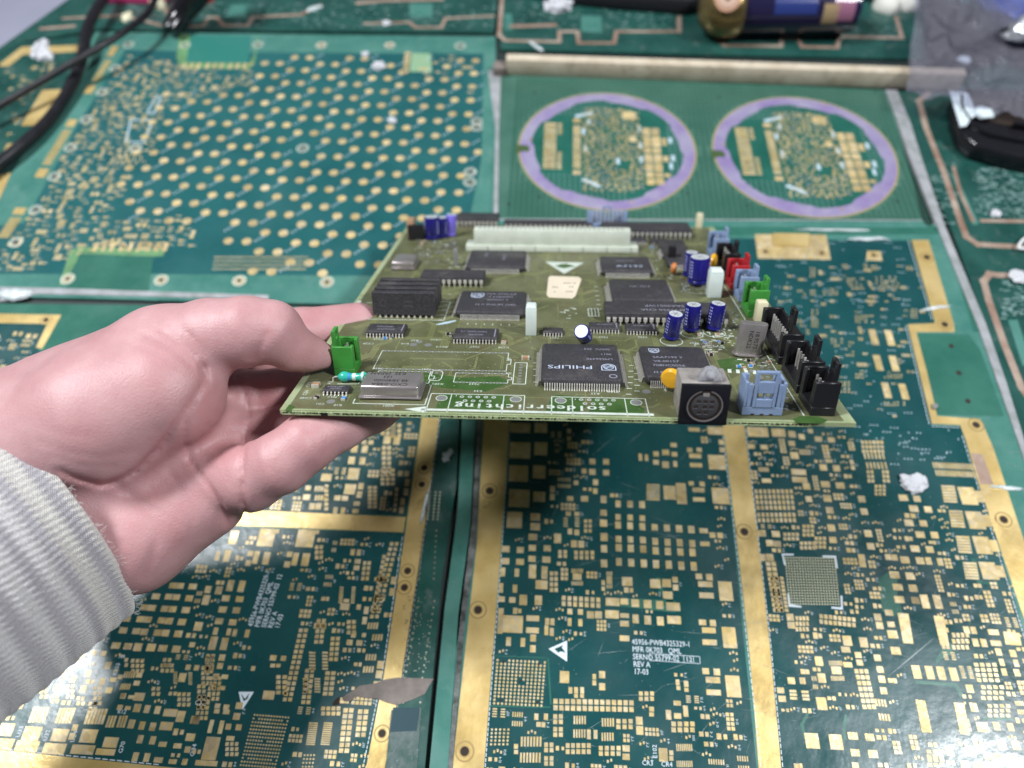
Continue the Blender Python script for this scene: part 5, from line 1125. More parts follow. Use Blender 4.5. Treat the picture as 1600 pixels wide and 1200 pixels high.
# big bars and islands
sheet([(1372, 905), (1390, 892), (1402, 893), (1402, 915), (1402, 930), (1412, 962), (1396, 962), (1378, 955)], .00002, .00010, GREENM, 'green_copper_island', RP)
for q in ([(1430, 1063), (1495, 1068), (1508, 1090), (1500, 1090), (1492, 1073), (1430, 1068)], [(1476, 1005), (1489, 1005), (1488, 1022), (1470, 1030), (1462, 1040), (1462, 1030)], [(1535, 1120), (1584, 1122), (1584, 1126), (1535, 1124)], [(1262, 1110), (1266, 1112), (1256, 1132), (1260, 1155), (1256, 1155), (1250, 1132)], [(1320, 1115), (1324, 1120), (1321, 1140), (1323, 1156), (1318, 1156), (1316, 1136)]): sheet(q, .00002, .00010, GREENM, 'green_copper_island', RP)
def bar(pts, m=GOLD, z=.00024): MB().prism(TP(pts), .0001, z).build('pad', m, RP)
for q in ([(1402, 958), (1419, 959), (1427, 1006), (1411, 1005)], [(1458, 962), (1474, 963), (1483, 1009), (1469, 1008)], [(1430, 1093), (1445, 1095), (1456, 1145), (1440, 1144)], [(1490, 1098), (1506, 1099), (1515, 1148), (1500, 1147)], [(1567, 987), (1592, 989), (1596, 1009), (1571, 1007)]): bar(q)
P.crop(1200, 900, a, [(275, 1030, 85, 95), (425, 1038, 80, 95), (530, 1000, 60, 45), (635, 1008, 55, 45), (545, 1105, 55, 45), (655, 1112, 58, 48), (335, 798, 62, 78), (318, 532, 48, 58), (335, 638, 48, 58), (495, 405, 55, 62), (597, 415, 50, 62), (485, 460, 55, 36), (427, 590, 62, 48), (498, 555, 55, 32), (145, 655, 45, 42), (215, 655, 36, 40), (78, 715, 44, 36), (88, 768, 46, 38),
 (155, 720, 44, 16), (158, 742, 44, 16), (160, 765, 44, 16), (230, 725, 44, 16), (234, 748, 44, 16), (238, 770, 44, 16), (685, 258, 44, 44), (697, 310, 44, 44), (768, 303, 46, 36), (778, 365, 62, 50), (797, 468, 60, 48), (138, 258, 44, 44), (145, 308, 46, 42), (905, 75, 50, 40), (805, 70, 50, 36), (822, 148, 50, 40), (755, 230, 50, 36), (920, 152, 50, 42), (890, 8, 55, 30), (795, 0, 50, 30),
 (980, 160, 48, 85), (1060, 162, 48, 85), (928, 600, 50, 82), (1010, 604, 48, 82), (1082, 608, 48, 82), (1160, 614, 48, 82), (1240, 338, 36, 44), (1284, 340, 34, 44), (1408, 352, 65, 34), (1424, 420, 65, 34), (1440, 475, 36, 44), (1460, 540, 30, 44), (1475, 600, 32, 44), (1530, 485, 40, 44), (1550, 545, 30, 44), (1555, 605, 36, 44), (1260, 705, 44, 50), (1285, 820, 44, 54),
 (1340, 945, 70, 60), (1428, 940, 40, 50), (1515, 945, 38, 50), (1460, 1055, 55, 55), (1548, 1060, 50, 55), (1230, 1180, 52, 50), (1315, 1185, 50, 50), (700, 585, 42, 40), (710, 645, 42, 44), (722, 718, 42, 44), (683, 512, 42, 40), (545, 1185, 40, 40), (180, 1190, 36, 36), (205, 1190, 20, 36)])
for i in range(10):
    P.px(1200 + (383 + i * 8.5) * a, 900 + 545 * a, 5 * a, 30 * a); P.px(1200 + (396 + i * 8.5) * a, 900 + 640 * a, 5 * a, 30 * a)
for i in range(3):
    for j in range(7): P.px(1200 + (553 + j * 8 + i * 30) * a, 900 + (596 + j * 37) * a, 24 * a, 27 * a)
for i in range(8):
    for j in range(2): P.px(1200 + (332 + i * 29) * a, 900 + (252 + i * 3 + j * 34) * a, 21 * a, 26 * a)
for i in range(4):
    for j in range(3): P.px(1200 + (180 + i * 22) * a, 900 + (265 + j * 34) * a, 16 * a, 26 * a)
    for (bx_, by_) in ((675, 790), (698, 880)): P.px(1200 + (bx_ + i * 19) * a, 900 + (by_ + i * 2) * a, 12 * a, 44 * a)
    for j in range(4): P.px(1200 + (1300 + j * 6 + i * 38) * a, 900 + (555 + j * 32) * a, 26 * a, 22 * a)
    for j in range(3): P.px(1200 + (1345 + i * 38) * a, 900 + (695 + j * 34) * a, 26 * a, 22 * a); P.px(1200 + (1385 + i * 38) * a, 900 + (812 + j * 30) * a, 24 * a, 20 * a); P.px(1200 + (1160 + i * 28) * a, 900 + (370 + j * 38) * a, 20 * a, 28 * a)
for i in range(3):
    for j in range(9): P.px(1200 + (25 + j * 4 + i * 30) * a, 900 + (15 + j * 25) * a, 22 * a, 19 * a)
    for j in range(2): P.px(1200 + (1005 + i * 38) * a, 900 + (1098 + j * 30) * a, 28 * a, 22 * a); P.px(1200 + (1010 + i * 38) * a, 900 + (1150 + j * 30) * a, 28 * a, 22 * a)
rb = [(1345, 672), (1510, 690), (1455, 745), (1385, 830), (1340, 760), (1335, 700)]; rc = [(1410, 955), (1465, 960), (1475, 1030), (1420, 1060), (1380, 1030), (1390, 990)]; rd = [(1400, 1066), (1500, 1070), (1505, 1160), (1440, 1160), (1395, 1120)]; re_ = [(1205, 1110), (1370, 1120), (1370, 1200), (1210, 1195)]; rf = [(1218, 862), (1318, 862), (1320, 956), (1225, 955)]; rg = [(1375, 890), (1405, 890), (1412, 965), (1375, 965)]
P.fill([(1168, 672), (1330, 672), (1345, 760), (1440, 800), (1545, 760), (1600, 985), (1660, 1200), (1216, 1200), (1204, 1000), (1186, 850)], 9000, 33, big=.12, scale=.86, clear=(rb, rc, rd, re_, rf, rg, [(1195, 745), (1240, 745), (1240, 760), (1195, 760)], [(1205, 990), (1240, 990), (1245, 1060), (1210, 1060)], [(1420, 900), (1460, 895), (1460, 960), (1425, 960)]))
# upper right board, lightly populated and out of focus
for (x, y) in ((1365, 527), (1390, 528), (1372, 567), (1397, 568), (1385, 610), (1412, 612)): P.px(x, y, 11, 24)
for (x, y, w_, h_) in ((1335, 448, 28, 22), (1352, 504, 30, 12)): P.px(x + 0, y, 1, 1)
for (cx, cy, nx, ny, sx, sy) in ((1338, 446, 8, 4, 3.6, 5), (1388, 446, 9, 5, 4.2, 5), (1353, 501, 6, 3, 5, 4.6), (1310, 538, 4, 3, 5, 5), (1275, 500, 3, 6, 4, 5), (1300, 460, 5, 2, 5, 4), (1272, 430, 2, 5, 5, 4), (1262, 460, 6, 2, 5, 5), (1330, 548, 3, 5, 5, 5), (1430, 492, 3, 4, 4, 4), (1398, 590, 6, 2, 5, 4), (1400, 633, 7, 2, 5, 4), (1320, 610, 4, 5, 6, 5), (1345, 590, 3, 2, 5, 5)):
    for i in range(nx):
        for j in range(ny): random.random() < .28 or P.px(cx + (i - nx / 2) * sx + random.uniform(-.5, .5), cy + (j - ny / 2) * sy + random.uniform(-.4, .4), sx * .5, sy * .45)
P.fill([(1215, 410), (1440, 415), (1450, 560), (1470, 640), (1340, 660), (1300, 560), (1215, 480)], 200, 51, big=.0, scale=.55)
# vias
rs = random.Random(2); vi = MB()
for i in range(380):
    px_, py_ = rs.uniform(1200, 1500), rs.uniform(376, 740); x, y = T(px_, py_)
    if (px_ > 1415 and py_ < 660) or not P.free(x, y, .001, .001): continue
    for k in range(rs.choice([1, 2, 3])): vi.prism([(x + k * .0018 + .0004 * math.cos(t), y + .0004 * math.sin(t)) for t in [math.pi * q / 3 for q in range(6)]], .0001, .00014)
vi.build('plated_vias', BLUEP, RP, kind='stuff')
# dashed white line along the gold borders
dl_ = MB()
def dashes(p, q, n):
    for i in range(n):
        t0_, t1_ = (i + .1) / n, (i + .82) / n; (xa, ya), (xb, yb) = [T(p[0] + (q[0] - p[0]) * t, p[1] + (q[1] - p[1]) * t) for t in (t0_, t1_)]
        L_ = math.hypot(xb - xa, yb - ya); nx_, ny_ = -(yb - ya) / L_ * .00016, (xb - xa) / L_ * .00016
        dl_.prism([(xa + nx_, ya + ny_), (xb + nx_, yb + ny_), (xb - nx_, yb - ny_), (xa - nx_, ya - ny_)], .00011, .00015)
for p_, q_, n in (((797.5, 654), (782.5, 880), 30), ((782.5, 880), (758, 1200), 40), ((1128.5, 672), (1151, 860), 22), ((1151, 860), (1189, 1200), 34), ((1165, 670), (1204, 1005), 38), ((1204, 1005), (1223, 1200), 20), ((1419, 376 + 0), (1456, 500), 22), ((1415, 508), (1452, 664), 26), ((1455, 666), (1499, 668), 8), ((1503, 680), (1600, 995), 44)): dashes(p_, q_, n)
dl_.build('dashed_outline', WHITEP, RP, kind='stuff')
sc_ = MB(); rs = random.Random(44)
def scr(xa, ya, xb, yb, wd=.00007):
    L_ = math.hypot(xb - xa, yb - ya); nx_, ny_ = -(yb - ya) / L_ * wd, (xb - xa) / L_ * wd
    sc_.prism([(xa, ya), ((xa + xb) / 2 + nx_, (ya + yb) / 2 + ny_), (xb, yb), ((xa + xb) / 2 - nx_, (ya + yb) / 2 - ny_)], .00022, .00025)
scr(*T(1384, 1060), *T(1464, 993), .00025)
for i in range(160):
    x, y = T(rs.uniform(800, 1590), rs.uniform(690, 1190)); a_ = rs.uniform(-.6, 1.2); l_ = rs.uniform(.003, .022); scr(x, y, x + l_ * math.cos(a_), y + l_ * math.sin(a_), rs.uniform(.00003, .00007))
for i in range(700):
    x, y = T(rs.uniform(770, 1590), rs.uniform(660, 1190)); w_ = rs.uniform(.00010, .00028); sc_.box(x, x + w_, y, y + w_, .0002, .0003)
sc_.build('scratches_and_dust', mat('pale_scratch', (.30, .36, .36), .5), RP, kind='stuff')
P.finish(300)
tag(slab('screw', 'small dark screw on the gold border by the green tab', 'screw', [(1455, 634), (1459, 632), (1463, 634), (1464, 638), (1460, 641), (1456, 640)], TINP, .0016, .0002), 'small dark screw on the gold border by the green tab', 'screw')
# ---------------------------------------------------------------- lower-left production panel
LP = slab('bare_circuit_board', 'bare circuit panel with gold border strips under the hand at the lower left', 'circuit panel',
          [(-200, 472), (520, 480), (690, 560), (686, 654), (661, 840), (627, 1060), (590, 1270), (-260, 1270)], GREENM)
sheet([(-120, 500), (88, 503), (60, 545), (100, 700), (660, 640), (655, 670), (634, 805), (-120, 790)], .00001, .00008, TEAL, 'solder_mask', LP)
sheet([(-160, 826), (200, 812), (388, 825), (632, 832), (601, 1056), (571, 1250), (-160, 1250), (-160, 900)], .00001, .00008, TEAL, 'solder_mask', LP)
strip([(-120, 488), (96, 492), (66, 545), (56, 543), (74, 506), (-120, 503)], LP)
strip([(662, 600), (690, 600), (686, 654), (661, 840), (627, 1060), (590, 1262), (560, 1262), (599, 1060), (632, 840), (659, 654)], LP)
strip([(-100, 780), (300, 793), (420, 798.5), (634, 808), (630, 832), (420, 823), (-100, 806)], LP)
strip([(-120, 1165), (0, 1172), (250, 1197.5), (400, 1212), (400, 1262), (-120, 1262)], LP)
eyelets(LP, [(72, 500), (663, 731), (659, 757), (637, 892), (632, 918), (597, 1146)], .0036)
Q_ = Pads(LP); a = .25
Q_.crop(300, 900, a, [(240, 60, 40, 70), (310, 65, 40, 72), (100, 85, 38, 44), (168, 90, 42, 50), (88, 150, 44, 62), (212, 140, 48, 38), (298, 145, 48, 36), (192, 210, 50, 38), (278, 215, 46, 38), (170, 283, 50, 38), (255, 290, 46, 38), (148, 345, 30, 46), (132, 420, 46, 85), (230, 350, 26, 44), (268, 355, 26, 46), (345, 360, 28, 50), (202, 425, 42, 78), (188, 510, 38, 40), (176, 562, 36, 38),
 (40, 315, 50, 55), (150, 628, 38, 36), (205, 630, 40, 28), (132, 692, 34, 36), (188, 700, 40, 26), (480, 745, 72, 55), (508, 512, 40, 34), (572, 515, 34, 32), (505, 560, 30, 24), (540, 560, 26, 24), (118, 940, 26, 84), (182, 945, 28, 84), (228, 942, 34, 38), (292, 946, 36, 38), (118, 1080, 90, 140), (25, 900, 46, 50), (240, 1015, 50, 30), (340, 1090, 1, 1), (215, 820, 36, 32), (160, 812, 34, 30), (155, 845, 34, 28), (215, 850, 40, 28),
 (955, 192, 58, 42), (965, 155, 34, 22), (382, 578, 26, 30), (780, 312, 36, 36), (820, 312, 36, 36), (1042, 195, 26, 34), (1075, 370, 26, 26), (1010, 370, 30, 32)])
Q_.crop(280, 640, a, [(1090, 402, 70, 72), (1068, 498, 70, 62), (1095, 245, 40, 46), (1160, 248, 36, 46), (1078, 318, 40, 46), (1145, 322, 36, 46), (545, 800, 100, 110), (790, 805, 110, 110), (585, 760, 80, 26), (830, 765, 90, 26), (300, 915, 40, 75), (240, 915, 30, 60), (480, 925, 34, 80), (545, 930, 40, 78), (725, 935, 34, 80), (790, 938, 46, 80), (340, 800, 50, 85), (445, 900, 36, 34), (432, 960, 34, 34), (690, 905, 36, 34), (675, 968, 38, 38),
 (805, 405, 46, 34), (920, 425, 66, 46), (806, 490, 34, 30), (796, 548, 44, 34), (830, 605, 36, 40), (870, 605, 34, 40), (1280, 100, 36, 34), (1300, 190, 44, 50), (1360, 195, 40, 50), (1305, 55, 40, 26)])
for i in range(8): Q_.px(280 + (855 + (i % 4) * 18) * a, 640 + (495 if i < 4 else 552) * a, 12 * a, 32 * a)
def grid(pd, cx, cy, nx, ny, sx, sy, w_, h_, sk=0, kind='box'):
    for i in range(nx):
        for j in range(ny): pd.px(cx + i * sx + j * sk, cy + j * sy, w_, h_, kind)
grid(Q_, 520, 838, 2, 10, 7.5, 7.6, 5.2, 5.2, -1.2) if False else None
for (x, y, nx, ny, sx, sy, w_, h_, sk_) in ((612, 850, 2, 15, 8, 8.1, 5.6, 5.6, -2.2), (470, 985, 2, 14, 8.2, 8.3, 6, 6, -1.9), (480, 1048, 2, 7, 8, 8.2, 6, 6, -1), (588, 905, 2, 1, 8, 8, 6, 6, 0), (498, 970, 2, 5, 8, 8.2, 6, 6, -1),
        (545, 972, 2, 3, 8, 8, 6, 6, 0), (520, 998, 2, 5, 8, 8, 6, 6, -.7), (512, 1052, 2, 5, 9, 8, 7, 6, -1), (540, 1110, 2, 8, 9, 9, 7, 7, -1), (563, 1112, 2, 5, 9, 9, 7, 7, -1), (435, 1058, 2, 4, 10, 8, 7, 6, 0), (505, 1107, 4, 2, 8, 8, 6, 6, 0),
        (330, 1060, 3, 5, 7, 8, 5, 6, -1), (312, 1090, 3, 5, 7, 8, 5, 6, -1), (325, 1025, 2, 4, 8, 8, 6, 6, -1), (495, 855, 2, 3, 7, 8, 5.4, 6, 0), (600, 870, 1, 10, 7, 8, 5.2, 6, -1.6), (570, 880, 2, 4, 7, 8, 5.2, 6, -1), (598, 653, 3, 4, 8, 8, 6, 6, 0), (598, 735, 3, 4, 8, 7, 6, 5, 0), (615, 665, 2, 3, 9, 8, 6, 6, 0), (600, 700, 2, 6, 8, 8, 6, 6, 0), (620, 765, 1, 5, 8, 8, 5, 6, -.8), (578, 762, 2, 6, 8, 6, 6, 4.6, 0), (510, 760, 1, 6, 8, 7, 6, 5, 0)): grid(Q_, x, y, nx, ny, sx, sy, w_, h_, sk_)
# chip footprints in bars
for (x, y, n, dy_, w_, h_, sp) in ((488, 1020, 6, 5.0, 10, 3.2, 0), (508, 1020, 6, 5.0, 9, 3.2, 0), (490, 1130, 11, 3.3, 14, 2.1, -.5), (513, 1130, 11, 3.3, 14, 2.1, -.5), (478, 1061, 6, 4.0, 9, 2.6, 0), (496, 1061, 6, 4.0, 9, 2.6, 0), (534, 918, 8, 3.4, 6, 2.2, -.3), (553, 918, 8, 3.4, 6, 2.2, -.3)):
    for i in range(n): Q_.px(x + sp * i, y + i * dy_, w_, h_)
for (x, y) in ((580, 1027), (576, 1046), (583, 978), (588, 951), (594, 934), (597, 905), (590, 996)):
    for i in range(4): Q_.px(x - 7 + i * 4.4, y, 3.0, 10)
# ball grid
for j in range(15):
    for i in range(13):
        if (i, j) in ((1, 1), (6, 7), (11, 1), (1, 12), (11, 12)): continue
        Q_.px(398 - j * 1.55 + i * 4.4 - 0, 1117 + j * 5.6 + i * .35, 3.2, 3.2, 'disc')
for j in range(4):
    for i in range(4): Q_.px(476 + i * 5 - j, 1180 + j * 6, 3.2, 3.2, 'disc')
# near-left corner: power footprints and label texts
Q_.crop(0, 900, a, [(200, 985, 110, 90), (170, 1065, 145, 70), (375, 995, 100, 80), (340, 1080, 140, 70), (555, 1000, 100, 85), (518, 1085, 145, 60), (692, 1040, 90, 66), (660, 1100, 120, 40), (40, 960, 90, 80), (30, 1050, 110, 70), (1320, 1075, 90, 140), (1290, 1170, 140, 34),
 (725, 435, 55, 40), (800, 440, 50, 40), (862, 445, 50, 50), (945, 447, 55, 48), (1018, 452, 55, 42), (1102, 458, 50, 42), (770, 340, 50, 38), (852, 345, 48, 38), (902, 350, 46, 40), (985, 355, 48, 40), (1035, 357, 46, 42), (1115, 362, 50, 42), (793, 268, 46, 34), (878, 270, 46, 38), (925, 273, 46, 38), (1010, 278, 46, 38), (1058, 282, 46, 40), (1137, 288, 50, 40), (903, 197, 50, 36), (950, 200, 48, 38), (1030, 205, 46, 38), (1080, 208, 46, 38), (1162, 213, 50, 38), (975, 128, 50, 36), (1055, 130, 46, 36), (1103, 133, 44, 36), (1183, 140, 46, 38), (1082, 60, 46, 36), (1128, 62, 44, 36), (1205, 66, 50, 36),
 (515, 497, 36, 42), (495, 550, 38, 42), (590, 480, 34, 32), (648, 485, 32, 32), (675, 560, 38, 48), (553, 610, 36, 44), (458, 645, 36, 44), (640, 660, 38, 46), (520, 707, 38, 44), (355, 695, 36, 44), (390, 600, 36, 42), (708, 648, 40, 28), (680, 715, 44, 38), (870, 755, 66, 50), (770, 750, 34, 36), (820, 757, 36, 24), (855, 670, 38, 30), (870, 620, 38, 30), (752, 632, 28, 28), (858, 825, 44, 52), (920, 832, 36, 50), (985, 838, 36, 50), (1065, 855, 85, 48), (1130, 878, 50, 70), (1220, 900, 56, 50), (750, 822, 34, 34), (800, 825, 36, 24), (822, 925, 40, 56), (888, 935, 36, 52), (955, 942, 38, 52), (1040, 938, 80, 52), (877, 1020, 36, 52), (955, 1027, 36, 52), (1017, 1052, 50, 32), (1110, 1062, 50, 32), (1190, 1008, 56, 48), (1173, 1085, 36, 40), (847, 1130, 36, 56), (918, 1135, 36, 56), (990, 1150, 56, 34), (1080, 1160, 50, 30), (1155, 1162, 34, 40), (1140, 635, 44, 56), (1202, 430, 36, 32), (560, 60, 1, 1)])
for (x0_, n) in ((190, 5), (355, 5), (535, 6)):
    for i in range(n): Q_.px(0 + (x0_ + 12 + i * 21) * a, 900 + (862 + x0_ * .03) * a, 17 * a, 98 * a)
for x0_ in (668, 737):
    for i in range(3): Q_.px((x0_ + 8 + i * 19) * a, 900 + 910 * a, 14 * a, 75 * a)
for i in range(9): Q_.px((1097) * a, 900 + (600 + i * 9) * a, 24 * a, 5.5 * a); Q_.px(1190 * a, 900 + (605 + i * 9) * a, 24 * a, 5.5 * a)
for (x, y, nx, ny) in ((790, 525, 1, 2), (830, 530, 3, 3), (1015, 560, 3, 2), (1030, 525, 2, 2), (1245, 690, 2, 5), (1295, 515, 2, 3), (1270, 575, 2, 4), (1120, 740, 3, 3), (960, 705, 2, 2), (1065, 735, 2, 1), (595, 700, 2, 4), (425, 690, 2, 3), (260, 690, 2, 3), (770, 745, 1, 1), (1420, 1050, 3, 3), (490, 765, 2, 2), (330, 750, 2, 2), (565, 798, 2, 2)): grid(Q_, x * a, 900 + y * a, nx, ny, 30 * a, 32 * a, 21 * a, 24 * a, 0)
for i in range(5): Q_.px((780 + i * 15) * a, 900 + 617 * a, 10 * a, 40 * a); Q_.px((758 + i * 13) * a, 900 + 692 * a, 9 * a, 38 * a)
for s_, px, py in (('U33', 28, 1152), ('U32', 70, 1158), ('U24', 113, 1160), ('C30', 108, 1052), ('C33', 101, 1067), ('C32', 143, 1070), ('R403', 179, 1056), ('C21', 155, 1052), ('G70', 188, 1177), ('Q34', 300, 1182)): Q_.word(s_, px, py, .0026, 90)
for s_, px, py in (('R12', 184, 1112), ('Q19', 305, 1098), ('A4', 186, 1026)): Q_.word(s_, px, py, .0024)
# lettering turned sideways
for i, s_ in enumerate(('45956-PWB4325329-1', 'MFR 0K703  QML', 'SERNO 55799-02  12', 'REV A', '17-03')): Q_.word(s_, 391 + i * 10.5, 979 + i * .8, .0034, 85, sx=.84)
Q_.print.prism(TP([(373, 1081), (397, 1081), (379, 1109)]), .00012, .00016)
MB().prism(TP([(377, 1084), (383, 1092), (390, 1083), (387, 1092), (381, 1096)]), .00016, .0002).build('warning_symbol', TEAL, LP)
cl = ([(385, 895), (455, 890), (440, 985), (385, 985)], [(400, 985), (470, 940), (455, 1100), (395, 1110), (350, 1085), (390, 1040)], [(375, 1105), (450, 1110), (440, 1200), (375, 1200)], [(660, 1000), (720, 1000), (720, 1100), (660, 1100)])
Q_.fill([(395, 835), (632, 842), (601, 1056), (575, 1200), (340, 1195), (0, 1165), (-40, 1040), (200, 950)], 4500, 71, big=.15, scale=.9, clear=cl)
Q_.fill([(440, 660), (655, 660), (632, 803), (400, 795)], 1000, 72, scale=.95)
Q_.fill([(-60, 520), (60, 520), (60, 560), (-60, 600)], 150, 73, scale=.8)
dl_ = MB()
for p_, q_, n in (((629, 838), (597, 1056), 26), ((597, 1056), (567, 1200), 20), ((687, 654), (663, 840), 22), ((663, 840), (629, 1060), 28), ((629, 1060), (604, 1200), 18), ((0, 1170), (250, 1195), 22)): dashes(p_, q_, n)
dl_.build('dashed_outline', WHITEP, LP, kind='stuff')
Q_.finish(300)
# ---------------------------------------------------------------- narrow connector strip and teal strip between the two panels
NP = slab('narrow_circuit_board', 'narrow dark circuit strip with rows of plated holes between the two large panels', 'circuit strip', [(690, 560), (722, 560), (718, 654), (713, 760), (690, 905), (664, 1200), (655, 1270), (594, 1270), (604, 1200), (630, 1060), (664, 840), (688, 654)], DARKG, .0006)
vh = Pads(NP, .00072, mat('hole_tin', (.42, .46, .36), .3, .7), 'plated_hole')
for (xa, ya, xb, yb, n) in ((654, 940, 633, 1060, 13), (679, 940, 660, 1060, 13), (666, 770, 661, 810, 9), (672, 770, 668, 812, 9), (681, 770, 677, 812, 9), (688, 770, 684, 812, 9), (662, 830, 655, 905, 10), (682, 830, 678, 905, 10), (630, 1098, 626, 1118, 3), (657, 1098, 654, 1118, 3)):
    for i in range(n): vh.px(xa + (xb - xa) * i / (n - 1), ya + (yb - ya) * i / (n - 1), 3.4, 3.6, 'disc')
for i in range(70): vh.px(random.uniform(636, 676) - (i % 7), random.uniform(930, 1050), 1.8, 2.2, 'disc')
vh.finish(200)
sheet([(612, 1110), (659, 1108), (652, 1200), (645, 1262), (597, 1262), (603, 1200)], .0006, .0008, mat('cloudy_resin', (.05, .10, .09), .18, 0, col2=(.14, .17, .17), vscale=120, bump=.0004, bscale=260, coat=1.0), 'resin_puddle', NP, 'shiny grey resin over the strip end')
sheet([(615, 1106), (656, 1106), (651, 1142), (610, 1144)], .0009, .0010, mat('dusk_mask', (0.035, 0.07, 0.085), .2, coat=.6), 'mask_window', NP)
slab('green_strip', 'bare pale green laminate strip along the left edge of the gold bordered panel', 'laminate strip', [(724, 560), (752, 560), (741, 700), (735, 820), (716, 960), (700, 1200), (694, 1270), (664, 1270), (671, 1200), (695, 950), (715, 800), (722, 654)], GREENL, .0003)
slab('resin_seam', 'dark glossy resin seam between the green strip and the gold border', 'resin seam', [(750, 560), (757, 560), (751, 700), (744, 850), (727, 970), (711, 1150), (702, 1270), (694, 1270), (703, 1160), (719, 970), (737, 820), (744, 690)], mat('dark_resin', (.05, .055, .05), .2, 0, col2=(.20, .21, .21), vscale=150, bump=.0004, bscale=200, coat=1.0), .0005)
slab('paper_scrap', 'torn grey brown scrap stuck across the narrow strip near the bottom', 'scrap', [(535, 1092), (541, 1086), (552, 1080), (562, 1072), (588, 1068), (603, 1062), (622, 1059), (650, 1060), (678, 1061), (671, 1072), (664, 1085), (643, 1094), (622, 1102), (605, 1098), (590, 1092), (572, 1091), (556, 1088), (548, 1096), (538, 1096)], mat('brown_smear', (.13, .11, .10), .7, 0, col2=(.20, .175, .155), vscale=160), .00082, .0006)
slab('black_blotch', 'small black stain at the tip of the torn scrap', 'blotch', [(519, 1100), (523, 1094), (531, 1088), (537, 1091), (537, 1097), (530, 1101), (522, 1103)], HOLE, .00014, .00004)  # flat black patch beside the tip of the scrap
# ---------------------------------------------------------------- upper-left keypad panel
KP = slab('bare_circuit_board', 'teal circuit panel with rows of round gold contacts at the upper left', 'circuit panel', [(150, 50), (774, 57), (778, 150), (770, 345), (762, 478), (520, 475), (-60, 462), (-60, 390), (20, 268)], GREENL)
sheet([(196, 78), (390, 82), (755, 84), (752, 250), (736, 330), (700, 432), (240, 428), (-60, 428), (-60, 360), (38, 348), (70, 290), (118, 200)], .00001, .00008, TEALB, 'solder_mask', KP)
sheet([(298, 55), (392, 56), (388, 99), (291, 98)], .0001, .00024, mat('clear_teal_window', (.028, .17, .14), .3, coat=.6), 'pale_window', KP)
sheet([(124, 398), (240, 402), (232, 455), (104, 450)], .0001, .00022, GREENM, 'pale_window', KP)
for q in ([(280, 54), (298, 54), (291, 98), (390, 99), (398, 84), (402, 56), (404, 60), (398, 100), (388, 108), (283, 107), (276, 90)], [(110, 392), (124, 386), (256, 390), (256, 400), (242, 401), (126, 397), (100, 446), (92, 446)]): sheet(q, .0001, .00016, LIME, 'lime_outline', KP)
sheet([(0, 428), (240, 429), (246, 470), (-60, 452)], .00002, .00006, GREENL, 'margin', KP)
K = Pads(KP, .00012, GOLD, 'contact')
# pairs of dome contacts, every second row moved by half a period; pitch read from the picture
seen = []
x0_, y0_ = T(422.5, 195); sp = T(448, 195)[0] - x0_; per = T(516.25, 195)[0] - x0_; rh = (T(422.5, 183.6)[1] - T(422.5, 195)[1])
def inpoly(P_, x, y):
    c = False; j = len(P_) - 1
    for i in range(len(P_)):
        if (P_[i][1] > y) != (P_[j][1] > y) and x < (P_[j][0] - P_[i][0]) * (y - P_[i][1]) / (P_[j][1] - P_[i][1]) + P_[i][0]: c = not c
        j = i
    return c
REG = TP([(415, 86), (752, 86), (747, 250), (718, 335), (690, 420), (500, 428), (385, 424), (398, 398), (350, 382), (345, 352), (236, 352), (165, 338), (258, 140), (385, 140)])
NOG = [TP([(632, 80), (690, 80), (690, 116), (632, 114)]), TP([(452, 215), (492, 215), (492, 240), (452, 240)])]
for r_ in range(-26, 14):
    y = y0_ + r_ * rh; x = x0_ - 8 * per + (per * .5 if r_ % 2 else 0)
    for c_ in range(18):
        for k in range(2):
            xx = x + c_ * per + k * sp
            if inpoly(REG, xx, y) and not any(inpoly(g, xx, y) for g in NOG):
                K.put(xx, y, sp * .53, sp * .50, 'disc'); seen.append((xx, y))
        xx = x + c_ * per + sp * 1.42
        if inpoly(REG, xx, y):
            for q in range(3):
                sx_ = q * .0019; K.print.box(xx + sx_, xx + sx_ + .0007, y + sx_, y + sx_ + .0016, .00012, .00015)
                K.print.box(xx + sx_ + .0009, xx + sx_ + .0015, y + sx_ + .0003, y + sx_ + .0008, .00012, .00015)
K.fill([(200, 84), (288, 100), (370, 120), (395, 92), (400, 130), (270, 160), (230, 250), (180, 330), (150, 395), (35, 425), (-30, 425), (38, 350), (120, 205)], 5200, 88, big=.08, scale=.85, marks=True)
K.fill([(180, 345), (300, 335), (310, 388), (150, 392)], 500, 89, big=.1, scale=.8); K.fill([(640, 88), (750, 88), (745, 150), (660, 120)], 60, 90, big=.1, scale=.8)
for i in range(9):
    K.px(288 + i * 11 + (3 if i > 2 else 0) + (3 if i > 5 else 0), 103.5, 5.2, 9); K.px(150 + i * 13.0 + (2 if i > 2 else 0) + (3 if i > 5 else 0), 386, 6.6, 14)
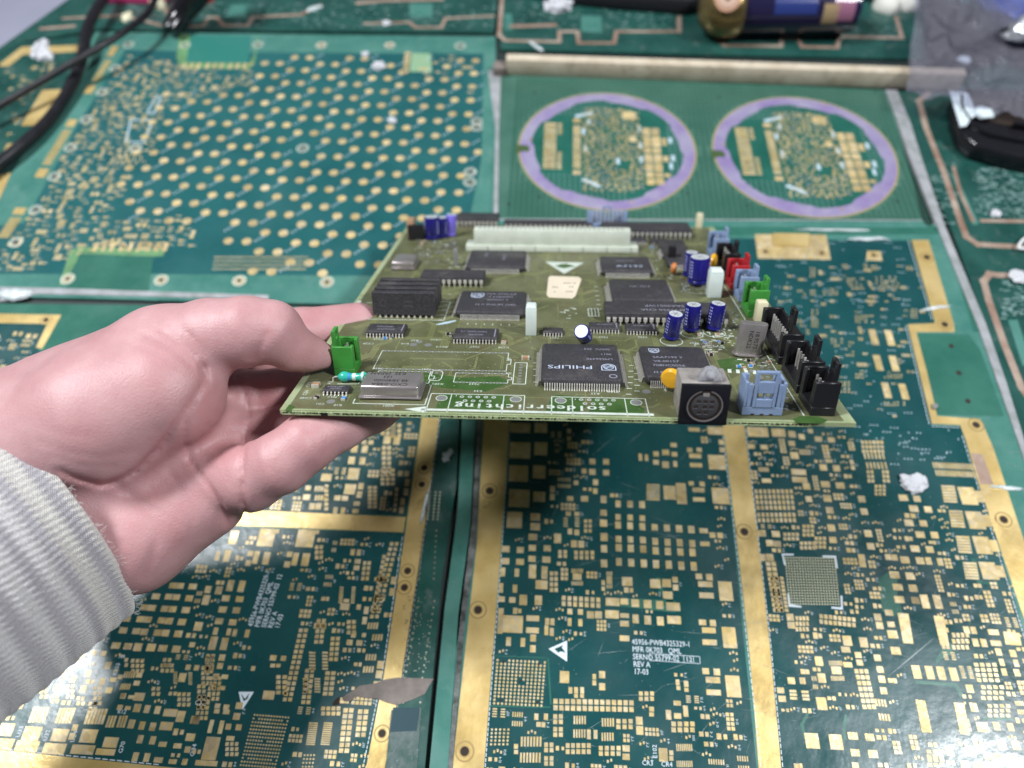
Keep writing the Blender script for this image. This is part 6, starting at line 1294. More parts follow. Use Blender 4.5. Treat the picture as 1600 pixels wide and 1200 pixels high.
# gold edge comb on the left
def comb(p, q, wpx, n):
    for i in range(n):
        t = (i + .5) / n; x = p[0] + (q[0] - p[0]) * t; y = p[1] + (q[1] - p[1]) * t; K.px(x, y, wpx, abs(q[1] - p[1]) / n * (.66), 'box', GOLDW)
for (p, q, n, wp) in (((181, 68), (171, 92), 1, 11), ((170, 94), (148, 128), 15, 11), ((147, 130), (134, 150), 1, 13), ((116, 184), (107, 201), 1, 14), ((106, 203), (72, 258), 22, 14), ((71, 260), (60, 281), 1, 16), ((34, 322), (27, 338), 1, 18), ((26, 340), (4, 372), 10, 18)): comb(p, q, wp, n)
eyelets(KP, [(201, 70), (289, 71), (403, 70), (502, 71), (609, 71), (719, 72), (180, 107), (159, 144), (135, 187), (110, 231), (85, 276), (56, 328), (25, 379), (212, 232), (106, 436), (252, 438), (374, 439), (511, 441), (473, 232), (745, 190), (745, 199), (735, 269), (734, 285)], .0044, .0002, mat('pale_ring', (.62, .66, .56), .4, .2))
eyelets(KP, [(502, 71), (609, 71), (106, 436), (252, 438), (374, 439), (511, 441)], .0032, .0003, GOLD)
for pts in ([(197, 222), (205, 187), (239, 188), (225, 222)], [(230, 177), (244, 151), (252, 151), (240, 178)]):
    for i in range(4):
        p_, q_ = pts[i], pts[(i + 1) % 4]; (xa, ya_), (xb, yb_) = T(*p_), T(*q_); L_ = math.hypot(xb - xa, yb_ - ya_); nx_, ny_ = -(yb_ - ya_) / L_ * .0006, (xb - xa) / L_ * .0006
        K.print.prism([(xa + nx_, ya_ + ny_), (xb + nx_, yb_ + ny_), (xb - nx_, yb_ - ny_), (xa - nx_, ya_ - ny_)], .00013, .00017)
sheet([(643, 83), (673, 84), (675, 113), (640, 112)], .0001, .00014, mat('sage_copper', (.22, .36, .22), .4), 'copper_window', KP)
for i in range(5): K.px(637 - i * .8, 84 + i * 7, 9, 5)
for i in range(14): K.px(176 + i * 3.4, 240 + (i % 3) * 7, 2.4, 5)
for i in range(46):
    for j in range(4): K.px(336 + i * 3.2 - j, 402 + j * 6.2, 1.6, 2.2)
K.finish(300, BLUEP)
# right margin of the keypad panel: green column
slab('laminate_column', 'pale green laminate column at the right edge of the keypad panel', 'laminate strip', [(757, 84), (775, 84), (772, 200), (766, 345), (742, 345), (738, 330), (752, 250)], GREENL, .0004)
# ---------------------------------------------------------------- panel with two round boards
CPn = slab('bare_circuit_board', 'green mesh patterned panel holding two round boards with mauve rings', 'circuit panel', [(782, 116), (1387, 140), (1412, 232), (1442, 346), (776, 345)], GREENG)
sheet([(776, 345), (1443, 346), (1449, 356), (774, 353)], .00002, .00012, GREENL, 'pale_margin', CPn)
sheet([(775, 342), (1441, 344), (1441, 345.5), (775, 344)], .00002, .0002, EPOXY, 'resin_line', CPn)
# mesh holes
def ell(cx, cy, rx, ry, n=48, r0=0): return [(cx + rx * math.cos(2 * math.pi * i / n + r0), cy + ry * math.sin(2 * math.pi * i / n + r0)) for i in range(n)]
discs = ((948, 234.5, 139.5, 90.5, 0), (1256, 243, 143, 93, 1))
gm = MB(); xa = T(786, 340)[0]; xb = T(1440, 340)[0]; y0_ = T(1000, 343)[1]; y1_ = T(1000, 126)[1]
cen = []
for (cx, cy, rx, ry, k) in discs: c_ = T(cx, cy - 3); cen.append((c_[0], c_[1], (T(cx + rx, cy)[0] - T(cx - rx, cy)[0]) / 2))
ny = 40
for j in range(ny):
    y = y0_ + (y1_ - y0_) * (j + .5) / ny; ypx = 0
    x = xa
    while x < xb:
        x += (y1_ - y0_) / ny
        if x < T(784, 343 - j * 5.5)[0] or x > T(1388 + j * 0, 142)[0] + 0.001: continue
        if any((x - c[0]) ** 2 + (y - c[1]) ** 2 < (c[2] + .002) ** 2 for c in cen): continue
        w_ = (y1_ - y0_) / ny * .33; gm.box(x - w_, x + w_, y - w_ * .8, y + w_ * .8, .00001, .00006)
gm.build('mesh_windows', mat('mesh_dark', (.012, .075, .048), .4, coat=.4), CPn, kind='stuff')
for (X, Y, Rr) in cen:
    def cir(r, n=64): return [(X + r * math.cos(2 * math.pi * i / n), Y + r * math.sin(2 * math.pi * i / n)) for i in range(n)]
    rb_ = MB().prism(cir(Rr), .00002, .00012).build('round_board', mat('ochre_rim', (.33, .27, .10), .5), CPn)
    MB().prism(cir(Rr * .982), .00012, .0002).build('mauve_ring', PURPLE, rb_)
    MB().prism([(X + Rr * q * math.cos(t), Y + Rr * q * math.sin(t)) for t, q in [(2 * math.pi * i / 72, .855 if ((i // 6) % 2) else .815) for i in range(72)]], .0002, .00026).build('solder_mask', mat('round_mask', (.010, .085, .062), .3, 0, col2=(.02, .12, .09), vscale=40, coat=.5), rb_)
    D = Pads(CPn, .0003, GOLD, 'pad'); r = Rr * .8
    pr = [(-.72, .30), (-.72, -.30)]
    for i in range(19): D.put(X - Rr * .64, Y + Rr * (.40 - i * .042), Rr * .14, Rr * .03); D.put(X - Rr * .53, Y + Rr * (.40 - i * .042), Rr * .05, Rr * .026) if i not in range(5, 12) else None
    for i in range(17): D.put(X - Rr * .335, Y + Rr * (.36 - i * .043), Rr * .085, Rr * .033)
    D.put(X - Rr * .335, Y + Rr * .47, Rr * .09, Rr * .07); D.put(X - Rr * .335, Y - Rr * .42, Rr * .09, Rr * .07); D.put(X + Rr * .27, Y + Rr * .58, Rr * .16, Rr * .13); D.put(X + Rr * .30, Y + Rr * .16, Rr * .08, Rr * .1)
    for j, hh_ in enumerate((.13, .18, .09, .14, .12, .08, .1)):
        yy = Y + Rr * (.36 - sum((.13, .18, .09, .14, .12, .08, .1)[:j]) - j * .018 - hh_ / 2)
        D.put(X + Rr * .46, yy, Rr * .085, Rr * hh_); D.put(X + Rr * .56, yy, Rr * .09, Rr * hh_)
        if j % 2: D.put(X + Rr * .65, yy, Rr * .06, Rr * hh_ * .7)
    rs = random.Random(17)
    for i in range(1800):
        u, v = rs.uniform(-.26, .40), rs.uniform(-.70, .70)
        if u * u + v * v > .56 or (u > .1 and -.36 < v < -.2 and u < .25): continue
        w_, h_ = rs.choice([(.028, .022), (.02, .03), (.03, .03), (.04, .02)])
        if D.free(X + u * Rr, Y + v * Rr, w_ * Rr, h_ * Rr, .00018): D.put(X + u * Rr, Y + v * Rr, w_ * Rr, h_ * Rr, 'box', GOLD if rs.random() < .8 else TINP)
    for (u, v) in ((-.26, .28), (-.24, -.02), (.38, .34), (.38, .05), (.38, -.18), (.72, .15), (.73, -.15), (.70, -.28), (.12, -.22), (-.2, .45)): D.print.box(X + (u - .02) * Rr, X + (u + .02) * Rr, Y + (v - .05) * Rr, Y + (v + .05) * Rr, .0003, .00034)
    for (u, v, ang) in ((-.25, .58, 20), (-.18, -.58, -30)): Mx = Matrix.Translation((X + u * Rr, Y + v * Rr, .0003)) @ Matrix.Rotation(R(ang), 4, 'Z'); D.print.box(-.11 * Rr, .11 * Rr, -.025 * Rr, .025 * Rr, 0, .00004, Mx)
    hat = MB()
    for i in range(34):
        for j in range(34):
            u, v = -1 + i / 17, -1 + j / 17; q = math.hypot(u, v)
            if q < .85 and ((u > .68) or (v > .54 and u < .1) or (v < -.46 and u < .2)): hat.box(X + (u - .010) * Rr, X + (u + .010) * Rr, Y + (v - .010) * Rr, Y + (v + .010) * Rr, .00026, .0003)
            if False: pass
    hat.build('mesh_windows', mat('grey_hatch', (.17, .25, .24), .4), rb_, kind='stuff')
    D.finish(60, BLUEP)
    MB().prism([(X - Rr * 1.02, Y + Rr * .02), (X - Rr * .90, Y + Rr * .015), (X - Rr * .86, Y - Rr * .04), (X - Rr * .88, Y - Rr * .10), (X - Rr * .93, Y - Rr * .085), (X - Rr * 1.02, Y - Rr * .13)], .00021, .00027).build('notch', mat('notch_green', (.05, .09, .03), .5), rb_)
    for (u, v) in ((-.86, .12), (.24, -.86), (.37, .88), (.88, -.46)): MB().prism([(X + u * Rr + .0013 * math.cos(t), Y + v * Rr + .0013 * math.sin(t)) for t in [math.pi * q / 5 for q in range(10)]], .0002, .00028).build('tooling_mark', COPPER, rb_)
for (px_, py_) in ((817, 124), (835, 145), (795, 319), (843, 308), (1075, 303), (1123, 152), (1168, 320), (1368, 143), (1402, 315)): eyelets(CPn, [(px_, py_)], .002, .0001, LIME, rim=False)
# ---------------------------------------------------------------- wooden batten
z = T(800, 118)
bl, br = T(791, 118), T(1497, 142); hb = .0135
dirx = Vector((br[0] - bl[0], br[1] - bl[1], 0)).normalized(); ny_ = Vector((-dirx.y, dirx.x, 0)); d_ = .008
pts = [Vector((*bl, 0)), Vector((*br, 0)), Vector((*br, 0)) + ny_ * d_, Vector((*bl, 0)) + ny_ * d_]
wb = MB().prism([(p.x, p.y) for p in pts], 0, hb).build('wooden_batten', WOOD, None, bevel=.0006); tag(wb, 'long pale wooden batten lying above the panel with two rings', 'batten')
end = MB().box(bl[0] - .010, bl[0] - .0006, bl[1] - .002, bl[1] + .008, -.0016, .0075).build('filler_lump', DUST, None, bevel=.001); tag(end, 'dark brown filler lump at the left end of the batten', 'lump')
# ---------------------------------------------------------------- top strips of dark panels with bare copper outlines
def dark_panel(pts, label, traces, tabs, z1=0.0, texts=()):
    o = slab('bare_circuit_board', label, 'circuit panel', pts, DARKG, z1); m = MB(); traces = [(t_[0] * .75, *t_[1:]) for t_ in traces]
    for tr_ in traces:
        wd = tr_[0]
        for p_, q_ in zip(tr_[1:], tr_[2:]):
            (xa, ya), (xb, yb) = T(*p_), T(*q_); L_ = math.hypot(xb - xa, yb - ya)
            if L_ < 1e-6: continue
            ux, uy = (xb - xa) / L_, (yb - ya) / L_; nx_, ny2 = -uy * wd / 2, ux * wd / 2; xa -= ux * wd / 2; ya -= uy * wd / 2; xb += ux * wd / 2; yb += uy * wd / 2
            m.prism([(xa + nx_, ya + ny2), (xb + nx_, yb + ny2), (xb - nx_, yb - ny2), (xa - nx_, ya - ny2)], z1 + .00002, z1 + .00012 + random.random() * .00002)
        m.build('bare_copper_outline', COPPER, o); m = MB()
    for t in tabs: sheet(t, z1 + .00001, z1 + .00008, GREENL, 'pale_green_tab', o)
    m = MB()
    rs = random.Random(len(pts))
    for (ax, ay, bx, by, n) in texts:
        for i in range(n): x, y = T(rs.uniform(ax, bx), rs.uniform(ay, by)); m.box(x, x + rs.uniform(.0008, .004), y, y + .0007, z1 + .00002, z1 + .00006)
    if m.v: m.build('printed_marks', mat('dim_print', (.20, .32, .30), .5), o, kind='stuff')
    return o
dark_panel([(-60, 118), (112, -4), (130, -120), (786, -120), (778, 0), (772, 52), (150, 47), (40, 66)], 'dark green panel with bare copper outlines along the top left',
    [(.004, (100, 30), (190, 25), (250, 40)), (.0035, (255, 42), (318, 42), (326, 28), (340, 28)), (.0045, (340, 30), (350, 41), (388, 41), (395, 28), (470, 24), (500, 10)), (.006, (560, 6), (600, 2), (690, 0)), (.004, (570, 38), (640, 36), (650, 44), (690, 44), (696, 30), (770, 26)), (.005, (66, 46), (115, 42)), (.004, (250, -30), (260, 20))],
    [[(362, 8), (388, 8), (382, 30), (354, 28)], [(352, -40), (384, -40), (384, -20), (350, -20)], [(640, 6), (676, 7), (676, 28), (640, 27)]], 0.0006, ((140, 5, 770, 44, 260),))
dark_panel([(790, -120), (1500, -120), (1486, 92), (1400, 92), (1100, 86), (782, 78), (782, 10)], 'dark green panel with copper outlines behind the wooden batten',
    [(.0045, (785, -10), (780, 56), (790, 64), (874, 66), (874, 50)), (.0045, (874, 50), (902, 50), (904, 68), (960, 68)), (.0045, (960, 66), (963, 50), (1060, 50)), (.005, (1061, 28), (1061, 50)), (.0045, (1118, 62), (1132, 72), (1220, 73), (1221, 60), (1246, 60), (1253, 74), (1308, 75), (1311, 58), (1409, 60), (1400, 28)), (.006, (800, 42), (866, 40))],
    [[(908, 25), (940, 26), (941, 52), (908, 50)], [(1252, 44), (1284, 45), (1286, 58), (1252, 58)], [(788, 22), (800, 22), (802, 48), (788, 48)]], 0.0004, ((800, 5, 1060, 46, 160), (1160, 42, 1400, 58, 60)))
dark_panel([(1402, 142), (1497, 146), (1500, -120), (1900, -120), (2150, 1300), (1835, 1300), (1708, 985), (1640, 800), (1600, 690), (1572, 600), (1490, 365), (1440, 250)], 'dark green panel with rounded copper outlines at the right edge',
    [(.0055, (1450, 146), (1436, 158), (1447, 200), (1475, 270), (1503, 352)), (.0055, (1503, 352), (1510, 370), (1528, 382), (1560, 384), (1700, 390)), (.004, (1535, 345), (1700, 347)), (.0055, (1700, 432), (1560, 430), (1546, 428), (1537, 440), (1545, 470), (1570, 540), (1596, 605), (1620, 640)), (.0035, (1490, 262), (1500, 300), (1520, 345))],
    [[(1484, 268), (1496, 280), (1530, 350), (1520, 352)], [(1575, 500), (1590, 500), (1612, 570), (1598, 572)]], 0.0, ((1455, 250, 1490, 360, 60), (1520, 262, 1600, 340, 220), (1560, 440, 1600, 500, 60)))
for (x, y) in ((1591, 425), (1585, 455)): sheet(ell(x, y, 9, 7, 12), .0001, .00018, COPPER, 'copper_spot', bpy.data.objects['circuit_panel.005'] if 'circuit_panel.005' in bpy.data.objects else None) if False else None
slab('resin_seam', 'long grey resin groove running down the right side', 'resin seam', [(1383, 141), (1401, 142), (1421, 190), (1440, 250), (1476, 355), (1500, 412), (1540, 508), (1572, 600), (1600, 690), (1640, 800), (1626, 800), (1590, 690), (1560, 604), (1528, 512), (1487, 412), (1464, 355), (1420, 245), (1402, 192)], EPOXY, .0007)
for i, q in enumerate(([(0, 449), (120, 452), (240, 456), (420, 462), (420, 469), (240, 464), (60, 460), (0, 472)], [(762, 110), (783, 112), (780, 200), (778, 345), (771, 345), (774, 200)])): slab('resin_seam', ('grey resin seam above the hand below the keypad panel', 'grey resin seam left of the panel with two rings')[i], 'resin seam', q, EPOXY, .0006)
# far-left small panel
SP = slab('bare_circuit_board', 'small dark panel with gold corner strip at the far left under the cables', 'circuit panel', [(38, 68), (146, 52), (18, 270), (-60, 390), (-60, 118)], DARKG, .0001)
sheet([(0, 100), (34, 74), (142, 70), (138, 80), (36, 86), (14, 104), (0, 104)], .0002, .0003, GOLDW, 'gold_border', SP); sheet([(66, 141), (99, 140), (62, 196), (33, 197)], .0002, .0003, GOLDW, 'gold_tab', SP); sheet([(12, 225), (24, 224), (14, 242), (2, 242)], .0002, .0003, GOLDW, 'gold_tab', SP); sheet([(0, 275), (18, 270), (-2, 315), (-20, 320)], .0002, .0003, GOLDW, 'gold_tab', SP)
S_ = Pads(SP, .00022); S_.fill([(10, 110), (110, 90), (70, 135), (10, 230)], 120, 95, big=.0, scale=.7); S_.finish(10)
# ---------------------------------------------------------------- loose objects
def world_tube(name, pts, r, m, label, cat, n=12, group=None):
    P_ = [Vector((*T(px, py, z_), z_)) for px, py, z_ in pts]; out_ = []
    for i in range(len(P_) - 1):
        p0, p1, p2, p3 = P_[max(i - 1, 0)], P_[i], P_[i + 1], P_[min(i + 2, len(P_) - 1)]
        for k in range(8):
            t = k / 8; out_.append(.5 * ((2 * p1) + (p2 - p0) * t + (2 * p0 - 5 * p1 + 4 * p2 - p3) * t * t + (3 * p1 - p0 - 3 * p2 + p3) * t ** 3))
    out_.append(P_[-1]); o = MB().tube(out_, r, n).build(name, m, None, smooth=True); return tag(o, label, cat, group)
CAB = mat('cable_rubber', (.012, .012, .016), .38, 0, rvar=.1)
world_tube('cable', [(185, -40, .012), (160, 0, .014), (138, 40, .012), (131, 78, .010), (124, 105, .008), (108, 140, .006), (78, 185, .005), (40, 222, .006), (0, 254, .006), (-60, 300, .006)], .0042, CAB, 'thicker black cable curving down to the left edge', 'cable')
world_tube('cable', [(255, -40, .016), (236, 12, .018), (205, 42, .020), (170, 65, .020), (130, 88, .019), (80, 118, .016), (0, 165, .012), (-60, 200, .01)], .0026, CAB, 'thin black cable crossing over the thicker one', 'cable')
world_tube('black_rod', [(330, -60, .05), (306, -10, .028), (285, 20, .014), (266, 48, .0075)], [.0125 - .00024 * i for i in range(25)], BLACKG, 'tapered black tool end pointing down at the top left', 'tool')
pk = thing('pink_box', 'bright pink strip at the top edge between the cables', 'strip', (*T(206, 6), .0)); MB().box(-.022, .030, -.002, .02, .0006, .012).build('pink_lid', mat('pink', (.75, .06, .24), .5), pk, bevel=.001)
def crumb(px, py, s, m, name, label, cat, seed=1, z=.0008, sx=1, sy=1, sz=.5, rough=1.0):
    if name in ('foam_plug', 'red_cap'): rough = .15
    rs = random.Random(seed); bm = bmesh.new(); bmesh.ops.create_icosphere(bm, subdivisions=3, radius=1)
    from mathutils import noise
    for v in bm.verts:
        k = 1 + .42 * rough * noise.noise(v.co * 1.6 + Vector((seed, 0, 0))) + .30 * rough * noise.noise(v.co * 5 + Vector((0, seed, 0))); v.co = Vector((v.co.x * k * s * sx, v.co.y * k * s * sy, max(-.2, v.co.z * k) * s * sz))
    me = bpy.data.meshes.new(name); bm.to_mesh(me); bm.free(); me.materials.append(m); me.polygons.foreach_set('use_smooth', [m is not PAPER] * len(me.polygons))
    o = bpy.data.objects.new(name, me); COL.objects.link(o); o.location = (*T(px, py), z); return tag(o, label, cat)
crumb(62, 78, .0072, PAPER, 'paper_wad', 'white paper wad beside the gold corner at the far left', 'paper', 1, sx=.8, sy=1.5); crumb(71, 89, .0062, PAPER, 'paper_wad', 'lower right of the two touching white paper wads at the far left', 'paper', 2)
crumb(1425, 757, .0052, PAPER, 'paper_wad', 'white paper wad on the bare part of the right panel', 'paper', 3, sx=1.3); crumb(1437, 752, .0036, PAPER, 'paper_wad', 'small white paper wad touching the larger one on the right panel', 'paper', 9)
crumb(871, 12, .010, PAPER, 'paper_wad', 'white paper wad at the top edge above the batten', 'paper', 4, sx=1.1, sz=.7); crumb(1384, 12, .0115, mat('cream_rubber', (.62, .62, .56), .6), 'foam_plug', 'left one of two pale round plugs at the top edge', 'plug', 5, sz=.9); crumb(1413, 9, .0108, mat('cream_rubber', (.62, .62, .56), .6), 'foam_plug', 'right one of two pale round plugs at the top edge', 'plug', 6, sz=.9)
crumb(249, 10, .0068, mat('waxy', (.62, .60, .42), .5), 'wax_lump', 'cream wax lump beside the black tool', 'lump', 7, sz=1); crumb(199, 28, .0045, mat('waxy', (.62, .60, .42), .5), 'wax_lump', 'small yellowish lump between the cables', 'lump', 8, sy=1.5); crumb(322, 0, .008, REDPL, 'red_cap', 'red cap at the top edge beside the black tool', 'cap', 12, sz=1)
for i, (px_, py_, s_) in enumerate(((604, 38, .0035), (613, 190, .0032), (571, 86, .003), (592, 105, .005), (1555, 750 - 415, .003))): crumb(px_, py_, s_, PAPER, 'fleck', ('white fleck at the top edge of the keypad panel', 'white fleck among the gold contacts right of centre', 'pale fleck at the top rows of gold contacts', 'long pale fleck across a gold contact near the top', 'white fleck on the dark panel at the right edge')[i], 'fleck', 20 + i)
crumb(1590, 424 - 48 + 58, .005, PAPER, 'fleck', 'bright round fleck at the right edge of the dark panel', 'fleck', 31)
# toppled gold capped tube
tbm = thing('gift_tube', 'dark glossy tube with a brass end and blue and pink print at the top edge', 'tube', (*T(1132, 30), .0))
p0 = Vector((*T(1116, 14, .021), .021)); p1 = Vector((*T(1330, 12, .021), .021)); dv = (p1 - p0).normalized()
rot = Vector((0, 0, 1)).rotation_difference(dv).to_matrix().to_4x4(); MT = Matrix.Translation(p0 - tbm.location) @ rot
Lt = (p1 - p0).length
body = MB().lathe([(.0175, .018), (.0182, .02), (.0182, Lt), (.016, Lt + .002)], 40, MT).build('tube_body', mat('ink_film', (.012, .010, .04), .12, 0, coat=1.0), tbm, smooth=True)
capm = MB().lathe([(.004, -.012), (.012, -.010), (.0185, -.003), (.0215, .006), (.0215, .016), (.0195, .020)], 40, MT).build('brass_cap', mat('aged_brass', (.20, .15, .06), .22, .75, col2=(.36, .27, .12), vscale=60), tbm, smooth=True)
def wrap(a0, a1, z0_, z1_, m, name):
    mb = MB(); n = 10; vs = []
    for i in range(n + 1):
        a_ = a0 + (a1 - a0) * i / n
        for zz_ in (z0_, z1_): vs.append(tuple(MT @ Vector((.01835 * math.cos(a_), .01835 * math.sin(a_), zz_))))
    mb.add(vs, [(2 * i, 2 * i + 2, 2 * i + 3, 2 * i + 1) for i in range(n)]); mb.build(name, m, body)
# find the angle that faces the camera
best = max(range(72), key=lambda k: (Vector((0, 0, CAMH)) - (tbm.location + MT @ Vector((.018 * math.cos(k * .0873), .018 * math.sin(k * .0873), .05)))).normalized().dot((rot @ Vector((math.cos(k * .0873), math.sin(k * .0873), 0)))))
ac = best * .0873
wrap(ac - .9, ac + .2, .042, .075, mat('print_blue', (.02, .035, .16), .15, coat=1), 'printed_patch'); wrap(ac - .2, ac + .6, .080, .092, mat('print_gold', (.30, .22, .12), .2, coat=1), 'printed_patch'); wrap(ac - .6, ac + .5, Lt - .020, Lt - .004, mat('print_pink', (.26, .11, .18), .2, coat=1), 'printed_patch')
fc_ = (Matrix.Translation(Vector(T(1138, -4, .040) + (.040,)) - tbm.location))
nv = (Vector((0, 0, CAMH)) - Vector((*T(1138, -4, .04), .04))).normalized(); RM = fc_ @ Vector((0, 0, 1)).rotation_difference(nv).to_matrix().to_4x4()
for r_, zz_, m_ in ((.0098, 0, mat('peach_plastic', (.62, .36, .24), .35)), (.0072, .0008, mat('peach_light', (.70, .48, .38), .35)), (.0022, .0014, HOLE)): MB().lathe([(r_, -.004 + zz_), (r_, zz_), (r_ * .7, zz_ + .0006)], 28, RM).build('round_button', m_, capm, smooth=True)
# dark tray edge behind
dk = MB().prism(TP([(800, -80), (1100, -80), (1100, 16), (1074, 26), (950, 16), (862, 6), (800, -10)]), .0007, .014).build('black_pouch', mat('black_cloth', (.010, .010, .014), .7, 0, bump=.0004, bscale=200), None, bevel=.002); tag(dk, 'black pouch lying along the top edge left of the brass capped tube', 'pouch')
dk = MB().prism(TP([(1150, -80), (1460, -80), (1440, 4), (1150, 4)]), .0012, .010).build('black_pouch', mat('black_cloth', (.010, .010, .014), .7), None, bevel=.002); tag(dk, 'black pouch behind the printed tube at the top edge', 'pouch')
# black moulded casing with a white tag
bc = thing('black_casing', 'glossy black moulded casing at the right edge with a hollow and ribs', 'casing', (*T(1560, 230), 0))
def rel(lst, o_): return [(x - o_.location.x, y - o_.location.y) for x, y in TP(lst)]
b1 = MB(); outer = rel([(1476, 175), (1488, 163), (1510, 160), (1720, 172), (1720, 296), (1560, 264), (1510, 250), (1488, 232), (1478, 205)], bc)
b1.prism(outer, .0006, .013); b1.build('base', BLACKG, bc, bevel=.0025, seg=3)
MB().prism(rel([(1500, 176), (1720, 186), (1720, 232), (1560, 222), (1516, 212)], bc), .0131, .0134).build('hollow', HOLE, bc)
w_ = MB(); w_.tube([Vector((x, y, .0145)) for x, y in rel([(1484, 178), (1486, 200), (1500, 222), (1530, 236), (1600, 250), (1700, 262)], bc)], .0024, 8).build('rim', BLACKG, bc, smooth=True)
for q in ([(1530, 172), (1558, 178), (1557, 184), (1530, 180)], [(1536, 196), (1550, 198), (1546, 204), (1534, 202)], [(1562, 222), (1640, 230), (1640, 236), (1562, 226)]): MB().prism(rel(q, bc), .0134, .018).build('rib', BLACKG, bc, bevel=.0006)
lt = MB().prism(TP([(1483, 143), (1512, 146), (1526, 180), (1516, 186), (1510, 197), (1500, 199)], .016), .016, .0165).build('paper_tag', mat('pale_tag', (.58, .66, .70), .6), None); tag(lt, 'pale blue white paper tag hanging over the black casing', 'tag')
m = MB()
for i in range(7):
    for j in range(8):
        if random.random() < .55: x, y = T(1496 + i * 2.6 + j * .8, 160 + j * 2.8, .0165); m.box(x - .0005, x + .0005, y - .0005, y + .0005, .01655, .0166)
m.build('smudged_print', mat('tag_grey', (.30, .34, .36), .6), lt, kind='stuff')
crumb(1517, 208, .0055, mat('pale_tag', (.58, .66, .70), .6), 'paper_scrap', 'pale torn scrap just below the paper tag', 'scrap', 41, z=.0165, sx=1.2); crumb(1487, 128, .0045, mat('pale_tag', (.58, .66, .70), .6), 'paper_scrap', 'small pale round scrap above the paper tag', 'scrap', 42, z=.018)
# white wire end
world_tube('wire', [(1640, 350, .003), (1602, 372, .004), (1592, 386, .003), (1604, 388, .003), (1650, 380, .003)], .0009, mat('white_wire', (.7, .72, .72), .4), 'bent white wire end at the right edge', 'wire')
# clear bag
NX, NY = 44, 30; vs = []; rs = random.Random(77)
from mathutils import noise
c00, c10, c11, c01 = (1434, -70), (1720, -70), (1720, 205), (1418, 143)
for j in range(NY + 1):
    for i in range(NX + 1):
        u, v = i / NX, j / NY; px_ = (c00[0] * (1 - u) + c10[0] * u) * (1 - v) + (c01[0] * (1 - u) + c11[0] * u) * v; py_ = (c00[1] * (1 - u) + c10[1] * u) * (1 - v) + (c01[1] * (1 - u) + c11[1] * u) * v
        zz_ = .020 + 0.008 * noise.noise(Vector((u * 6, v * 5, 1))) + .005 * noise.noise(Vector((u * 14, v * 11, 2))); x, y = T(px_, py_, .02); vs.append((x, y, zz_))
bg = MB(); bg.add(vs, [(j * (NX + 1) + i, j * (NX + 1) + i + 1, (j + 1) * (NX + 1) + i + 1, (j + 1) * (NX + 1) + i) for j in range(NY) for i in range(NX)])
bm_ = bpy.data.materials.new('clear_film'); bm_.use_nodes = True; nt = bm_.node_tree; N = nt.nodes; L = nt.links; N.clear()
om = N.new('ShaderNodeOutputMaterial'); ms = N.new('ShaderNodeMixShader'); tp_ = N.new('ShaderNodeBsdfTransparent'); pb = N.new('ShaderNodeBsdfPrincipled'); pb.inputs['Base Color'].default_value = (.36, .36, .43, 1); pb.inputs['Roughness'].default_value = .16; tp_.inputs['Color'].default_value = (.78, .78, .85, 1); ms.inputs[0].default_value = .27
nz_ = N.new('ShaderNodeTexNoise'); nz_.inputs['Scale'].default_value = 45; nz_.inputs['Detail'].default_value = 5; g_ = N.new('ShaderNodeNewGeometry'); L.new(g_.outputs['Position'], nz_.inputs['Vector']); bp_ = N.new('ShaderNodeBump'); bp_.inputs['Distance'].default_value = .012; L.new(nz_.outputs['Fac'], bp_.inputs['Height']); L.new(bp_.outputs['Normal'], pb.inputs['Normal'])
L.new(tp_.outputs[0], ms.inputs[1]); L.new(pb.outputs[0], ms.inputs[2]); L.new(ms.outputs[0], om.inputs['Surface'])
bag = bg.build('plastic_bag', bm_, None, smooth=True); tag(bag, 'crumpled clear plastic bag at the upper right corner', 'bag')
bb = MB().prism(TP([(1478, -70), (1760, -70), (1760, 60), (1640, 40), (1585, 38), (1555, 22)], .006), .0008, .012).build('blue_packet', mat('blue_foil', (.010, .04, .30), .25, 0, col2=(.04, .12, .50), vscale=60, bump=.001, bscale=80), None, bevel=.002); tag(bb, 'shiny blue packet inside the clear bag', 'packet')
fo = crumb(1590, 102, .016, mat('crumpled_foil', (.72, .74, .78), .25, .7, bump=.002, bscale=200), 'foil_lump', 'crumpled bright foil at the right edge on the clear bag', 'foil', 51, z=.028, sx=1.5, sy=1.0, sz=.8)
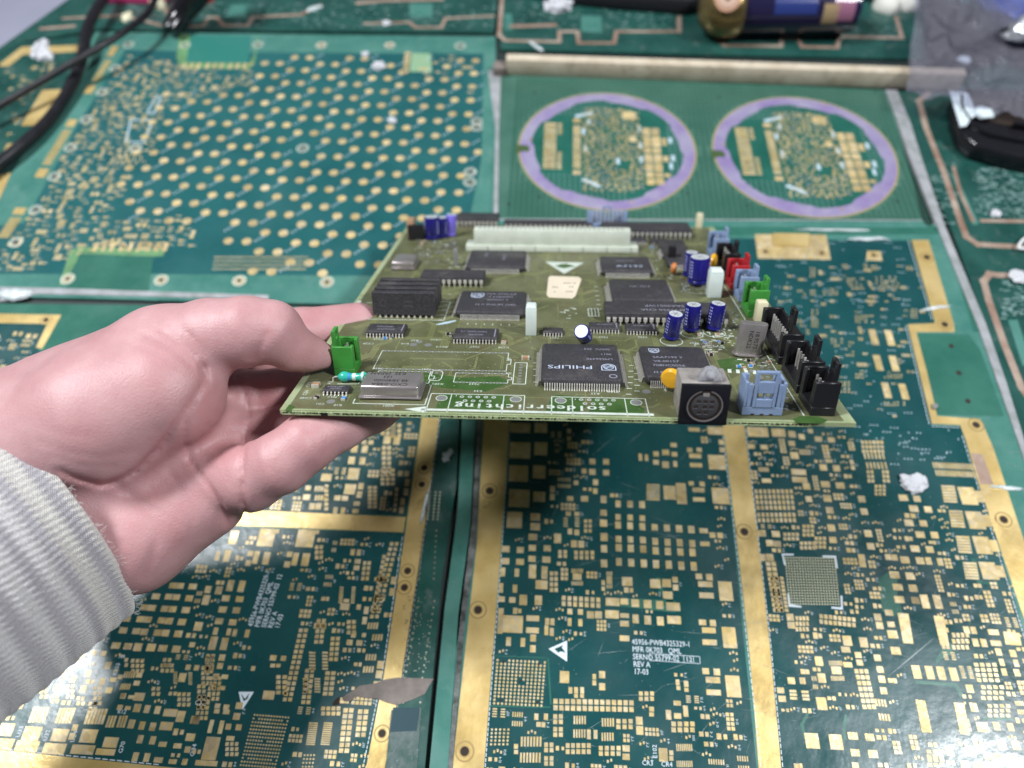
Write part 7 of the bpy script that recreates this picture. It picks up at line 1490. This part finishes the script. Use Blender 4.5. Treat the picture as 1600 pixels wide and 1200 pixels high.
b2 = MB().prism(TP([(1440, 0), (1600, 40), (1760, 60), (1760, 120), (1560, 84), (1520, 110), (1490, 128), (1444, 84)], .003), .0006, .009).build('dark_block', BLACKG, None, bevel=.002); tag(b2, 'dark block under the clear bag at the upper right', 'block')

# shreds and smears of dried clear glue
GL = mat('dried_glue', (.42, .50, .50), .25, 0, col2=(.60, .64, .66), vscale=300, bump=.0006, bscale=500, coat=.8)
def smear(px, py, L_, W_, ang, seed, label, h=.0009, z=.0002):
    rs = random.Random(seed); n = 18; c_, s_ = math.cos(math.radians(ang)), math.sin(math.radians(ang)); cx, cy = T(px, py); pts = []
    for i in range(n):
        t = 2 * math.pi * i / n; a_ = L_ / 2 * math.cos(t) * rs.uniform(.6, 1.1); b_ = W_ / 2 * math.sin(t) * rs.uniform(.4, 1.2); pts.append((cx + a_ * c_ - b_ * s_, cy + a_ * s_ + b_ * c_))
    o = MB().prism(pts, z, z + h, .8).build('glue_smear', GL, None, bevel=.0001, seg=1); tag(o, label, 'glue', 'dried glue smears')
smear(838, 74, .022, .005, -50, 1, 'slanting pale glue smear near the left end of the batten', z=.0006)
smear(858, 112, .010, .004, -60, 2, 'short glue smear under the left end of the batten')
smear(1100, 124, .008, .005, 10, 3, 'glue lump at the foot of the batten above the gap between rings')
smear(1360, 374, .030, .004, 3, 4, 'long glue smear below the panel with two rings at right')
smear(1298, 360, .055, .0022, 1, 5, 'thin glue streak along the margin above the gold tab')
smear(1462, 482, .022, .0028, 12, 6, 'pale glue streak across the gold border at upper right')
smear(1575, 763, .020, .0030, -4, 7, 'pale glue streak on the gold border at the right edge')
smear(1410, 646 + 15, .008, .004, 40, 8, 'small glue spot left of the notch in the gold border') if False else None
smear(492, 14, .018, .008, 30, 9, 'bright glue lump on the top left dark panel', z=.0006)
smear(700, 712, .010, .006, 60, 10, 'glue shred on the green strip under the board', z=.0006)
smear(20, 462, .030, .010, 5, 11, 'shiny glue lump in the seam at the left edge', z=.0006, h=.002)
smear(665, 790, .030, .0022, 82, 12, 'shiny glue streak on the narrow plated hole strip', z=.0008, h=.0006)
